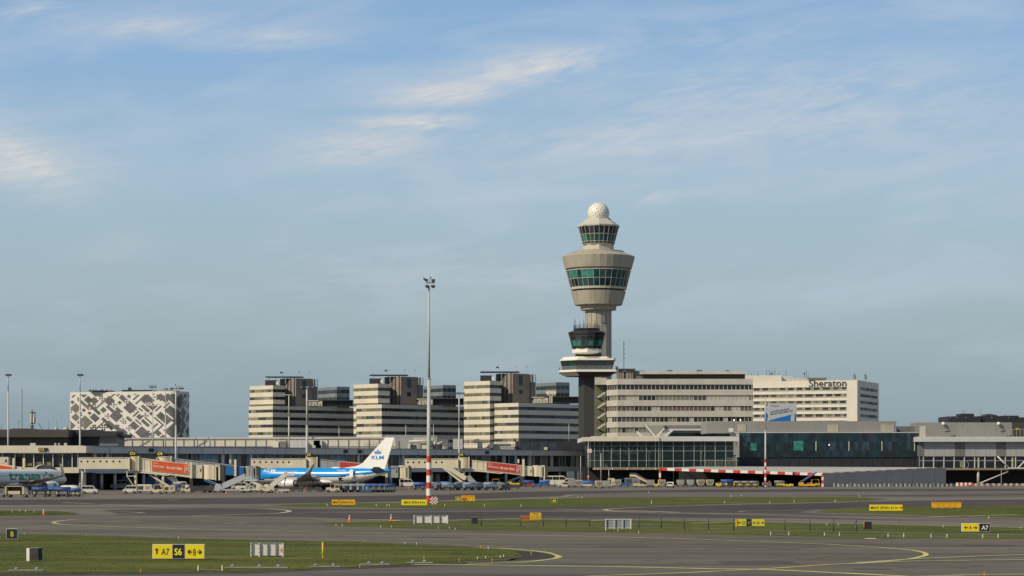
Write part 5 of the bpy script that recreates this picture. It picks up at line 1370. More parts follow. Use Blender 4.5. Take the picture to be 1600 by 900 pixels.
    mb = MB(); mb.slab([(lxp+1.5, sec[2]), (sec[1], sec[2]+.6), (sec[1], sec[3]), (lxp+1.5, sec[3]-.6)], D+.3, 2.5, tmat); mb.rect(sec[1]-3.2, sec[1]-2.2, sec[2]+6, sec[2]+11, D+.2, .1, g_dark); mb.build('inner_tunnel', r)
    c0, c1, ct, cbm = cab
    w_ = c1-c0
    mb = MB(); cc = (X(c0+w_*.28, D), D+1.5, 0); rr_ = w_*.28*k
    mb.lathe([(rr_, Z(cbm, D)), (rr_, Z(ct, D)), (.05, Z(ct-.6, D))], cc, 18, cmat); mb.disc(rr_, Z(cbm, D), cc, 18, jet_dark, up=False)
    mb.rect(c0+w_*.42, c0+w_*.56, ct+.8, cbm+.5, D-.1, 2.6, cmat); mb.build('cab', r)
    mb = MB()
    mb.rect(c0+w_*.58, c0+w_*.80, ct-.6, ct+2, D-.4, 3.4, cmat); mb.rect(c0+w_*.58, c0+w_*.64, ct, cbm+1.5, D-.35, .5, cmat); mb.rect(c0+w_*.74, c0+w_*.82, ct, cbm+1.5, D-.3, 3.0, cmat)
    mb.rect(c0+w_*.62, c0+w_*.76, ct+3.5, cbm-1, D-.1, 2, g_dark); mb.slab([(c0+w_*.80, ct), (c1, ct+1.5), (c1, cbm), (c0+w_*.80, cbm+1)], D-.2, 3, jet_dark); mb.build('canopy', r)
    if gate:
        gx0, gx1, gy0, gy1, txt, mt = gate
        g = MB(); g.rect(gx0, gx1, gy0, gy1, D+1, .4, sign_black); g.rect((gx0+gx1)/2-.4, (gx0+gx1)/2+.4, gy1, yt, D+1.1, .2, gse_dark)
        g.text(txt, (X(gx0+1, D), D+.96, Z(gy1-.9, D)), (X(gx0+(gx1-gx0)*.72, D)-X(gx0+1, D), 0, 0), (0, 0, (gy1-gy0-1.8)*k), mt, .02); g.build('gate_number', r)
    if stairs:
        for parts in stairs:
            mb = MB()
            for pts, o, th, mt in parts: mb.slab(pts, D+o, th, mt)
            mb.build('stairs', r)
    return r
D11, D9, D7, D5 = 494.0, 523.0, 553.0, 598.0
jetway('cream passenger bridge with orange-red advert reading Soulmates, do your thing', D11, (123, 202, 715, 733),
       [(127, 721), (136.8, 721), (146.7, 721), (156.8, 721), (166.7, 721), (177, 721), (187, 721)], (202, 215, 714.5, 735.5),
       (216.5, 715.8, 735.5, 298, 726.2, 746.5), (237.5, 719.6, 735, 296, 725.6, 741, orange_red, ('tinder', 'Soulmates,', 'do your thing')), (298.5, 722, 747.5), (299, 316, 726, 747.5), (316, 350, 726.5, 749),
       (201, 213, 705.2, 711.5, 'C11', lit_amber),
       stairs=[[([(232, 742), (236, 742), (268, 760.5), (265, 762)], .6, .5, jet_cream), ([(244, 743), (246, 743), (253, 760), (251, 762)], 1.8, .3, jet_grey)], [([(260, 746), (270, 744), (286, 758), (281, 760), (276, 758)], 1.2, .6, jet_cream)]])
jetway('grey passenger bridge with blue tunnel docked at the nose of the blue aircraft', D9, None, [], (245, 266, 714.5, 731), (267, 716, 731, 366, 727.5, 743), None, (367.5, 718, 744), (368, 381, 728, 743.5), (381, 405, 728.5, 748.5),
       (244, 256, 706, 712, 'C9', lit_amber), body=jet_cream, tmat=jet_grey, cmat=jet_grey, post=True)  # tunnel and cab grey: shade on these sides painted into the colour
o = [k for k in kids([t for t in bpy.data.objects if t.get('label', '').startswith('grey passenger')][0]) if k.name.startswith('tunnel')][0]
mb = MB(); mb.slab([(349, 727.5), (365, 729), (365, 743), (349, 741.5)], D9-.02, .1, gse_blue); mb.build('blue_panel', o)
mb = MB(); mb.slab([(369.5, 729.5), (380.5, 730.5), (380.5, 742.5), (369.5, 742)], D9+.15, .1, gse_blue); mb.build('blue_panel', o)
jetway('cream passenger bridge rising behind the blue aircraft, its red advert half hidden by the tail', D7, (392, 477, 716.8, 731.8),
       [(397.5, 722), (406.5, 722), (415.5, 722), (424.6, 722), (433.6, 722), (442.5, 722), (451.3, 722)], (478, 494, 716, 732), (500, 718, 734, 606, 727.8, 744), (530.5, 721.3, 735, 592, 727, 741, red_ad, None), (604, 720, 746), (605, 622, 727.5, 746.5), (622, 642, 727.5, 747.5),
       (478, 488, 707.8, 713, 'C7', lit_amber), tmat=jet_grey, stairs=[[([(450, 727), (458, 725), (462, 727), (470, 733), (468, 735), (450, 731)], -.4, .5, jet_cream)]])  # grey tunnel: shade of its turned-away side painted in
jetway('cream passenger bridge with red advert, right of the red and white light mast', D5, (632.5, 715, 717, 731.5),
       [(637.3, 722.3), (646, 722.3), (654.8, 722.3), (663.6, 722.3), (672.6, 722.3), (681.6, 722.3), (690.5, 722.3)], (715.8, 731.5, 716.2, 731.8), (737, 718.8, 732.6, 817, 728, 743), (760.6, 721.6, 734.6, 814, 727.6, 740, red_ad, ('tinder', 'Adventurers,', 'do your thing')), (817.8, 717.5, 744.5), (818.5, 832, 727.8, 743.8), (832, 856, 727.5, 744.5),
       (715.3, 726.5, 708, 712.4, 'C5', lit_amber),
       stairs=[[([(689.8, 729), (692, 726), (698, 725.5), (703, 728.5), (728, 744), (728, 749), (724, 750), (699, 734)], -1.2, .12, jet_cream), ([(689.8, 730.5), (691, 729), (727, 755), (728, 757.5), (724, 757.5)], -1.25, .1, jet_cream), ([(697, 731.5), (700, 733), (727, 753), (725, 754)], -.2, .1, gse_dark)],
               [([(728, 743.5), (735, 743), (748, 757), (741, 758), (728, 749)], -.8, .2, jet_grey)]])
# nose tunnel of the bridge at the green lettered aircraft, its end at the frame edge
jb = thing('jetway', 'cream bridge with orange-red side panel behind the green lettered aircraft at left edge', 'passenger bridge', (X(0, 500), 500, 0), 'passenger bridges along the pier')
mb = MB(); mb.slab([(-60, 719), (0, 725), (22, 728.5), (34, 730), (34, 741), (0, 740), (-60, 735)], 503, 2.6, jet_cream); mb.build('tunnel', jb)
mb = MB(); mb.slab([(-50, 721.5), (0, 727), (18, 729.5), (18, 737), (-50, 733)], 502.9, .1, orange_red); mb.build('advert_panel', jb)
mb = MB()
for x, t in ((21, 715.8), (37, 715.8)): mb = MB(); mb.rect(x-1.8, x+1.8, t, 732, 502.6, .8, jet_cream); mb.build('lift_column', jb)
mb = MB(); mb.rect(-2, 13, 714, 729, 506, 2, concrete_w); mb.rect(8, 10, 718, 722, 505.9, .1, g_dark); mb.build('cab', jb)
mb = MB(); Dj = 506.5
prof = [(54, 733), (56, 730), (60, 727.6), (67, 726.8), (76, 728), (82, 731), (86, 736), (86, 741), (54, 741)]
mb.slab(prof, Dj, 3, jet_dark); mb.slab([(53, 733), (55.5, 729), (60, 726.6), (66, 726), (66, 727), (60.5, 728), (57, 731), (55, 735)], Dj-.2, 3.3, jet_cream); mb.build('canopy', jb)

# ================================================================== aircraft
win_pale = mat('cabin_window_pale', (0.20, 0.27, 0.33), 0.3)
def aircraft(root_name, label, nose, ang, paint, side, zoff=0.0):
    """local frame: x aft from the nose, y starboard, z up"""
    ca, sa = math.cos(R(ang)), math.sin(R(ang))
    T = lambda v: Vector((nose[0]+v[0]*ca-v[1]*sa, nose[1]+v[0]*sa+v[1]*ca, v[2]+zoff))
    root = thing(root_name, label, 'airliner', tuple(T((19, 0, 0)))[:2]+(0,))
    def done(mb, name, par=None): return mb.move(T).build(name, par or root)
    sec = [(0, 2.85, .05), (.3, 2.88, .42), (.9, 2.97, .82), (1.8, 3.12, 1.2), (3, 3.28, 1.55), (4.6, 3.42, 1.82), (6.3, 3.45, 1.88), (9, 3.45, 1.88), (13, 3.45, 1.88), (17, 3.45, 1.88), (21, 3.45, 1.88), (24.5, 3.47, 1.87), (27.5, 3.60, 1.74), (30.5, 3.83, 1.49), (33.5, 4.13, 1.12), (36, 4.42, .74), (37.6, 4.60, .42), (38.2, 4.66, .22)]
    def at(x):
        for a, b in zip(sec[:-1], sec[1:]):
            if a[0] <= x <= b[0]:
                t = (x-a[0])/(b[0]-a[0]); return a[1]+(b[1]-a[1])*t, a[2]+(b[2]-a[2])*t
        return sec[-1][1:]
    xs = [0, .3, .9, 1.8, 3, 4.6]+[6.3+i*1.05 for i in range(18)]+[25.5, 27, 28.5, 30, 31.5, 33, 34.5, 36, 37, 37.6, 38.2]
    n = 56; rings = []
    for x in xs:
        zc, r = at(x); rings.append([(x, -r*math.cos(2*math.pi*i/n), zc+r*math.sin(2*math.pi*i/n)) for i in range(n)][::-1])
    def pick(j, i):
        x = (xs[j]+xs[j+1])/2; q = [rings[j][i], rings[j][(i+1) % n], rings[j+1][i], rings[j+1][(i+1) % n]]
        return paint(x, sum(v[2] for v in q)/4)
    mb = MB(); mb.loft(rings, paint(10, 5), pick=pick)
    fus = done(mb, 'fuselage')
    def skin(out=.03):
        def f(v):
            zc, r = at(v[0]); d = v[2]-zc; return Vector((v[0], side*(math.sqrt(max(.01, r*r-d*d))+out), v[2]))
        return f
    # cockpit and cabin windows
    x = 5.6
    while x < 31:
        zc, r = at(x); s = skin(.02); mb = MB()
        mb.add([s(Vector((x, 0, 3.72))), s(Vector((x+.21, 0, 3.74))), s(Vector((x+.21, 0, 4.02))), s(Vector((x, 0, 4.02)))][::(1 if side < 0 else -1)], [(0, 1, 2, 3)], win_pale if side < 0 else g_mid); x += .52
        done(mb, 'cabin_window', fus)
    mb = MB(); s = skin(.02)
    for a, b in ((1.7, 2.25), (2.3, 2.9)):
        mb.add([s(Vector((a, 0, 3.62))), s(Vector((b, 0, 3.66))), s(Vector((b, 0, 4.15))), s(Vector((a+.12, 0, 3.98)))][::(1 if side < 0 else -1)], [(0, 1, 2, 3)], g_dark)
    done(mb, 'cockpit_window', fus)
    mb = MB(); mb.loft([[(x, 1.7*w*math.cos(a), 1.95+h*math.sin(a)) for a in [2*math.pi*i/20 for i in range(20)]][::-1] for x, w, h in ((11, .2, .15), (12.5, .95, .6), (15, 1.15, .75), (20, 1.15, .75), (22.5, .9, .55), (24, .2, .15))], aircraft_white)
    done(mb, 'belly_fairing')
    for sy in (-1, 1):
        st = [(1.6, 12.6, 20.0, 2.35, .62), (5.8, 15.7, 20.3, 2.75, .42), (12, 20.3, 23.2, 3.35, .26), (16.9, 24.0, 25.6, 3.95, .17)]
        rings = []
        for y, le, te, z, th in st:
            c = te-le; pr = [(0, 0), (.08, .55), (.3, 1), (.6, .7), (1, .04), (.6, -.35), (.3, -.5), (.08, -.4)]
            rings.append([(le+c*a, sy*y, z+th*b) for a, b in pr])
        if sy > 0: rings = [r[::-1] for r in rings]
        mb = MB(); mb.loft(rings, wing_under, smooth=True); wing = done(mb, 'wing')
        wl = MB(); rings = []
        for y, le, te, z in ((16.85, 24.0, 25.6, 3.95), (17.25, 24.5, 25.95, 4.35), (17.55, 25.2, 26.4, 5.0), (17.8, 26.1, 27.0, 6.0), (17.9, 26.7, 27.2, 6.55)):
            rings.append([(le, sy*y, z), ((le+te)/2, sy*y+.07, z), (te, sy*y, z), ((le+te)/2, sy*y-.07, z)])
        if sy < 0: rings = [r[::-1] for r in rings]
        wl.loft(rings, uld_grey if side < 0 else aircraft_white); done(wl, 'winglet', wing)
        for y, x0 in ((4.0, 18.2), (8.0, 19.8), (11.5, 21.5)):
            fb = MB(); fb.loft([[(x0+a, sy*y+.16*w*math.cos(t), 2.4+y*.075+.3*w*math.sin(t)) for t in [2*math.pi*i/8 for i in range(8)]][::-1] for a, w in ((0, .1), (.8, 1), (2.4, 1), (3.4, .1))], wing_under); done(fb, 'flap_fairing', wing)
        en = MB(); cy, cz = sy*4.83, 1.62; rings = []
        for x, r in ((10.55, .86), (10.7, .98), (11.3, 1.06), (12.6, 1.07), (13.9, .97), (14.7, .80)):
            rings.append([(x, cy+r*math.cos(2*math.pi*i/24), cz+.97*r*math.sin(2*math.pi*i/24)) for i in range(24)][::-1])
        en.loft(rings, aircraft_white, cap=False)
        e = done(en, 'engine')
        q = MB(); q.tube((10.9, cy, cz), (10.95, cy, cz), .92, .92, jet_dark, 20); done(q, 'engine_inlet', e); q = MB(); q.tube((14.6, cy, cz), (14.75, cy, cz), .78, .78, jet_dark, 20); q.tube((14.7, cy, cz), (15.5, cy, cz), .55, .34, gse_grey, 16); done(q, 'engine_core', e)
        q = MB(); q.loft([[(11.6, cy-.12, cz+.95), (11.6, cy+.12, cz+.95), (15.2, cy+.12, cz+.75), (15.2, cy-.12, cz+.75)], [(12.8, cy-.12, 2.55), (12.8, cy+.12, 2.55), (17, cy+.12, 2.6), (17, cy-.12, 2.6)]], aircraft_grey, smooth=False); done(q, 'pylon', e)
        rings = [[(33.0, sy*.7, 4.75), (35, sy*.7, 4.95), (36.9, sy*.7, 4.8), (35, sy*.7, 4.6)], [(37.2, sy*7.1, 5.55), (37.9, sy*7.1, 5.62), (38.6, sy*7.1, 5.55), (37.9, sy*7.1, 5.48)]]
        if sy < 0: rings = [r[::-1] for r in rings]
        mb = MB(); mb.loft(rings, wing_under, smooth=False); done(mb, 'tailplane')
        for w_ in (-.33, .33):
            g = MB(); g.tube((18.7, sy*2.86+w_-.18, .56), (18.7, sy*2.86+w_+.18, .56), .56, .56, rubber, 16); done(g, 'wheel')
        g = MB(); g.tube((18.7, sy*2.86, .56), (18.5, sy*2.7, 2.4), .14, .16, gse_grey, 8); done(g, 'landing_gear_leg')
    for w_ in (-.2, .2):
        g = MB(); g.tube((4.1, w_-.1, .35), (4.1, w_+.1, .35), .35, .35, rubber, 14); done(g, 'wheel')
    g = MB(); g.tube((4.1, 0, .35), (4.0, 0, 2.0), .09, .11, gse_grey, 8); done(g, 'landing_gear_leg')
    fin = MB()
    out = [(24.8, 5.25), (29.0, 5.75), (30.6, 6.35), (36.6, 12.35), (37.1, 12.6), (39.2, 12.6), (36.7, 5.0), (33, 4.9)]
    k = len(out)
    def th(z): return .26-.016*(z-5)
    fin.add([(x, -th(z), z) for x, z in out]+[(x, th(z), z) for x, z in out]+[], [tuple(range(k))[::-1] if False else tuple(range(k-1, -1, -1)), tuple(range(k, 2*k))]+[(i, (i+1) % k, k+(i+1) % k, k+i) for i in range(k)], aircraft_white)
    f = done(fin, 'fin')
    return root, T, at, skin, done, fus, f
def paint_blue(x, z):
    zb = 2.15+.95*min(1, max(0, (x-2.5)/8))**.8 if x < 10.5 else (3.1 if x < 24 else 3.1+1.15*((x-24)/13)**1.2)
    if z > zb+.22: return sky_blue
    if z > zb: return deep_blue
    return aircraft_white
Dn = 535.0
bl, T, at, skin, done, fus, fin = aircraft('airliner', 'blue and white airliner with a white tail, parked at the pier in the centre left', (X(392.5, Dn), Dn), -23, paint_blue, -1)
mb = MB(); s = skin(.05)
mb.text('KLM', (4.2, 0, 4.28), (3.4, 0, 0), (0, 0, .62), white_paint, .03, s); mb.text('Royal Dutch Airlines', (8.1, 0, 4.3), (5.6, 0, 0), (0, 0, .34), white_paint, .0, s)
mb.text('PH-BXO', (24.5, 0, 4.5), (2.4, 0, 0), (0, 0, .36), white_paint, .01, s)
for dx in (0, .42, .84, 1.26, 1.68): mb.quad(*[s(Vector(v)) for v in ((5.2+dx, 0, 5.0), (5.45+dx, 0, 5.0), (5.45+dx, 0, 5.12), (5.2+dx, 0, 5.12))], white_paint)
done(mb, 'lettering', fus)
mb = MB(); y = -.30
mb.text('KLM', (33.2, y, 7.4), (3.2, 0, 0), (0, 0, .86), logo_blue, .015)
for i in range(5):
    cx = 34.1+i*.36; mb.add([(cx+.17*math.cos(2*math.pi*q/10), y, 9.15+.2*math.sin(2*math.pi*q/10)) for q in range(10)], [tuple(range(10))], logo_blue)
mb.quad((34.0, y, 8.7), (35.65, y, 8.7), (35.65, y, 8.86), (34.0, y, 8.86), logo_blue); mb.quad((34.75, y, 9.4), (34.9, y, 9.4), (34.9, y, 9.75), (34.75, y, 9.75), logo_blue); mb.quad((34.62, y, 9.52), (35.03, y, 9.52), (35.03, y, 9.63), (34.62, y, 9.63), logo_blue)
done(mb, 'logo', fin)
s = skin(.06); f4 = lambda x0, x1, z0, z1: [s(Vector(v)) for v in ((x0, 0, z0), (x1, 0, z0), (x1, 0, z1), (x0, 0, z1))]
mb = MB(); mb.quad(*f4(29.2, 30.1, 3.1, 4.9), g_dark); done(mb, 'door_opening', fus)
mb = MB(); mb.box(28.2, 29.15, -2.15, -2.0, 3.1, 4.95, aircraft_white); done(mb, 'open_door', fus)
mb = MB(); mb.quad(*f4(25.0, 26.2, 2.2, 3.0), g_dark); done(mb, 'cargo_door', fus)
mb = MB(); mb.loft([[(x, .45*w*math.cos(t), 5.25+.32*w*math.sin(t)) for t in [2*math.pi*i/12 for i in range(12)]][::-1] for x, w in ((21.8, .05), (22.4, .7), (23.2, 1), (24.2, .9), (25.2, .05))], aircraft_white); done(mb, 'antenna_fairing', fus)
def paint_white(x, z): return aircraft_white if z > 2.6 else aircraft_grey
Dn = 498.0
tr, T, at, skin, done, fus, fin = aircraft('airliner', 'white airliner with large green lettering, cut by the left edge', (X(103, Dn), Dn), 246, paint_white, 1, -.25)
mb = MB(); mb.text('transavia', (23.6, 0, 2.95), (-16.6, 0, 0), (0, 0, 1.85), logo_green, .03, skin(.05)); done(mb, 'lettering', fus)
eng = [c for c in kids(tr) if c.name.startswith('engine')]
mb = MB()
cx, cz = 12.3, 1.75
for i in range(18):
    a, b = 2*math.pi*i/18, 2*math.pi*(i+1)/18
    for r0, r1, mt in ((.0, .52, logo_green),):
        g = lambda r, t: (cx+r*math.cos(t), 4.83+math.sqrt(1.08**2-(cz-1.62+r*math.sin(t))**2)+.03, cz+r*math.sin(t))
        mb.add([g(.30, a), g(.30, b), g(.55, b), g(.55, a)], [(0, 1, 2, 3)], logo_green)
mb.box(12.2, 12.42, 5.9, 5.96, 1.5, 2.05, logo_green)
done(mb, 'logo', eng[-1])
# ================================================================== light masts
def mast(label, px, D, ytop, z0, w0, w1, head, cat='light mast', bands=None, group=None, yjoint=None):
    r = thing('light_mast', label, cat, (X(px, D), D, z0), group); k = D/F
    x = X(px, D); zt = Z(ytop, D)
    mb = MB()
    zj = z0+(zt-z0)*.62 if yjoint is None else Z(yjoint, D)
    mb.tube((x, D, z0), (x, D, zj), w0*k/2, (w0*.45+w1*.55)*k/2, mast_grey, 10); mb.tube((x, D, zj), (x, D, zt), (w0*.25+w1*.75)*k/2, w1*k/2, mast_grey, 10)
    mb.lathe([((w0*.45+w1*.55)*k/2*1.25, zj-.15), ((w0*.45+w1*.55)*k/2*1.25, zj+.15)], (x, D, 0), 10, steel)
    mb.build('pole', r)
    if bands:
        for i, (ya, yb_) in enumerate(bands):
            mb = MB(); f = lambda y: ((w0+(w1*.55+w0*.45-w0)*((Z(y, D)-z0)/(zj-z0)))*k/2)*1.04
            mb.lathe([(f(yb_), Z(yb_, D)), (f(ya), Z(ya, D))], (x, D, 0), 16, red_paint if i % 2 == 0 else white_paint, smooth=True); mb.build('painted_band', r)
    mb = MB()
    for (dx0, dx1, dy0, dy1, mt) in head.get('bars', []): mb.rect(px+dx0, px+dx1, ytop+dy0, ytop+dy1, D-.3, .6, mt)
    mb.build('head_frame', r)
    for (dx, dy, w, h, tilt) in head.get('lamps', []):
        mb = MB(); pts = [(-w*.5, -h*.45), (w*.5, -h*.45), (w*.36, h*.5), (-w*.36, h*.5)]
        c, s = math.cos(tilt), math.sin(tilt)
        mb.slab([(px+dx+a*c-b*s, ytop+dy+a*s+b*c) for a, b in pts], D-.6, .9, gse_dark); mb.build('lamp', r)
    return r
flat = {'bars': [(-4, 4.5, -.6, .4, gse_dark)], 'lamps': [(-2.5, 1.2, 4.6, 2, .1), (2.5, 1.2, 4.6, 2, -.05)]}
wide = {'bars': [(-5, 5.5, -1.6, -.8, gse_dark), (-5, 5.5, .2, .9, gse_dark)], 'lamps': [(-3.4, 1.2, 4, 1.8, 0), (3.4, 1.0, 4, 1.8, 0)]}
tee = {'bars': [(-10, 10, -.2, .6, steel_w)], 'lamps': [(-8.5, .8, 4, 1.3, -.25), (-4.5, .3, 4, 1.3, -.1), (4.5, .3, 4, 1.3, .1), (8.5, .8, 4, 1.3, .25)]}
mast('tapered grey light mast nearest the left edge, above the dark brown roof block', 12.7, 548, 585, 0, 3.2, 1.6, flat, yjoint=610)
mast('tapered grey light mast at the left end of the diamond patterned hotel', 125, 548, 585, 0, 3.2, 1.4, flat, yjoint=611)
mast('thin light mast with a double bar head, left of two before the diamond hotel', 238.6, 690, 604, 10, 2.0, 1.0, wide)
mast('thin light mast between the double bar mast and the thick mast before the diamond hotel', 258.6, 690, 608, 10, 2.4, 1.2, {'bars': [(-3, 4, -.6, .3, gse_grey), (-2, 4, -1.8, -1.0, gse_grey)], 'lamps': [(2, .4, 3, 1.4, 0)]})
mast('thick light mast with uneven wide head at the right end of the diamond hotel', 274.8, 532, 603.5, 0, 3.4, 2.2, {'bars': [(-9, 12, 2.6, 3.4, gse_dark), (3, 11, .6, 1.2, gse_dark), (-1, -.4, -3, 0, gse_dark)], 'lamps': [(-7, 4.2, 5, 2, -.1), (6, 3.8, 4, 2, 0), (10, 3.6, 4, 2, 0)]})
mast('short light mast with one side arm, before the leftmost banded block', 451.4, 694, 616.5, 10, 2.6, 1.6, {'bars': [(-9, 4, 0, .8, steel_w)], 'lamps': [(-8, 1.4, 4, 1.4, -.1)]})
mast('cream light mast with drooping arms, before the leftmost banded block', 479.6, 568, 604.5, 0, 4.2, 2.6, tee)
mast('light mast with a dark lamp row, between the middle and right banded blocks', 717.4, 618, 613.5, 0, 3.0, 2.2, {'bars': [(-8, 8, 1, 1.6, gse_dark)], 'lamps': [(-7, .4, 3.2, 1.8, .1), (-2.6, .2, 3, 1.8, 0), (2.4, .2, 3, 1.8, 0), (7, .4, 3.2, 1.8, -.1), (-5, 2.4, 3, 1.2, 0), (5, 2.4, 3, 1.2, 0)]})
mast('light mast with a red and white foot rising through the striped shelter', 1196, 596, 618, 0, 3.3, 1.9, {'bars': [(-8, 9, -.2, .5, gse_grey)], 'lamps': [(-6.5, .6, 4, 1.6, 0), (6.5, .4, 4, 1.4, 0), (2, .2, 3, 1.4, 0)]}, bands=[(716.5, 722.8), (722.8, 728.8), (728.8, 734.2), (734.2, 739), (739, 745.5), (745.5, 751), (751, 755), (755, 760.7)])
main = mast('tallest light mast with a red and white banded foot, in the grass strip', 670.2, 351.5, 446, 0, 8.2, 2.6,
     {'bars': [(-4.5, 8.5, -5.0, -3.9, gse_grey), (.7, 1.4, -13, -4.5, steel), (-.6, .6, 6, 8.5, gse_dark)], 'lamps': [(-4.2, -8.6, 5.6, 4, .35), (-7.4, -10.6, 3.2, 2.6, .5), (6.5, -8.0, 6.4, 4.4, 0), (-3.2, 1.0, 5.4, 4.2, .25), (6.3, 1.2, 6.6, 4.2, 0), (2.6, -12.4, 1.2, 2.8, .5)]},
     bands=[(712.5, 722.7), (722.7, 733.2), (733.2, 743), (743, 753.6), (753.6, 763.4), (763.4, 774.2), (774.2, 785)], yjoint=592)
for i, (px, D_, y0, y1) in enumerate(((907.3, 640, 712, None), (919.3, 640, 690, None), (939, 640, 708, None), (951.4, 640, 732, None))):
    z1 = Z(y0, D_); mb = MB(); r = thing('service_post', ('thin grey post, leftmost of four under the glass hall end', 'thin grey post carrying a cream box at the left corner of the glass hall', 'slightly thicker bare post before the glass hall', 'shortest thin post below the glass hall')[i], 'post', (X(px, D_), D_, 0))
    mb.tube((X(px, D_), D_, 0), (X(px, D_), D_, z1), (.10, .11, .15, .10)[i], (.09, .1, .13, .09)[i], steel, 8); mb.build('pole', r)
    if i == 1:
        mb = MB(); mb.rect(917.5, 924.5, 701.5, 707.5, D_-.4, .6, cream); mb.build('box', r)
        mb = MB(); mb.tube((X(px, D_), D_, .9), (X(px, D_), D_, 2.2), .2, .2, red_paint, 8); mb.tube((X(px, D_), D_, 2.2), (X(px, D_), D_, 2.8), .2, .2, white_paint, 8); mb.build('painted_band', r)
for i, (px, y0, y1, D_, lab) in enumerate(((529.6, 667, 690, 705, 'small roof lamp post before the leftmost banded block'), (634, 665, 684, 722, 'small roof lamp post left of the tall banded mast'), (677.3, 664, 690, 722, 'small roof lamp post right beside the tall banded mast'), (889, 662.5, 692, 722, 'small roof lamp post left of the black tower shaft'))):
    mb = MB(); z0, z1 = Z(y1, D_), Z(y0, D_); x = X(px, D_); r = thing('lamp_post', lab, 'lamp post', (x, D_, z0))
    mb.tube((x, D_, z0), (x, D_, z1), .09, .07, steel_w, 8); mb.build('pole', r); mb = MB(); mb.box(x-.35, x+.1, D_-.15, D_+.15, z1, z1+.14, gse_grey); mb.build('lamp', r)

# ================================================================== airfield signs
def sign(label, x0, x1, y0, y1, yb, panels, frame=None, th=.28, texts=(), legs=3, back=None, yaw=0, name='taxiway_sign', cat='taxiway sign', foot=True):
    D = gd(yb); r = thing(name, label, cat, (X((x0+x1)/2, D), D, 0)); k = D/F
    pieces = []
    for fx0, fx1, mt in panels:
        a, b = x0+(x1-x0)*fx0, x0+(x1-x0)*fx1
        mb = MB(); fm = frame or mt
        mb.rect(a, b, y0, y1, D, th, fm); mb.rect(a+.5, b-.5, y0+.6, y1-.6, D-.012, .012, mt); pieces.append((mb, 'panel'))
    for i in range(legs):
        px = x0+(x1-x0)*(.06+.88*i/max(1, legs-1)); mb = MB(); mb.rect(px-.35, px+.35, y1, yb, D+.1, .06, gse_grey); mb.rect(px-.8, px+.8, yb-.5, yb, D+.05, .16, gse_grey); pieces.append((mb, 'leg'))
    for (txt, fx0, fx1, fy0, fy1, mt, off) in texts:
        a, b = x0+(x1-x0)*fx0, x0+(x1-x0)*fx1; ya, yb_ = y0+(y1-y0)*fy0, y0+(y1-y0)*fy1; mb = MB()
        if txt in ('<', '>', '^'):
            pc = (b-a)*k; zc = Z((ya+yb_)/2, D); xa, xb = X(a, D), X(b, D); yy = D-.035; w_ = .06
            if txt == '^':
                xm = (xa+xb)/2; zt, zb = Z(ya, D), Z(yb_, D); mb.bar((xm, yy, zb), (xm, yy, zt), w_, mt, .02); hh = (xb-xa)/2
                for sx in (-1, 1): mb.bar((xm, yy-.004*sx, zt), (xm+sx*hh, yy-.004*sx, zt-hh*1.1), w_, mt, .02)
            else:
                tip, tail, sg = (xa, xb, 1) if txt == '<' else (xb, xa, -1); hh = (Z(ya, D)-Z(yb_, D))/2
                mb.bar((tip, yy, zc), (tail, yy, zc), .02, mt, w_)
                for sz in (-1, 1): mb.bar((tip, yy-.004*sz, zc), (tip+sg*hh*1.05, yy-.004*sz, zc+sz*hh), .02, mt, w_)
        else: mb.text(txt, (X(a, D), D-.02, Z(yb_, D)), (X(b, D)-X(a, D), 0, 0), (0, 0, (yb_-ya)*k), mt, off)
        pieces.append((mb, 'lettering'))
    cx, cy = X((x0+x1)/2, D), D
    for mb, nm in pieces:
        if yaw:
            ca, sa = math.cos(R(yaw)), math.sin(R(yaw)); mb.move(lambda v: Vector((cx+(v.x-cx)*ca-(v.y-cy)*sa, cy+(v.x-cx)*sa+(v.y-cy)*ca, v.z)))
        mb.build(nm, r)
    return r
sign('yellow and black sign reading A7 S6 and B between arrows, on the near lawn', 238, 319.5, 850.3, 873, 875.3, [(0, .383, yellow_sign), (.383, .617, sign_black), (.627, 1, yellow_sign)], frame=sign_back, legs=6,
     texts=[('^', .055, .115, .28, .66, sign_black, 0), ('A7', .17, .325, .30, .76, sign_black, .012), ('S6', .425, .565, .28, .76, yellow_text, .012), ('<', .68, .755, .38, .68, sign_black, 0), ('B', .785, .84, .34, .78, sign_black, .012), ('>', .865, .94, .38, .68, sign_black, 0)])
r = sign('square black sign with yellow B in a pale frame, at the left edge', 9.5, 27.3, 826, 842.3, 843.5, [(0, 1, sign_black)], frame=sign_back, legs=2, texts=[('B', .42, .66, .28, .74, yellow_text, -.012)], th=.35)
sign('small brown faced sign seen edge on, in the near lawn at left', 42, 70, 856, 876, 878.5, [(0, .62, sign_brown), (.64, 1, sign_black)], frame=sign_back, legs=4, th=.25, yaw=57)
def back_sign(label, x0, x1, y0, y1, yb, n, face, posts, gap=None):
    D = gd(yb); r = thing('taxiway_sign', label, 'taxiway sign', (X((x0+x1)/2, D), D, 0)); k = D/F
    mb = MB(); mb.rect(x0, x1, y0, y1, D, .3, face); mb.rect(x0, x1, y0-.3, y0+.7, D-.06, .42, posts); mb.rect(x0, x1, y1-.8, y1, D-.06, .42, posts); mb.build('panel', r)
    xs = [x0+(x1-x0)*i/n for i in range(n+1)]
    for i, x in enumerate(xs):
        w = .7 if gap is None or i not in (0, gap, n) else 1.4
        mb = MB(); mb.rect(min(x, x1-w*1.4) if i == n else x, (min(x, x1-w*1.4) if i == n else x)+w*1.4, y0, yb, D-.16, .12, posts if w < 1 else sign_back)
        if w > 1:
            for q in range(3): mb.rect(x+.4, x+1.1, y0+2+q*(y1-y0)*.3, y0+3+q*(y1-y0)*.3, D-.19, .03, gse_dark)
        mb.build('post', r)
    return r
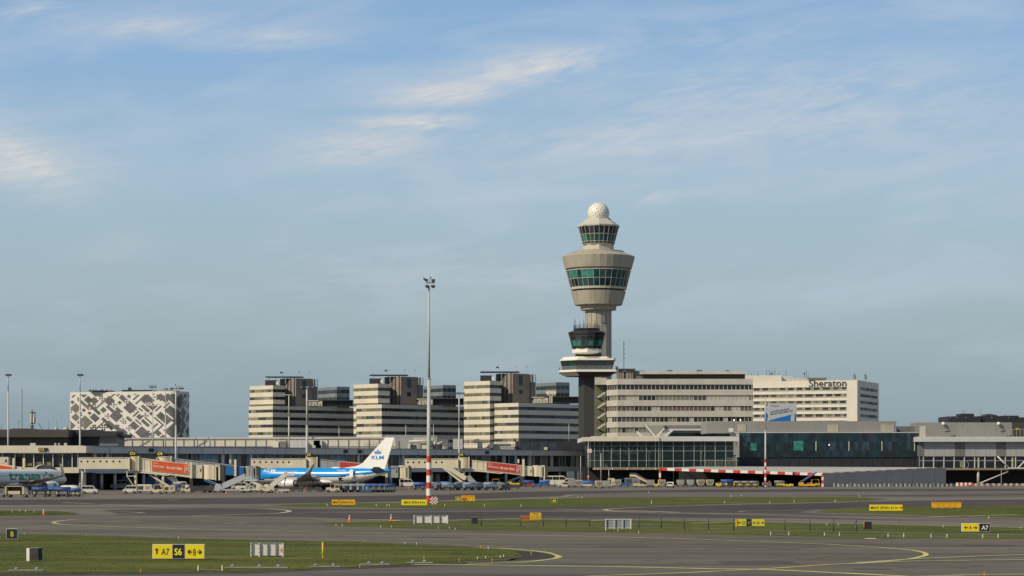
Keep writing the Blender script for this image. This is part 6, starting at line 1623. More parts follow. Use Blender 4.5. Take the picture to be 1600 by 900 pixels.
r = back_sign('cream back of a four panel sign on the near lawn, yellow chip at one end', 391, 443, 848.5, 868.5, 870.8, 4, sign_back, sign_back_grey, 1)
D = gd(870.8); mb = MB(); mb.rect(438.2, 440.3, 855.5, 863.5, D-.2, .05, amber_sign); mb.rect(438.6, 440, 858.5, 861, D-.22, .03, red_paint); mb.build('chip', r)
back_sign('cream back of a long sign in the fenced strip, two cones to its left', 646, 700, 805.3, 817.6, 818.7, 4, sign_back, gse_grey, 2)
back_sign('blue grey back of a three panel sign behind the wire fence', 945.5, 986.5, 811.2, 825.6, 827, 3, sign_back_grey, sign_back, 1)
sign('amber sign of two unequal panels reading MAX SPAN 61m, left of the tall mast', 518.3, 555.2, 780.4, 789.2, 790.2, [(0, .335, amber_sign), (.35, 1, amber_sign)], frame=amber_dark, legs=3, texts=[('MAX', .06, .29, .28, .72, black, .025), ('SPAN 61m', .40, .95, .28, .72, black, .025)])
sign('bright yellow sign reading MAX SPAN 61m touching the foot of the tall mast', 627.3, 667.2, 780.6, 789.3, 790.3, [(0, 1, yellow_sign)], legs=4, texts=[('MAX SPAN 61m', .10, .93, .28, .74, black, .025)])
sign('bright yellow sign reading MAX SPAN 61m with a right arrow, in the right grass patch', 1359, 1410.3, 788.6, 798, 799.2, [(0, 1, yellow_sign)], legs=4, texts=[('MAX SPAN 61m', .03, .85, .25, .75, sign_black, .015), ('>', .88, .98, .33, .65, sign_black, 0)])
sign('tiny black sign reading A5 beside the amber sign box', 711.5, 719.4, 776.2, 782.2, 783, [(0, 1, sign_black)], frame=olive_sign, legs=2, texts=[('A5', .15, .85, .22, .78, yellow_text, .02)])
sign('tiny black sign reading A6 alone on the far grass strip', 860.7, 871, 778.3, 785.6, 786, [(0, 1, sign_black)], frame=olive_sign, legs=2, texts=[('A6', .22, .80, .25, .78, yellow_text, .02)])
sign('dull yellow sign reading S5, A and A6 with an orange left end, before the fence', 1152.5, 1195, 810.2, 822.4, 824, [(0, .33, olive_sign), (.345, .48, sign_black), (.52, 1, olive_sign)], frame=gse_dark, legs=4,
     texts=[('<', .02, .11, .40, .66, gse_dark, 0), ('S5', .16, .29, .32, .78, gse_dark, .012), ('A', .385, .435, .34, .74, olive_sign, .0), ('<', .57, .66, .40, .66, gse_dark, 0), ('A6', .70, .81, .32, .76, gse_dark, .012), ('>', .86, .95, .40, .66, gse_dark, 0)])  # dull faces: shade painted into a yellow sign
D = gd(824); mb = MB(); mb.rect(1149.6, 1152, 811, 823, D-.05, .4, amber_gse); r = [o for o in bpy.data.objects if o.get('label', '').startswith('dull yellow sign')][0]; mb.build('end_cap', r)
sign('yellow and black sign reading A between arrows and A7, right of the dark cabinet', 1503, 1547, 817.5, 830.6, 832, [(0, .60, yellow_sign), (.61, 1, sign_black)], frame=sign_back, legs=4,
     texts=[('<', .09, .21, .38, .66, sign_black, 0), ('A', .255, .345, .28, .74, sign_black, .012), ('>', .40, .52, .38, .66, sign_black, 0), ('A7', .69, .94, .26, .80, white_paint, .02)])
r = sign('tilted yellow STOP board with two lines of small print, orange board at its left', 828, 845.6, 801, 812.6, 816, [(0, 1, amber_sign)], legs=2, texts=[('STOP', .24, .76, .10, .34, gse_dark, .02), ('WAIT FOR PERMISSION', .10, .92, .50, .64, gse_dark, .01), ('TO CONTINUE', .10, .92, .78, .92, gse_dark, .01)], th=.06, name='warning_board', cat='warning board')
D = gd(816)
r = thing('warning_board', 'dull orange board with a yellow left edge beside the STOP board', 'warning board', (X(821, D), D+.4, 0))
mb = MB(); mb.rect(814.5, 828, 805.5, 814, D+.4, .06, amber_dark); mb.rect(813.2, 814.6, 805.4, 814.2, D+.4, .1, amber_sign); mb.rect(815, 828, 809.2, 809.9, D+.38, .02, brown_in); mb.build('panel', r)
for x in (814.2, 827): mb = MB(); mb.rect(x-.25, x+.25, 814, 816, D+.4, .06, gse_dark); mb.build('leg', r)
def sign_box(label, x0, x1, y0, y1, yb, mt, mt2=None):
    D = gd(yb); r = thing('sign_box', label, 'sign box', (X((x0+x1)/2, D), D, 0)); mb = MB()
    mb.rect(x0, x1, y0, y1, D, .45, mt)
    for q in range(1, 5): x = x0+(x1-x0)*q/5; mb.rect(x-.15, x+.15, y0+.5, y1-.5, D-.03, .03, amber_dark)
    mb.rect(x0-.2, x1+.2, y0-.3, y0+.5, D-.05, .55, mt); mb.build('housing', r)
    if mt2: mb = MB(); mb.rect(x0+1, x0+8, y0+3.5, y1-.5, D-.05, .04, amber_dark); mb.rect(x0+13.5, x0+17, y1-1.8, y1-.2, D-.08, .08, yellow_sign); mb.build('faded_panel', r)
    for q in range(4):
        x = x0+(x1-x0)*(.1+.27*q); mb = MB(); mb.rect(x-.4, x+.4, y1, yb, D+.15, .1, yellow_sign); mb.rect(x-.9, x+.9, yb-.8, yb-.2, D-.2, .2, yellow_sign); mb.build('leg', r)
sign_box('amber sign box with a faded brown patch, beside the tiny A5 sign', 720.4, 742, 774.5, 782.4, 783.4, amber_gse, True)
sign_box('long plain orange sign box at the front of the right grass patch', 1456.6, 1502, 784.8, 793, 794.4, amber_gse)
def cabinet(label, x0, x1, y0, y1, yb, edge=None):
    D = gd(yb); r = thing('control_cabinet', label, 'cabinet', (X((x0+x1)/2, D), D, 0)); mb = MB(); mb.rect(x0, x1, y0, y1, D, .5, gse_dark); mb.rect(x0-.3, x1+.3, y0-.4, y0+.4, D-.1, .7, gse_grey); mb.build('housing', r)
    mb = MB(); mb.rect(x0+1.8, x1-.8, y0+1.2, y1-1, D-.04, .04, blackish); mb.build('door', r)
    for x in (x0+1, x1-1): mb = MB(); mb.rect(x-.4, x+.4, y1, yb, D+.1, .1, gse_grey); mb.build('leg', r)
    if edge: mb = MB(); mb.rect(x0-.6, x0+.7, y0+1, y1-2.5, D-.12, .1, edge); mb.rect(x0-.6, x0+.7, y0+4, y0+6.5, D-.13, .1, red_paint); mb.build('side_marker', r)
cabinet('small dark cabinet right of the long cream sign back', 736.3, 746.3, 808, 818, 819.3)
cabinet('dark cabinet with an orange striped left edge, at the right end of the fence', 1350, 1362, 815, 826, 827.4, amber_gse)
D = gd(789.5); r = thing('marker_board', 'chequered red and white board at the foot of the tall mast', 'marker board', (X(678, D), D, 0)); mb = MB()
for i in range(5):
    for j in range(5): mb.rect(671.8+i*2.45, 671.8+(i+1)*2.45, 776.4+j*2.3, 776.4+(j+1)*2.3, D, .08, white_paint if (i+j) % 2 else mat('maroon_paint', (.22, .03, .05), .5))
mb.build('panel', r)
for x in (674, 682): mb = MB(); mb.rect(x-.3, x+.3, 787.8, 789.5, D+.1, .06, gse_grey); mb.build('leg', r)
D = gd(872.4); r = thing('marker_post', 'tall yellow post with a small dark lens box, in the near lawn', 'post', (X(504.4, D), D, 0)); mb = MB(); mb.tube((X(504.4, D), D, 0), (X(504.4, D), D, Z(847.3, D)), .06, .06, yellow_gse, 8); mb.build('post', r)
mb = MB(); mb.rect(505, 509.5, 848.8, 854, D-.1, .25, gse_dark); mb.build('lens_box', r); mb = MB(); mb.rect(505.8, 508.6, 850.5, 853, D-.12, .02, red_paint); mb.build('lens', r); mb = MB(); mb.rect(503.3, 505.5, 870.8, 872.4, D-.12, .2, yellow_gse); mb.build('base', r)

# wire fence through the middle strip
r = thing('wire_fence', 'low wire fence on thin dark posts through the long grass strip', 'fence', G(1050, 824)+(0,))
tops = []
for px, yb_, h in ((752, 822.5, 1.0), (813.8, 822.4, 1.0), (849, 822.6, 1.0), (885, 823, 1.0), (921.3, 823.2, 1.0), (998.5, 825, 1.1), (1033, 825.6, 1.1), (1069.5, 827, 1.1), (1107, 828, 1.1), (1146.3, 828.4, 1.1), (1226.5, 830, 1.1), (1265.5, 830.6, 1.15), (1302.4, 831, 1.15), (1338.4, 831.4, 1.15)):
    g = G(px, yb_); mb = MB(); mb.tube((g[0], g[1], 0), (g[0], g[1], h), .05, .045, gse_dark, 6); mb.build('post', r); tops.append((g[0], g[1], h))
mb = MB()
for a, b in zip(tops[:-1], tops[1:]):
    for f in (.35, .68, .97): mb.bar((a[0], a[1], a[2]*f), (b[0], b[1], b[2]*f), .012, gse_grey)
mb.build('wires', r)
a, b = tops[-1], G(1326, 831.3); mb = MB(); mb.bar((a[0], a[1], a[2]*.9), (b[0], b[1], .02), .06, gse_dark); mb.build('brace', r)

# cones
def make_cone(s):
    r = thing('traffic_cone', '', 'traffic cone'); h = .75*s
    mb = MB(); mb.box(-.2*s, .2*s, -.2*s, .2*s, 0, .05*s, orange_cone); mb.build('base', r)
    mb = MB(); rr_ = lambda t: (.15-.115*t)*s
    for a, b, mt in ((.05, .42, orange_cone), (.42, .62, white_paint), (.62, .80, orange_cone), (.80, 1, white_paint)): mb.lathe([(rr_(a), a*h), (rr_(b), b*h)], (0, 0, 0), 14, mt, smooth=True)
    mb.build('body', r); return r
cone = make_cone(1.0); used = False
for px, yb_, s, lab in ((546, 816.3, 1, 'orange cone with white bands, left of two at the fenced strip'), (611.2, 815, 1, 'orange cone with white bands, nearer the long cream sign back'), (68.2, 805.2, 1.0, 'orange cone on the small grass tip at the left edge'), (353.2, 771.5, 1, 'small red cone before the blue belt loader under the cream bridge'), (434, 770.5, .8, 'small red cone left of two before the aircraft stairs'), (439.6, 770.5, .8, 'small red cone right of two before the aircraft stairs'), (475.3, 768.3, .9, 'small red cone under the wing of the blue aircraft'), (638.3, 764, .8, 'small red cone beside the white minibus')):
    c = cone if not used else dup(cone, (0, 0, 0)); used = True
    c['label'] = lab; c['group'] = 'orange traffic cones'; g = G(px, yb_); c.location = (g[0], g[1], .035 if px < 70 or 540 < px < 612 and yb_ > 800 else 0); c.scale = (s,)*3

# edge lights
def make_light(name, lab, col, h, lens, grp):
    r = thing(name, lab, 'taxiway light', (0, 0, 0), grp); mb = MB(); mb.tube((0, 0, 0), (0, 0, h), .045, .04, col, 8); mb.lathe([(.11, 0), (.11, .03), (.01, .035)], (0, 0, 0), 10, col); mb.build('stem', r)
    mb = MB(); mb.lathe([(.06, h), (.10, h+.02), (.10, h+.12), (.06, h+.17), (.01, h+.18)], (0, 0, 0), 10, lens, smooth=True); mb.build('lens', r); return r
wl_ = make_light('edge_light', 'small white taxiway edge light standing low in the grass', white_paint, .22, white_paint, 'white taxiway edge lights')
al_ = make_light('edge_light', 'small amber taxiway edge light at the paving edge', amber_gse, .26, amber_gse, 'amber taxiway edge lights')
bl_ = make_light('edge_light', 'small blue topped taxiway edge light at the paving edge', gse_dark, .28, gse_blue, 'blue topped taxiway edge lights')
def spread(proto, spots):
    for i, (px, py) in enumerate(spots):
        o = proto if i == 0 else dup(proto, (0, 0, 0)); g = G(px, py); o.location = (g[0], g[1], .02); q = min(1, max(.55, g[1]/330)); o.scale = (q*.65, q*.65, q*.85)
spread(wl_, [(525, 822.3), (535, 823.2), (595, 824.7), (612, 824.7), (685, 826.6), (702.5, 826.5), (711, 828.8), (38, 836), (279, 842.7), (633, 851.2), (651, 852), (763, 858.7), (787, 871.5), (782, 872.8), (759, 874), (746, 875), (511, 790.8), (588, 791.3), (605, 791.3), (608.5, 791.3), (695, 791.2), (757, 791.8), (814, 792.3), (903, 779), (909, 779), (1018, 788), (1018, 785.8), (1132, 786.5), (946.5, 831), (965.5, 831.2), (998, 833.6), (1292, 822), (1310, 822), (1473.5, 824.7), (1203, 787), (1241, 785), (1305, 784.6), (1343, 776.8), (1545, 810.5), (19, 801), (30.5, 800), (40, 801), (53, 801.2), (1014, 770.5), (1158, 775.3), (1142, 777), (1595, 827)])
spread(al_, [(662.5, 875.5), (717.5, 878.3), (769, 878.8), (562, 887.6), (220, 895.2), (135, 837.4), (830, 867.5), (570, 848.4), (751, 858), (1538, 900)])
spread(bl_, [(339.4, 843.4), (260, 839.5), (275, 841), (1405, 817.5), (1252, 815), (442, 822), (1400, 789.8)])
# low white marker frames and stop bars at the edges of the grass
def marker_frame(lab, x0, x1, yb_, h, g_=None):
    a, b = Vector(G(x0, yb_)+(0,)), Vector(G(x1, yb_)+(0,)); r = thing('edge_marker', lab, 'edge marker', tuple((a+b)/2), g_)
    for p in (a, b): mb = MB(); mb.bar(p, p+Vector((0, 0, h)), .06, white_paint); mb.build('post', r)
    mb = MB(); mb.bar(a+Vector((0, 0, .14)), b+Vector((0, 0, .08)), .035, gse_grey); mb.build('rail', r)
marker_frame('low white two post frame on the near lawn below the A7 S6 sign', 309.5, 347, 892.5, .34)
for lab, x0, x1, y_ in (('low white two post frame at the paving edge, farthest left of six', 1204, 1232.5, 837), ('low white two post frame left of the dark cabinet post pair', 1288, 1311.5, 838), ('low white two post frame beside the patch of dead grass', 1387.5, 1412, 839.8), ('low white two post frame between the dead grass and the A7 sign', 1454.5, 1479.5, 840.7), ('low white two post frame below the A7 sign', 1535.5, 1559.5, 841)):
    marker_frame(lab.replace('of six', 'of five'), x0, x1, y_, .34)
def stop_bar(lab, x0, x1, y_, lamps):
    a, b = Vector(G(x0, y_)+(0,)), Vector(G(x1, y_)+(0,)); r = thing('light_bar', lab, 'light bar', tuple((a+b)/2), 'flat grey light bars on the lawn edge')
    mb = MB(); mb.box(a.x, b.x, a.y-.25, a.y+.25, .05, .11, steel_dull); mb.box(a.x+.1, b.x-.1, a.y-.25, a.y+.25, 0, .06, gse_dark); mb.build('slab', r)
    for f in lamps:
        mb = MB(); x = a.x+(b.x-a.x)*f; mb.lathe([(.13, .16), (.12, .20), (.08, .24), (.01, .26)], (x, a.y, 0), 10, steel_dull, smooth=True); mb.build('lamp', r)
for lab, x0, x1, y_, l in (('flat grey light bar with two lamps, farthest left on the lawn edge', 14, 69, 893, (.22, .8)), ('flat grey light bar below the cream four panel sign back', 352, 450, 888.8, (.12, .55, .85)), ('flat grey light bar below the yellow marker post', 484, 532, 887.2, (.2, .78)), ('flat grey light bar right of the yellow marker post', 563, 609, 883.8, (.3, .75)), ('flat grey light bar nearest the blunt end of the lawn', 635, 676, 881.2, (.25, .7))): stop_bar(lab, x0, x1, y_, l)
# ================================================================== apron vehicles and equipment (x along the length, camera side is -y)
def wheels(r, xs, w, rad, name='wheel'):
    for x in xs:
        for s in (-1, 1):
            mb = MB(); mb.tube((x, s*w-.12, rad), (x, s*w+.12, rad), rad, rad, rubber, 12); mb.tube((x, s*(w+.13)-.01, rad), (x, s*(w+.13)+.01, rad), rad*.5, rad*.5, gse_grey, 8); mb.build(name, r)
def arch(L0, L1, W, z0, z1, n=7):
    return [[(x, W*math.cos(math.pi*i/n), z0+(z1-z0)*math.sin(math.pi*i/n)) for i in range(n+1)] for x in (L0, L1)]
def make_cart(lab, tarp, frame, load, drape=.55):
    r = thing('baggage_cart', lab, 'baggage cart'); mb = MB(); mb.box(-1.35, 1.35, -.75, .75, .45, .58, gse_dark); mb.build('chassis', r)
    wheels(r, (-.95, .95), .6, .22)
    for x in (-1.3, 1.3):
        mb = MB()
        for y in (-.7, .7): mb.bar((x, y, .58), (x, y, 1.55), .07, frame)
        mb.box(x-.03, x+.03, -.7, .7, .58, 1.5, frame); mb.build('end_frame', r)
    mb = MB(); mb.loft(arch(-1.42, 1.42, .8, 1.40, 1.92), tarp, smooth=True); mb.box(-1.40, -1.345, -.74, .74, .75+drape, 1.42, tarp); mb.box(1.345, 1.40, -.74, .74, .75+drape, 1.42, tarp); mb.box(-1.38, 1.38, -.79, -.73, 1.42-.62*(.8-drape), 1.45, tarp); mb.box(-1.2, 1.2, .7, .73, .6, 1.5, tarp); mb.build('tarpaulin', r)
    mb = MB(); rnd_ = random.Random(hash(lab) % 1000)
    x = -1.2
    while x < .95:
        w = rnd_.uniform(.3, .6); mb.box(x, x+w-.04, -.6, .4, .58, .58+rnd_.uniform(.4, .85), rnd_.choice(load)); x += w
    mb.build('luggage', r)
    mb = MB(); mb.bar((1.35, 0, .4), (2.1, 0, .3), .08, gse_dark); mb.build('tow_bar', r)
    return r
def make_uld(lab, body, panel):
    r = thing('air_cargo_container', lab, 'cargo container'); mb = MB()
    mb.xz([(-.6, .5), (.6, .5), (1.0, 1.15), (1.0, 2.0), (-1.0, 2.0), (-1.0, 1.15)], -.75, .75, body); mb.build('shell', r)
    mb = MB(); mb.xz([(-.48, .66), (.48, .66), (.78, 1.2), (.78, 1.84), (-.78, 1.84), (-.78, 1.2)], -.79, -.75, panel)
    for x in (-.3, .3): mb.box(x-.03, x+.03, -.82, -.79, .66, 1.94, body)
    mb.build('door', r); return r
def make_dolly(lab):
    r = thing('container_dolly', lab, 'dolly'); mb = MB(); mb.box(-1.05, 1.05, -.75, .75, .36, .48, gse_dark); mb.build('chassis', r); wheels(r, (-.8, .8), .6, .2); mb = MB(); mb.bar((1.0, 0, .38), (1.6, 0, .3), .08, gse_dark); mb.build('tow_bar', r); return r
def make_van(lab, name, cat, L, W, H, body, glass_from=.42, kind='van', stripe=None):
    r = thing(name, lab, cat); h = H
    if kind == 'van': prof = [(-L/2, .35), (-L/2, h*.93), (-L/2+.15, h), (L*.18, h), (L*.34, h*.62), (L/2-.05, h*.5), (L/2, h*.38), (L/2, .35)]
    else: prof = [(-L/2, .32), (-L/2, h*.58), (-L*.36, h*.64), (-L*.27, h), (L*.12, h), (L*.27, h*.64), (L/2-.06, h*.52), (L/2, .32)]
    mb = MB(); mb.xz(prof, -W/2, W/2, body)
    if stripe: mb.box(-L/2-.01, L/2*.96, -W/2-.01, W/2+.01, h*.36, h*.42, stripe)
    mb.box(-L/2-.06, L/2+.06, -W/2+.05, W/2-.05, .3, .5, gse_dark); mb.build('body', r)
    for s in (-1, 1):
        mb = MB(); y = s*(W/2+.012)
        if kind == 'van': spans = [(-L*.45, -L*.2), (-L*.185, L*.03), (L*.045, L*.19)]
        else: spans = [(-L*.27, -L*.09), (-L*.08, L*.13)]
        for a, b in spans: mb.add([(a, y, h*.58+.05), (b+(.12*L if b > L*.1 and kind == 'van' else 0), y, h*.58+.05), (b, y, h*.9), (a+(L*.05 if kind != 'van' and a < -L*.2 else 0), y, h*.9)][::-s], [(0, 1, 2, 3)], g_dark)
        mb.build('side_window', r)
    mb = MB(); a = (L*.19, h*.95); b = (L*.335, h*.64)
    if kind != 'van': a, b = (L*.13, h*.96), (L*.265, h*.67)
    mb.add([(a[0]+.02, -W*.44, a[1]), (b[0]+.02, -W*.46, b[1]), (b[0]+.02, W*.46, b[1]), (a[0]+.02, W*.44, a[1])], [(0, 1, 2, 3)], g_dark); mb.build('windscreen', r)
    mb = MB(); q = -L/2-.012; mb.add([(q, -W*.42, h*.6), (q, W*.42, h*.6), (q, W*.4, h*.88), (q, -W*.4, h*.88)][::-1], [(0, 1, 2, 3)], g_dark); mb.build('rear_window', r)
    wheels(r, (-L*.31, L*.31), W/2-.1, .33)
    for s in (-1, 1):
        mb = MB(); mb.box(-L/2-.03, -L/2+.02, s*W*.42-.1, s*W*.42+.1, h*.42, h*.54, red_paint); mb.build('tail_light', r)
        mb = MB(); mb.box(L/2-.03, L/2+.03, s*W*.38-.15, s*W*.38+.15, h*.38, h*.46, white_paint); mb.build('headlight', r)
    return r
def make_tug(lab, body, cab=True, name='baggage_tractor'):
    r = thing(name, lab, 'tractor'); mb = MB(); mb.xz([(-1.5, .35), (-1.5, .95), (-.3, 1.0), (-.2, .85), (.3, .85), (.4, 1.15), (1.45, 1.05), (1.5, .35)], -.7, .7, body); mb.build('body', r)
    if cab:
        mb = MB()
        for x, y in ((-1.35, -.6), (-1.35, .6), (.45, -.6), (.45, .6)): mb.bar((x, y, .9), (x*.92, y, 1.85), .07, body)
        mb.box(-1.35, .5, -.68, .68, 1.83, 1.92, body); mb.build('cab', r)
        mb = MB(); mb.box(.36, .4, -.56, .56, 1.15, 1.8, g_dark); mb.build('windscreen', r)
    mb = MB(); mb.box(-.6, -.1, -.3, .3, .85, 1.05, gse_dark); mb.box(-.7, -.6, -.3, .3, 1.05, 1.5, gse_dark); mb.build('seat', r)
    wheels(r, (-.95, .95), .6, .33); return r
def make_gpu(lab, body, L=2.6, H=1.6):
    r = thing('ground_power_unit', lab, 'power unit'); mb = MB(); mb.box(-L/2, L/2, -.7, .7, .45, H, body); mb.box(-L/2+.08, L/2-.08, -.62, .62, H, H+.1, body); mb.build('housing', r)
    mb = MB(); mb.box(-L*.4, -L*.05, -.715, -.7, .7, H-.25, gse_dark)
    for k in range(5): mb.box(L*.08, L*.4, -.715, -.7, .75+k*.15, .82+k*.15, gse_dark)
    mb.build('panel', r); wheels(r, (-L*.33, L*.33), .58, .24); mb = MB(); mb.bar((L/2, 0, .5), (L/2+.8, 0, .3), .08, gse_dark); mb.build('tow_bar', r); return r
def make_belt(lab, body, belt, L=7.5, rise=2.4):
    r = thing('belt_loader', lab, 'belt loader'); mb = MB(); mb.box(-2.4, 2.0, -.8, .8, .4, .85, body); mb.box(-2.4, -1.2, -.8, -.1, .85, 1.3, body); mb.build('chassis', r); wheels(r, (-1.7, 1.4), .65, .36)
    mb = MB(); mb.bar((-L/2, .35, .75), (L/2, .35, .75+rise), .75, belt, .26); mb.build('belt_boom', r)
    mb = MB()
    for s in (-.05, .75): mb.bar((-L/2, s, 1.1), (L/2, s, 1.1+rise), .05, steel)
    for k in range(6):
        t = k/5; mb.bar((-L/2+L*t, -.05, .8+rise*t), (-L/2+L*t, -.05, 1.12+rise*t), .05, steel)
    mb.build('side_rail', r); mb = MB(); mb.bar((.4, .35, .7), (1.4, .35, 1.9), .12, gse_grey); mb.build('lift_arm', r)
    mb = MB(); mb.box(-1.9, -1.5, -.7, -.3, 1.3, 1.5, gse_dark); mb.box(-2.0, -1.9, -.7, -.3, 1.5, 1.9, gse_dark); mb.build('seat', r); return r
def make_stairs(lab, body, L=6.5, H=3.2, truck=True, wall=.65):
    r = thing('passenger_stairs', lab, 'aircraft stairs'); mb = MB(); mb.box(-L*.5, L*.42, -.95, .95, .45, .72, body)
    if truck: mb.xz([(L*.42, .4), (L*.42, 1.0), (L*.50, 1.9), (L*.66, 1.9), (L*.70, 1.1), (L*.72, .4)], -.9, .9, body)
    mb.build('chassis', r); wheels(r, (-L*.35, L*.45 if truck else L*.3), .8, .36)
    mb = MB(); n = 16
    for i in range(n):
        t = i/n; x = L*.42-(L*.8)*t; z = .75+(H-.75)*t; mb.box(x-L*.8/n, x, -.75, .75, z-.06, z+.04, gse_grey)
    mb.box(-L*.38-1.5, -L*.38, -.8, .8, H-.1, H, steel_w); mb.build('steps', r)
    for s in (-1, 1):
        mb = MB(); y = s*.82; mb.add([(L*.42, y, .7), (-L*.38, y, H-.1), (-L*.38, y, H-.1+wall), (L*.42, y, .7+wall), (L*.42, y+.05*s, .7), (-L*.38, y+.05*s, H-.1), (-L*.38, y+.05*s, H-.1+wall), (L*.42, y+.05*s, .7+wall)], [(0, 1, 2, 3), (7, 6, 5, 4), (3, 2, 6, 7), (1, 0, 4, 5)], body)
        mb.box(-L*.38-1.5, -L*.38, y-.03, y+.03, H, H+.6, body); mb.bar((L*.42, y, 1.65), (-L*.38, y, H+.95), .06, steel); mb.bar((-L*.38, y, H+.95), (-L*.38-1.5, y, H+.95), .06, steel); mb.build('side_panel', r)
    mb = MB(); mb.bar((-L*.2, -.5, .7), (-L*.32, -.5, H-.2), .14, gse_grey); mb.bar((-L*.2, .5, .7), (-L*.32, .5, H-.2), .14, gse_grey); mb.bar((L*.1, 0, .7), (-L*.1, 0, H*.6), .14, gse_grey); mb.build('support', r)
    if truck: mb = MB(); mb.add([(L*.66+.03, -.8, 1.8), (L*.70+.02, -.82, 1.15), (L*.70+.02, .82, 1.15), (L*.66+.03, .8, 1.8)], [(0, 1, 2, 3)], g_dark); mb.quad((L*.5, -.915, 1.1), (L*.66, -.915, 1.1), (L*.64, -.915, 1.8), (L*.52, -.915, 1.8), g_dark); mb.build('cab_window', r)
    return r
def make_box_truck(lab, body, L=4.4, H=2.2, open_=True):
    r = thing('cargo_van', lab, 'cargo van'); mb = MB(); mb.box(-L/2, L*.28, -.95, .95, .5, .6, gse_dark); mb.box(-L/2, -L/2+.25, -.95, .95, .6, H, body); mb.box(L*.26, L*.34, -.95, .95, .6, H, body); mb.box(-L/2, L*.34, -.95, .95, H-.1, H, body); mb.box(-L/2, L*.3, .85, .95, .6, H-.1, brown_in); mb.build('box_body', r)
    mb = MB(); mb.box(-L*.42, L*.15, -.7, .5, .6, 1.25, gse_cream); mb.build('load', r)
    mb = MB(); mb.xz([(L*.34, .45), (L*.34, H*.85), (L*.44, H*.85), (L*.52, 1.1), (L*.56, .45)], -.9, .9, gse_grey); mb.build('cab', r); wheels(r, (-L*.33, L*.38), .8, .34); return r
def make_tank(lab, L=4.0):
    r = thing('service_tanker', lab, 'tanker'); mb = MB(); rings = []
    for x, s in ((-L/2, .35), (-L*.44, .75), (-L*.3, 1), (L*.25, 1), (L*.42, .9), (L/2, .6)): rings.append([(x, .95*s*math.cos(2*math.pi*i/16), 1.5+.75*s*math.sin(2*math.pi*i/16)) for i in range(16)][::-1])
    mb.loft(rings, gse_white); mb.build('tank', r); mb = MB(); mb.box(-L/2, L/2+.3, -.85, .85, .5, .9, gse_grey); mb.build('chassis', r); wheels(r, (-L*.3, L*.32), .75, .36)
    mb = MB(); mb.box(-.4, .5, -.98, -.9, 1.65, 1.85, gse_dark); mb.build('marking', r); mb = MB(); mb.box(L/2, L/2+.6, -.8, .8, .5, 1.4, gse_white); mb.build('cab', r); return r
frame_pale = mat('stair_panel_grey', (0.40, 0.41, 0.41), 0.45, var=0.12, scale=1.2, stretch=(1, 1, 3))
def make_scissor(lab):
    r = thing('platform_lift', lab, 'lift platform'); mb = MB(); mb.box(-2.2, 2.2, -.9, .9, .45, .75, gse_white); mb.box(1.5, 2.6, -.9, .9, .75, 1.7, gse_white); mb.build('chassis', r); wheels(r, (-1.6, 1.7), .75, .36)
    for s in (-.7, .7):
        mb = MB(); mb.bar((-1.6, s, .8), (1.2, s+.06, 2.5), .16, steel_w); mb.bar((1.2, s, .8), (-1.6, s-.06, 2.5), .16, steel_w); mb.build('scissor_arm', r)
    mb = MB(); mb.box(-2.2, 1.9, -.95, .95, 2.5, 2.8, steel_w); mb.build('platform', r); mb = MB()
    for x in (-2.1, -1.1, -.1, .9, 1.8):
        for y in (-.9, .9): mb.bar((x, y, 2.8), (x, y, 3.6), .05, steel)
    for y in (-.9, .9): mb.bar((-2.1, y, 3.6), (1.8, y, 3.6), .05, steel); mb.bar((-2.1, y, 3.2), (1.8, y, 3.2), .05, steel)
    mb.build('railing', r); mb = MB(); mb.box(2.6, 2.62, -.7, .7, 1.1, 1.6, g_dark); mb.build('windscreen', r); return r
def put(r, px, yb_, rz=0, s=1):
    g = G(px, yb_); r.location = (g[0], g[1], 0); r.rotation_euler = (0, 0, R(rz)); r.scale = (s, s, s); return r
def again(proto, used, **k):
    return proto if not used else dup(proto, (0, 0, 0), **k)

# --- left cluster by the green lettered aircraft
put(make_box_truck('cream cargo van with an open brown side, under the green lettered aircraft', gse_cream), 27, 777, 0, .95)
put(make_gpu('grey power unit cut by the left edge', gse_grey, 2.2, 1.5), -1, 777, 0)
lc = make_cart('baggage cart with a bright blue tarpaulin, left of three by the cream van', tarp_blue, gse_grey, [gse_grey, gse_dark, g_olive2, gse_cream])
put(lc, 62, 776.5, 4)
put(dup(lc, (0, 0, 0), label='baggage cart with a bright blue tarpaulin, middle of three by the cream van'), 84, 776, -4)
put(dup(lc, (0, 0, 0), label='half hidden blue baggage cart touching the white service tanker'), 97, 776.6, 2)
put(make_tank('rounded white service tanker beside the blue covered baggage carts'), 108, 775.2, 0, .95)
lt = make_cart('low luggage trailer with yellow sacks in front of the white service tanker', tarp_blue, gse_grey, [yellow_gse, gse_cream, gse_grey]); put(lt, 116, 776.2, 0, .85)
put(make_van('white pickup shaped utility vehicle standing alone right of the tanker', 'utility_van', 'van', 3.4, 1.6, 1.75, gse_white, kind='van'), 140.5, 771.8, 0)
put(make_van('small white rounded car with dark windows left of the bridge column', 'compact_car', 'car', 2.9, 1.5, 1.75, gse_white, kind='van'), 203.5, 771.3, 180)
put(make_gpu('white power unit directly right of the bridge column', gse_white, 3.2, 1.75), 226, 770.3)
put(make_tug('cream tractor with an open frame cab, left of the cream power unit', gse_cream), 244, 771.6, 180)
put(make_gpu('cream power unit below the cream bridge stairs', gse_cream, 2.4, 1.6), 265, 771)
put(make_cart('blue covered baggage cart below the right bridge stairs', tarp_blue, gse_grey, [gse_dark, gse_grey]), 278, 769, 0)
put(make_tug('cream tractor under the orange advert panel corner', gse_cream, True), 293, 770, 0, .9)
eqg = make_gpu('dark service trailer, left of two under the bridge cab', gse_dark, 3.2, 1.4); put(eqg, 309, 770, 5)
put(dup(eqg, (0, 0, 0), label='dark service trailer, right of two under the bridge cab'), 327, 769.6, -5)
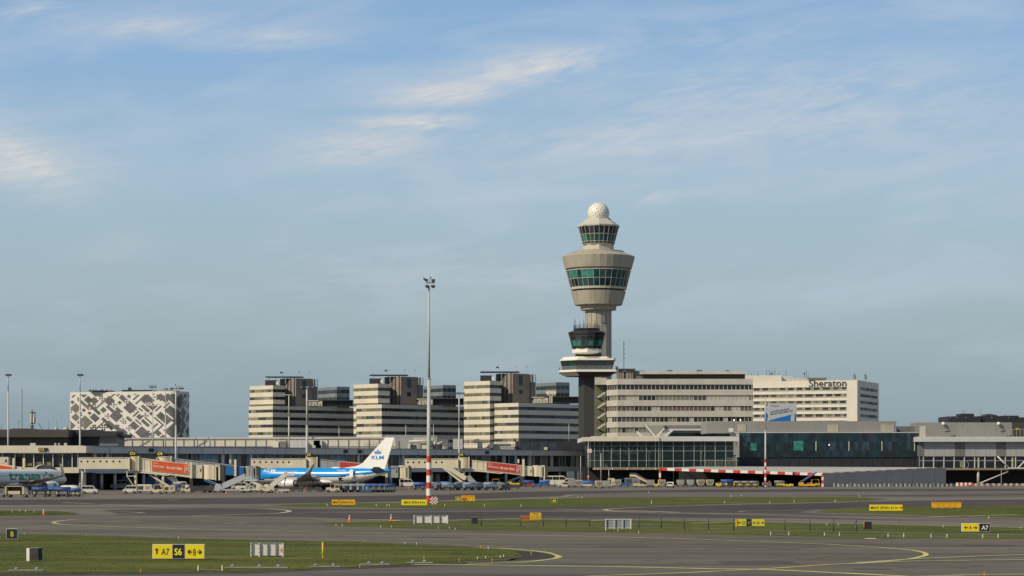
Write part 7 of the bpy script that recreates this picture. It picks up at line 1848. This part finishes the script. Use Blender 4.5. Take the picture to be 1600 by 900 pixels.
put(make_belt('belt loader with a bright blue belt sloping down to the right', gse_grey, gse_blue, 5.2, 1.9), 338, 769.4, 180)
put(make_stairs('pale grey passenger stairs sloping down to the left, left of the aircraft nose', frame_pale, 6.0, 2.9, True, 1.35), 366, 769.6, 180)
put(make_scissor('white scissor lift platform between the grey stairs and the aircraft nose'), 390, 768.8)
put(make_gpu('small white service unit beside the front of the scissor lift', gse_white, 2.2, 1.3), 383, 769.8)
put(make_van('small white van behind the scissor lift, under the blue bridge tunnel', 'utility_van', 'van', 3.6, 1.7, 1.9, gse_white), 374, 766.2, 180)
put(make_gpu('dark open framed service trailer under the blue belt', gse_dark, 3.4, 1.2), 345, 767.5)
put(make_van('white estate van in the shade behind the cream tractor, below the advert panel', 'utility_van', 'van', 4.0, 1.8, 2.1, gse_white), 285, 766.3)
put(make_stairs('white passenger stairs by the front of the blue aircraft, behind the cream tractor', steel_w, 5.0, 2.6, False), 403, 768.8, 0, .9)
put(make_tug('cream tractor with a dark skirt before the aircraft nose', gse_cream, False), 416.5, 770.2, 0, 1.15)
put(make_stairs('white truck mounted stairs leaning up to the right, before the aircraft engine', gse_white, 4.6, 3.7, True, 1.2), 436, 770, 180)
put(make_van('white van in the shade below the pier, left of the bridge column', 'passenger_van', 'van', 5.2, 1.9, 2.3, gse_white), 190, 764.5, 180)
# --- trains of carts by the blue aircraft
put(make_tug('dark tractor under the wing of the blue aircraft', gse_dark, True), 490, 768.3, 0)
put(make_tug('dark towing tractor by the aircraft main wheels', gse_dark, False), 464, 768, 0, 1.1)
put(make_tug('cream and orange baggage tractor leading the grey cart train', gse_cream), 520, 769.4, 180)
flat_ = make_dolly('empty flat dolly left of the cream and orange tractor'); put(flat_, 508, 769.6, 0)
gc = make_cart('grey baggage cart with mixed luggage in the train under the rear of the blue aircraft', tarp_grey, steel, [gse_grey, uld_grey, gse_dark, g_olive2, gse_cream]); gc['group'] = 'grey carts under the blue aircraft'
for i, px in enumerate((533, 544, 555, 566, 574)): put(again(gc, i > 0), px, 769.2, 32)
wc = make_cart('cart with a royal blue sheet over cream bags below the blue aircraft tail', tarp_blue, gse_grey, [gse_cream, gse_white, gse_cream]); wc['group'] = 'blue sheeted carts below the tail'
for i, px in enumerate((581, 590, 599.5, 607.5)): put(again(wc, i > 0), px, 769.3, 28)
put(make_belt('blue belt loader at the open rear door of the blue aircraft', gse_dark, navy, 6, 2.2), 563, 767, 0)
put(make_tug('small blue tractor at the left end of the blue sheeted carts', gse_blue, False), 572, 770.3, 0, .8)
put(make_van('white minibus with dark windows left of the tall banded mast', 'minibus', 'minibus', 4.4, 1.9, 2.25, gse_white), 637, 761.3, 0)
put(make_cart('first cart of the long grey row, with a brighter blue cover, left of the mast', tarp_mid, steel, [gse_grey, gse_dark]), 655.5, 766, 10)
rc = make_cart('blue grey covered baggage cart in the long tight row right of the tall mast', tarp_grey, gse_grey, [gse_dark, gse_grey, uld_grey], 0.0); rc['group'] = 'long row of blue grey carts'
rv = random.Random(9)
for i in range(11):
    mm_ = {} if i % 3 == 0 else {'tarp_blue_grey': tarp_slate if i % 3 == 1 else tarp_pale}
    o = rc if i == 0 else dup(rc, (0, 0, 0), mats=mm_)
    put(o, 677+i*11.2+rv.uniform(-1.5, 1.5), 766.1+rv.uniform(-.5, .35), 24+rv.uniform(-16, 14), rv.uniform(.9, 1.05))
put(make_cart('cart with a light blue cover standing out of the long grey row', tarp_mid, gse_grey, [gse_dark]), 697, 764.2, 8)
put(make_tug('amber yellow tractor behind the long row of grey carts', amber_gse), 777, 759.5, 0, 1.05)
put(make_belt('belt loader with a pale blue belt behind the amber tractor', yellow_gse, tarp_mid, 6, 1.7), 772, 757.5, 0, .9)
put(make_belt('belt loader with a dark blue belt left of the bridge cab', yellow_gse, tarp_blue, 6.5, 2.6), 806, 759, 0, .95)
put(make_tug('dark tractor at the right end of the long grey row', gse_dark), 803, 764.5, 0)
# --- right hand row
put(make_cart('low cart with a blue sheet right of the bridge cab', tarp_blue, gse_grey, [gse_dark, red_paint]), 826, 761.4, 0)
put(make_tug('light blue tractor between the carts under the bridge cab', gse_blue, False), 838, 761.2, 0)
put(make_cart('wide cart with a mid blue sheet, left of the white coach', tarp_mid, gse_grey, [gse_dark, tarp_mid]), 851, 761.2, 0)
put(make_van('long white coach in the shade right of the bridge', 'coach', 'bus', 8.5, 2.4, 2.9, gse_white), 872, 759, 0)
put(make_van('white van parked at the right end of the white coach', 'passenger_van', 'van', 3.6, 1.8, 2.2, gse_white), 888, 760, 180)
put(make_van('cream saloon car in front of the white coach', 'saloon_car', 'car', 3.6, 1.6, 1.45, gse_cream, kind='car'), 882, 761.8, 180)
dol = make_dolly('container dolly in the long line before the glass hall and the shelter'); dol['group'] = 'container dollies'
ua = make_uld('plain pale trapezoid cargo container standing on a dolly', uld_grey, uld_grey); ua['group'] = 'pale cargo containers'
ub = make_uld('cream framed cargo container with a dark door panel, standing on a dolly', gse_cream, uld_dark); ub['group'] = 'dark doored cargo containers'
n1 = n2 = n3 = 0
for px, yb_, k, rz in ((893.5, 762, 0, 5), (904, 761.8, 1, -4), (936, 763.3, 1, 3), (947, 763.3, 0, 0), (964.5, 761, 1, 0), (1034, 761, 1, -3), (1063, 761, 0, 2), (1078.5, 761, 0, -2), (1094.5, 761, 1, 3), (1109, 761, 1, 0), (1016, 761.3, 0, 6)):
    d = again(dol, n1 > 0); n1 += 1; put(d, px, yb_, rz); u_ = again(ua, n2 > 0) if k == 0 else again(ub, n3 > 0)
    if k == 0: n2 += 1
    else: n3 += 1
    put(u_, px, yb_, rz); u_.location.z = .0
put(make_cart('bright blue tarpaulin cart among the containers under the glass hall corner', tarp_mid, gse_white, [gse_cream, gse_white]), 918, 763.2, 0, 1.05)
put(make_gpu('tall pale box trailer left of the bright blue tractor', gse_cream, 1.8, 2.3), 955, 761)
put(make_tug('bright blue tractor with a dark cab under the glass hall', gse_blue), 975, 760.8, 0, 1.15)
put(make_gpu('long grey mesh trailer between the blue tractor and the cream stairs', gse_grey, 4.2, 2.3), 988, 760)
put(make_stairs('passenger stairs with thin dark rails on a cream truck, under the glass hall', gse_cream, 5.2, 3.0), 1003, 760.8, 0, .95)
put(make_gpu('flat cream cargo loader left of the cream stairs truck', gse_cream, 2.6, 1.0), 998, 761.6)
put(make_tug('yellow tractor at the left foot of the striped shelter', yellow_gse, False), 1025, 761, 0, .9)
put(make_van('white car seen from behind with red lamps, before the container line', 'saloon_car', 'car', 4.2, 1.75, 1.5, white_paint, kind='car'), 1047.5, 762, 83)
put(make_tug('yellow tractor between the containers and the blue covered cart', yellow_gse, False), 1123, 761.3, 90)
put(make_cart('large cart with a royal blue tarpaulin, under the middle of the shelter', tarp_blue, gse_grey, [gse_grey, gse_white, gse_dark]), 1136, 761.8, 0, 1.15)
yc = make_cart('yellow framed open cart in the train under the striped shelter', gse_grey, yellow_gse, [yellow_gse, gse_cream, gse_grey, gse_dark]); yc['group'] = 'yellow framed carts in the shelter'
for i, px in enumerate((1154, 1166, 1178)): put(again(yc, i > 0), px, 761.4, 4, .9)
put(make_gpu('low grey tractor at the foot of the banded mast in the shelter', gse_grey, 2.4, 1.2), 1198, 761.3)
put(make_cart('grey open cart with a yellow rail right of the mast in the shelter', gse_grey, gse_dark, [yellow_gse, gse_grey]), 1218, 761.3, 0, .95)
put(make_tug('bright yellow small tractor in the shelter, left of the amber belt loader', yellow_gse, False), 1232, 761.4, 0, .85)
put(make_belt('amber belt loader with a navy blue belt at the right end of the shelter', amber_gse, tarp_blue, 5.0, 3.3), 1262, 761.3, 0, 1)
put(make_tug('amber tractor with cab by the right post of the shelter', amber_gse), 1271, 761.2, 180, 1.1)
# --- barrier blocks by the shelter wall
barrier_pale = mat('barrier_pale', (0.27, 0.26, 0.24), 0.6, var=.2, scale=1.0)
bar_ = thing('barrier_block', 'dark and white plastic barrier block in the row along the shelter wall', 'barrier', (0, 0, 0), 'barrier blocks along the shelter wall')
mb = MB(); mb.prism([(-.55, -.28), (.55, -.28), (.55, .28), (-.55, .28)], 0, .9, gse_dark, [(-.55, -.12), (.55, -.12), (.55, .12), (-.55, .12)]); mb.build('block', bar_)
mb = MB(); mb.prism([(-.56, -.285), (-.1, -.285), (-.1, .285), (-.56, .285)], 0, .905, barrier_pale, [(-.56, -.125), (-.1, -.125), (-.1, .125), (-.56, .125)]); mb.build('white_half', bar_)
for i in range(30):
    o = again(bar_, i > 0); g = Vector(G(1298+i*6.5+((i*31) % 5)*.4, 760.3+((i*17) % 5)*.1)); o.location = (g.x, g.y, 0); o.rotation_euler = (0, 0, R(-22+(i*53) % 35)); o.scale = (1, 1, .85+((i*7) % 4)*.06)
rb_ = thing('barrier_block', 'bright red and white plastic barrier block right of the shelter corner', 'barrier', (0, 0, 0), 'red and white barrier blocks')
mb = MB(); mb.prism([(-.6, -.28), (0, -.28), (0, .28), (-.6, .28)], 0, .95, white_paint, [(-.6, -.14), (0, -.14), (0, .14), (-.6, .14)]); mb.build('white_half', rb_)
mb = MB(); mb.prism([(0, -.28), (.6, -.28), (.6, .28), (0, .28)], 0, .95, red_paint, [(0, -.14), (.6, -.14), (.6, .14), (0, .14)]); mb.build('red_half', rb_)
for i, px in enumerate((1497, 1503.7, 1510.4, 1517)): o = again(rb_, i > 0); o.location = G(px, 759.4)+(0,)
db_ = thing('barrier_block', 'dull brown and grey barrier block in the broken row at far right', 'barrier', (0, 0, 0), 'dull barrier blocks at far right')
mb = MB(); mb.prism([(-.6, -.28), (.6, -.28), (.6, .28), (-.6, .28)], 0, .7, sign_brown, [(-.6, -.14), (.6, -.14), (.6, .14), (-.6, .14)]); mb.build('block', db_); mb = MB(); mb.prism([(-.3, -.285), (.2, -.285), (.2, .285), (-.3, .285)], 0, .705, concrete_w, [(-.3, -.145), (.2, -.145), (.2, .145), (-.3, .145)]); mb.build('pale_patch', db_)
for i, px in enumerate((1525, 1534, 1543, 1552, 1561, 1571, 1580, 1589, 1598)): o = again(db_, i > 0); o.location = G(px, 759.3)+(0,); o.rotation_euler = (0, 0, R((i*29) % 13-6))
lb_ = thing('low_trailer', 'flat grey trailer lying before the dull barriers at far right', 'trailer', G(1560, 760)+(0,)); g = G(1560, 760.2)
mb = MB(); mb.box(g[0]-10, g[0]+9, g[1]-.8, g[1]+.8, .3, .45, gse_grey); mb.build('deck', lb_)
for dx in (-8, -2, 4, 8): mb = MB(); mb.tube((g[0]+dx, g[1]-.85, .22), (g[0]+dx, g[1]-.6, .22), .22, .22, rubber, 10); mb.build('wheel', lb_)

# ================================================================== people
def person(label, loc, rz, pose, top, legs):
    r = thing('person', label, 'person', (0, 0, 0)); J = pose
    names = ['hip', 'waist', 'chest', 'neck', 'head', 'crown', 'lsh', 'lel', 'lwr', 'lha', 'rsh', 'rel', 'rwr', 'rha', 'lhp', 'lkn', 'lan', 'lto', 'rhp', 'rkn', 'ran', 'rto']
    rad = dict(hip=.15, waist=.14, chest=.16, neck=.06, head=.095, crown=.085, lsh=.075, lel=.052, lwr=.038, lha=.045, rsh=.075, rel=.052, rwr=.038, rha=.045, lhp=.1, lkn=.068, lan=.045, lto=.045, rhp=.1, rkn=.068, ran=.045, rto=.045)
    edges = [('hip', 'waist'), ('waist', 'chest'), ('chest', 'neck'), ('neck', 'head'), ('head', 'crown'), ('chest', 'lsh'), ('lsh', 'lel'), ('lel', 'lwr'), ('lwr', 'lha'), ('chest', 'rsh'), ('rsh', 'rel'), ('rel', 'rwr'), ('rwr', 'rha'), ('hip', 'lhp'), ('lhp', 'lkn'), ('lkn', 'lan'), ('lan', 'lto'), ('hip', 'rhp'), ('rhp', 'rkn'), ('rkn', 'ran'), ('ran', 'rto')]
    me = bpy.data.meshes.new('p'); me.from_pydata([J[n] for n in names], [(names.index(a), names.index(b)) for a, b in edges], []); o = bpy.data.objects.new('p', me); COL.objects.link(o)
    sk = o.modifiers.new('s', 'SKIN'); o.modifiers.new('d', 'SUBSURF').levels = 1
    for i, n in enumerate(names): me.skin_vertices[0].data[i].radius = (rad[n],)*2
    me.skin_vertices[0].data[0].use_root = True
    bpy.context.view_layer.update(); m2 = bpy.data.meshes.new_from_object(o.evaluated_get(bpy.context.evaluated_depsgraph_get())); bpy.data.objects.remove(o)
    m2.materials.clear()
    for mt in (skin_m, top, legs, hair_m, gse_dark): m2.materials.append(mt)
    hz, nz_ = J['hip'][2], J['neck'][2]
    for p in m2.polygons:
        c = p.center; p.use_smooth = True
        dh = min((Vector(c)-Vector(J[k])).length for k in ('lha', 'rha'))
        p.material_index = 0 if dh < .09 else (2 if c.z < hz+.02 and dh > .2 else (1 if c.z < nz_+.03 else (3 if c.z > J['head'][2]+.04 or c.y > .06 else 0)))
        if c.z < .1: p.material_index = 4
    b = bpy.data.objects.new('body', m2); COL.objects.link(b); b.parent = r
    mb = MB(); h = J['head']; mb.box(h[0]-.012, h[0]+.012, h[1]-.125, h[1]-.08, h[2]-.045, h[2]+.0, skin_m)
    for s in (-1, 1): mb.box(h[0]+s*.035-.012, h[0]+s*.035+.012, h[1]-.098, h[1]-.085, h[2]+.005, h[2]+.02, hair_m)
    mb.box(h[0]-.025, h[0]+.025, h[1]-.098, h[1]-.085, h[2]-.075, h[2]-.062, red_paint); mb.build('face', r)
    mb = MB(); w = J['waist']; c = J['chest']
    mb.loft([[(p[0]+q*.20*math.cos(2*math.pi*i/12), p[1]+q*.16*math.sin(2*math.pi*i/12), z) for i in range(12)] for p, z, q in ((J['hip'], J['hip'][2]+.02, .98), (w, w[2], .95), (c, c[2]-.03, 1.12), (c, c[2]+.14, .75))], top, cap=False)
    mb.loft([[(w[0]+.2*math.cos(2*math.pi*i/12), w[1]+.165*math.sin(2*math.pi*i/12), w[2]+z) for i in range(12)] for z in (.03, .09)], sign_back, cap=False); mb.build('safety_vest', r)
    r.location = loc; r.rotation_euler = (0, 0, R(rz)); return r
def stand(reach=0.0, stride=.0):
    return dict(hip=(0, 0, .95), waist=(0, 0, 1.12), chest=(0, 0, 1.38), neck=(0, 0, 1.54), head=(0, -.02, 1.66), crown=(0, 0, 1.73), lsh=(.2, 0, 1.43), lel=(.27, -.05-reach*.2, 1.15+reach*.15), lwr=(.27, -.12-reach*.45, .93+reach*.35), lha=(.27, -.15-reach*.52, .85+reach*.42), rsh=(-.2, 0, 1.43), rel=(-.27, .02, 1.15), rwr=(-.29, -.06, .93), rha=(-.29, -.09, .85),
                lhp=(.1, 0, .9), lkn=(.11, -.04-stride*.2, .5), lan=(.11, -stride*.25, .08), lto=(.12, -.15-stride*.25, .04), rhp=(-.1, 0, .9), rkn=(-.11, -.02+stride*.1, .5), ran=(-.11, stride*.3, .08), rto=(-.12, -.14+stride*.3, .04))
person('worker in an orange vest standing by the foot of the mast in the shelter', G(1202.5, 761)+(0,), 20, stand(.2, .2), hi_orange, navy)
person('worker in a yellow hi-vis top standing left of the amber belt loader', (X(1254, 606), 606, 0), -30, stand(.8, 0), hi_vis, navy)
person('worker in a yellow hi-vis vest in the dark back of the shelter', (X(1201, 620), 620, 0), 0, stand(.1, .4), hi_vis, navy)
person('worker in a yellow hi-vis vest among the dark equipment at the bridge cab', G(866, 761.6)+(0,), 40, stand(.4, .3), hi_vis, navy)
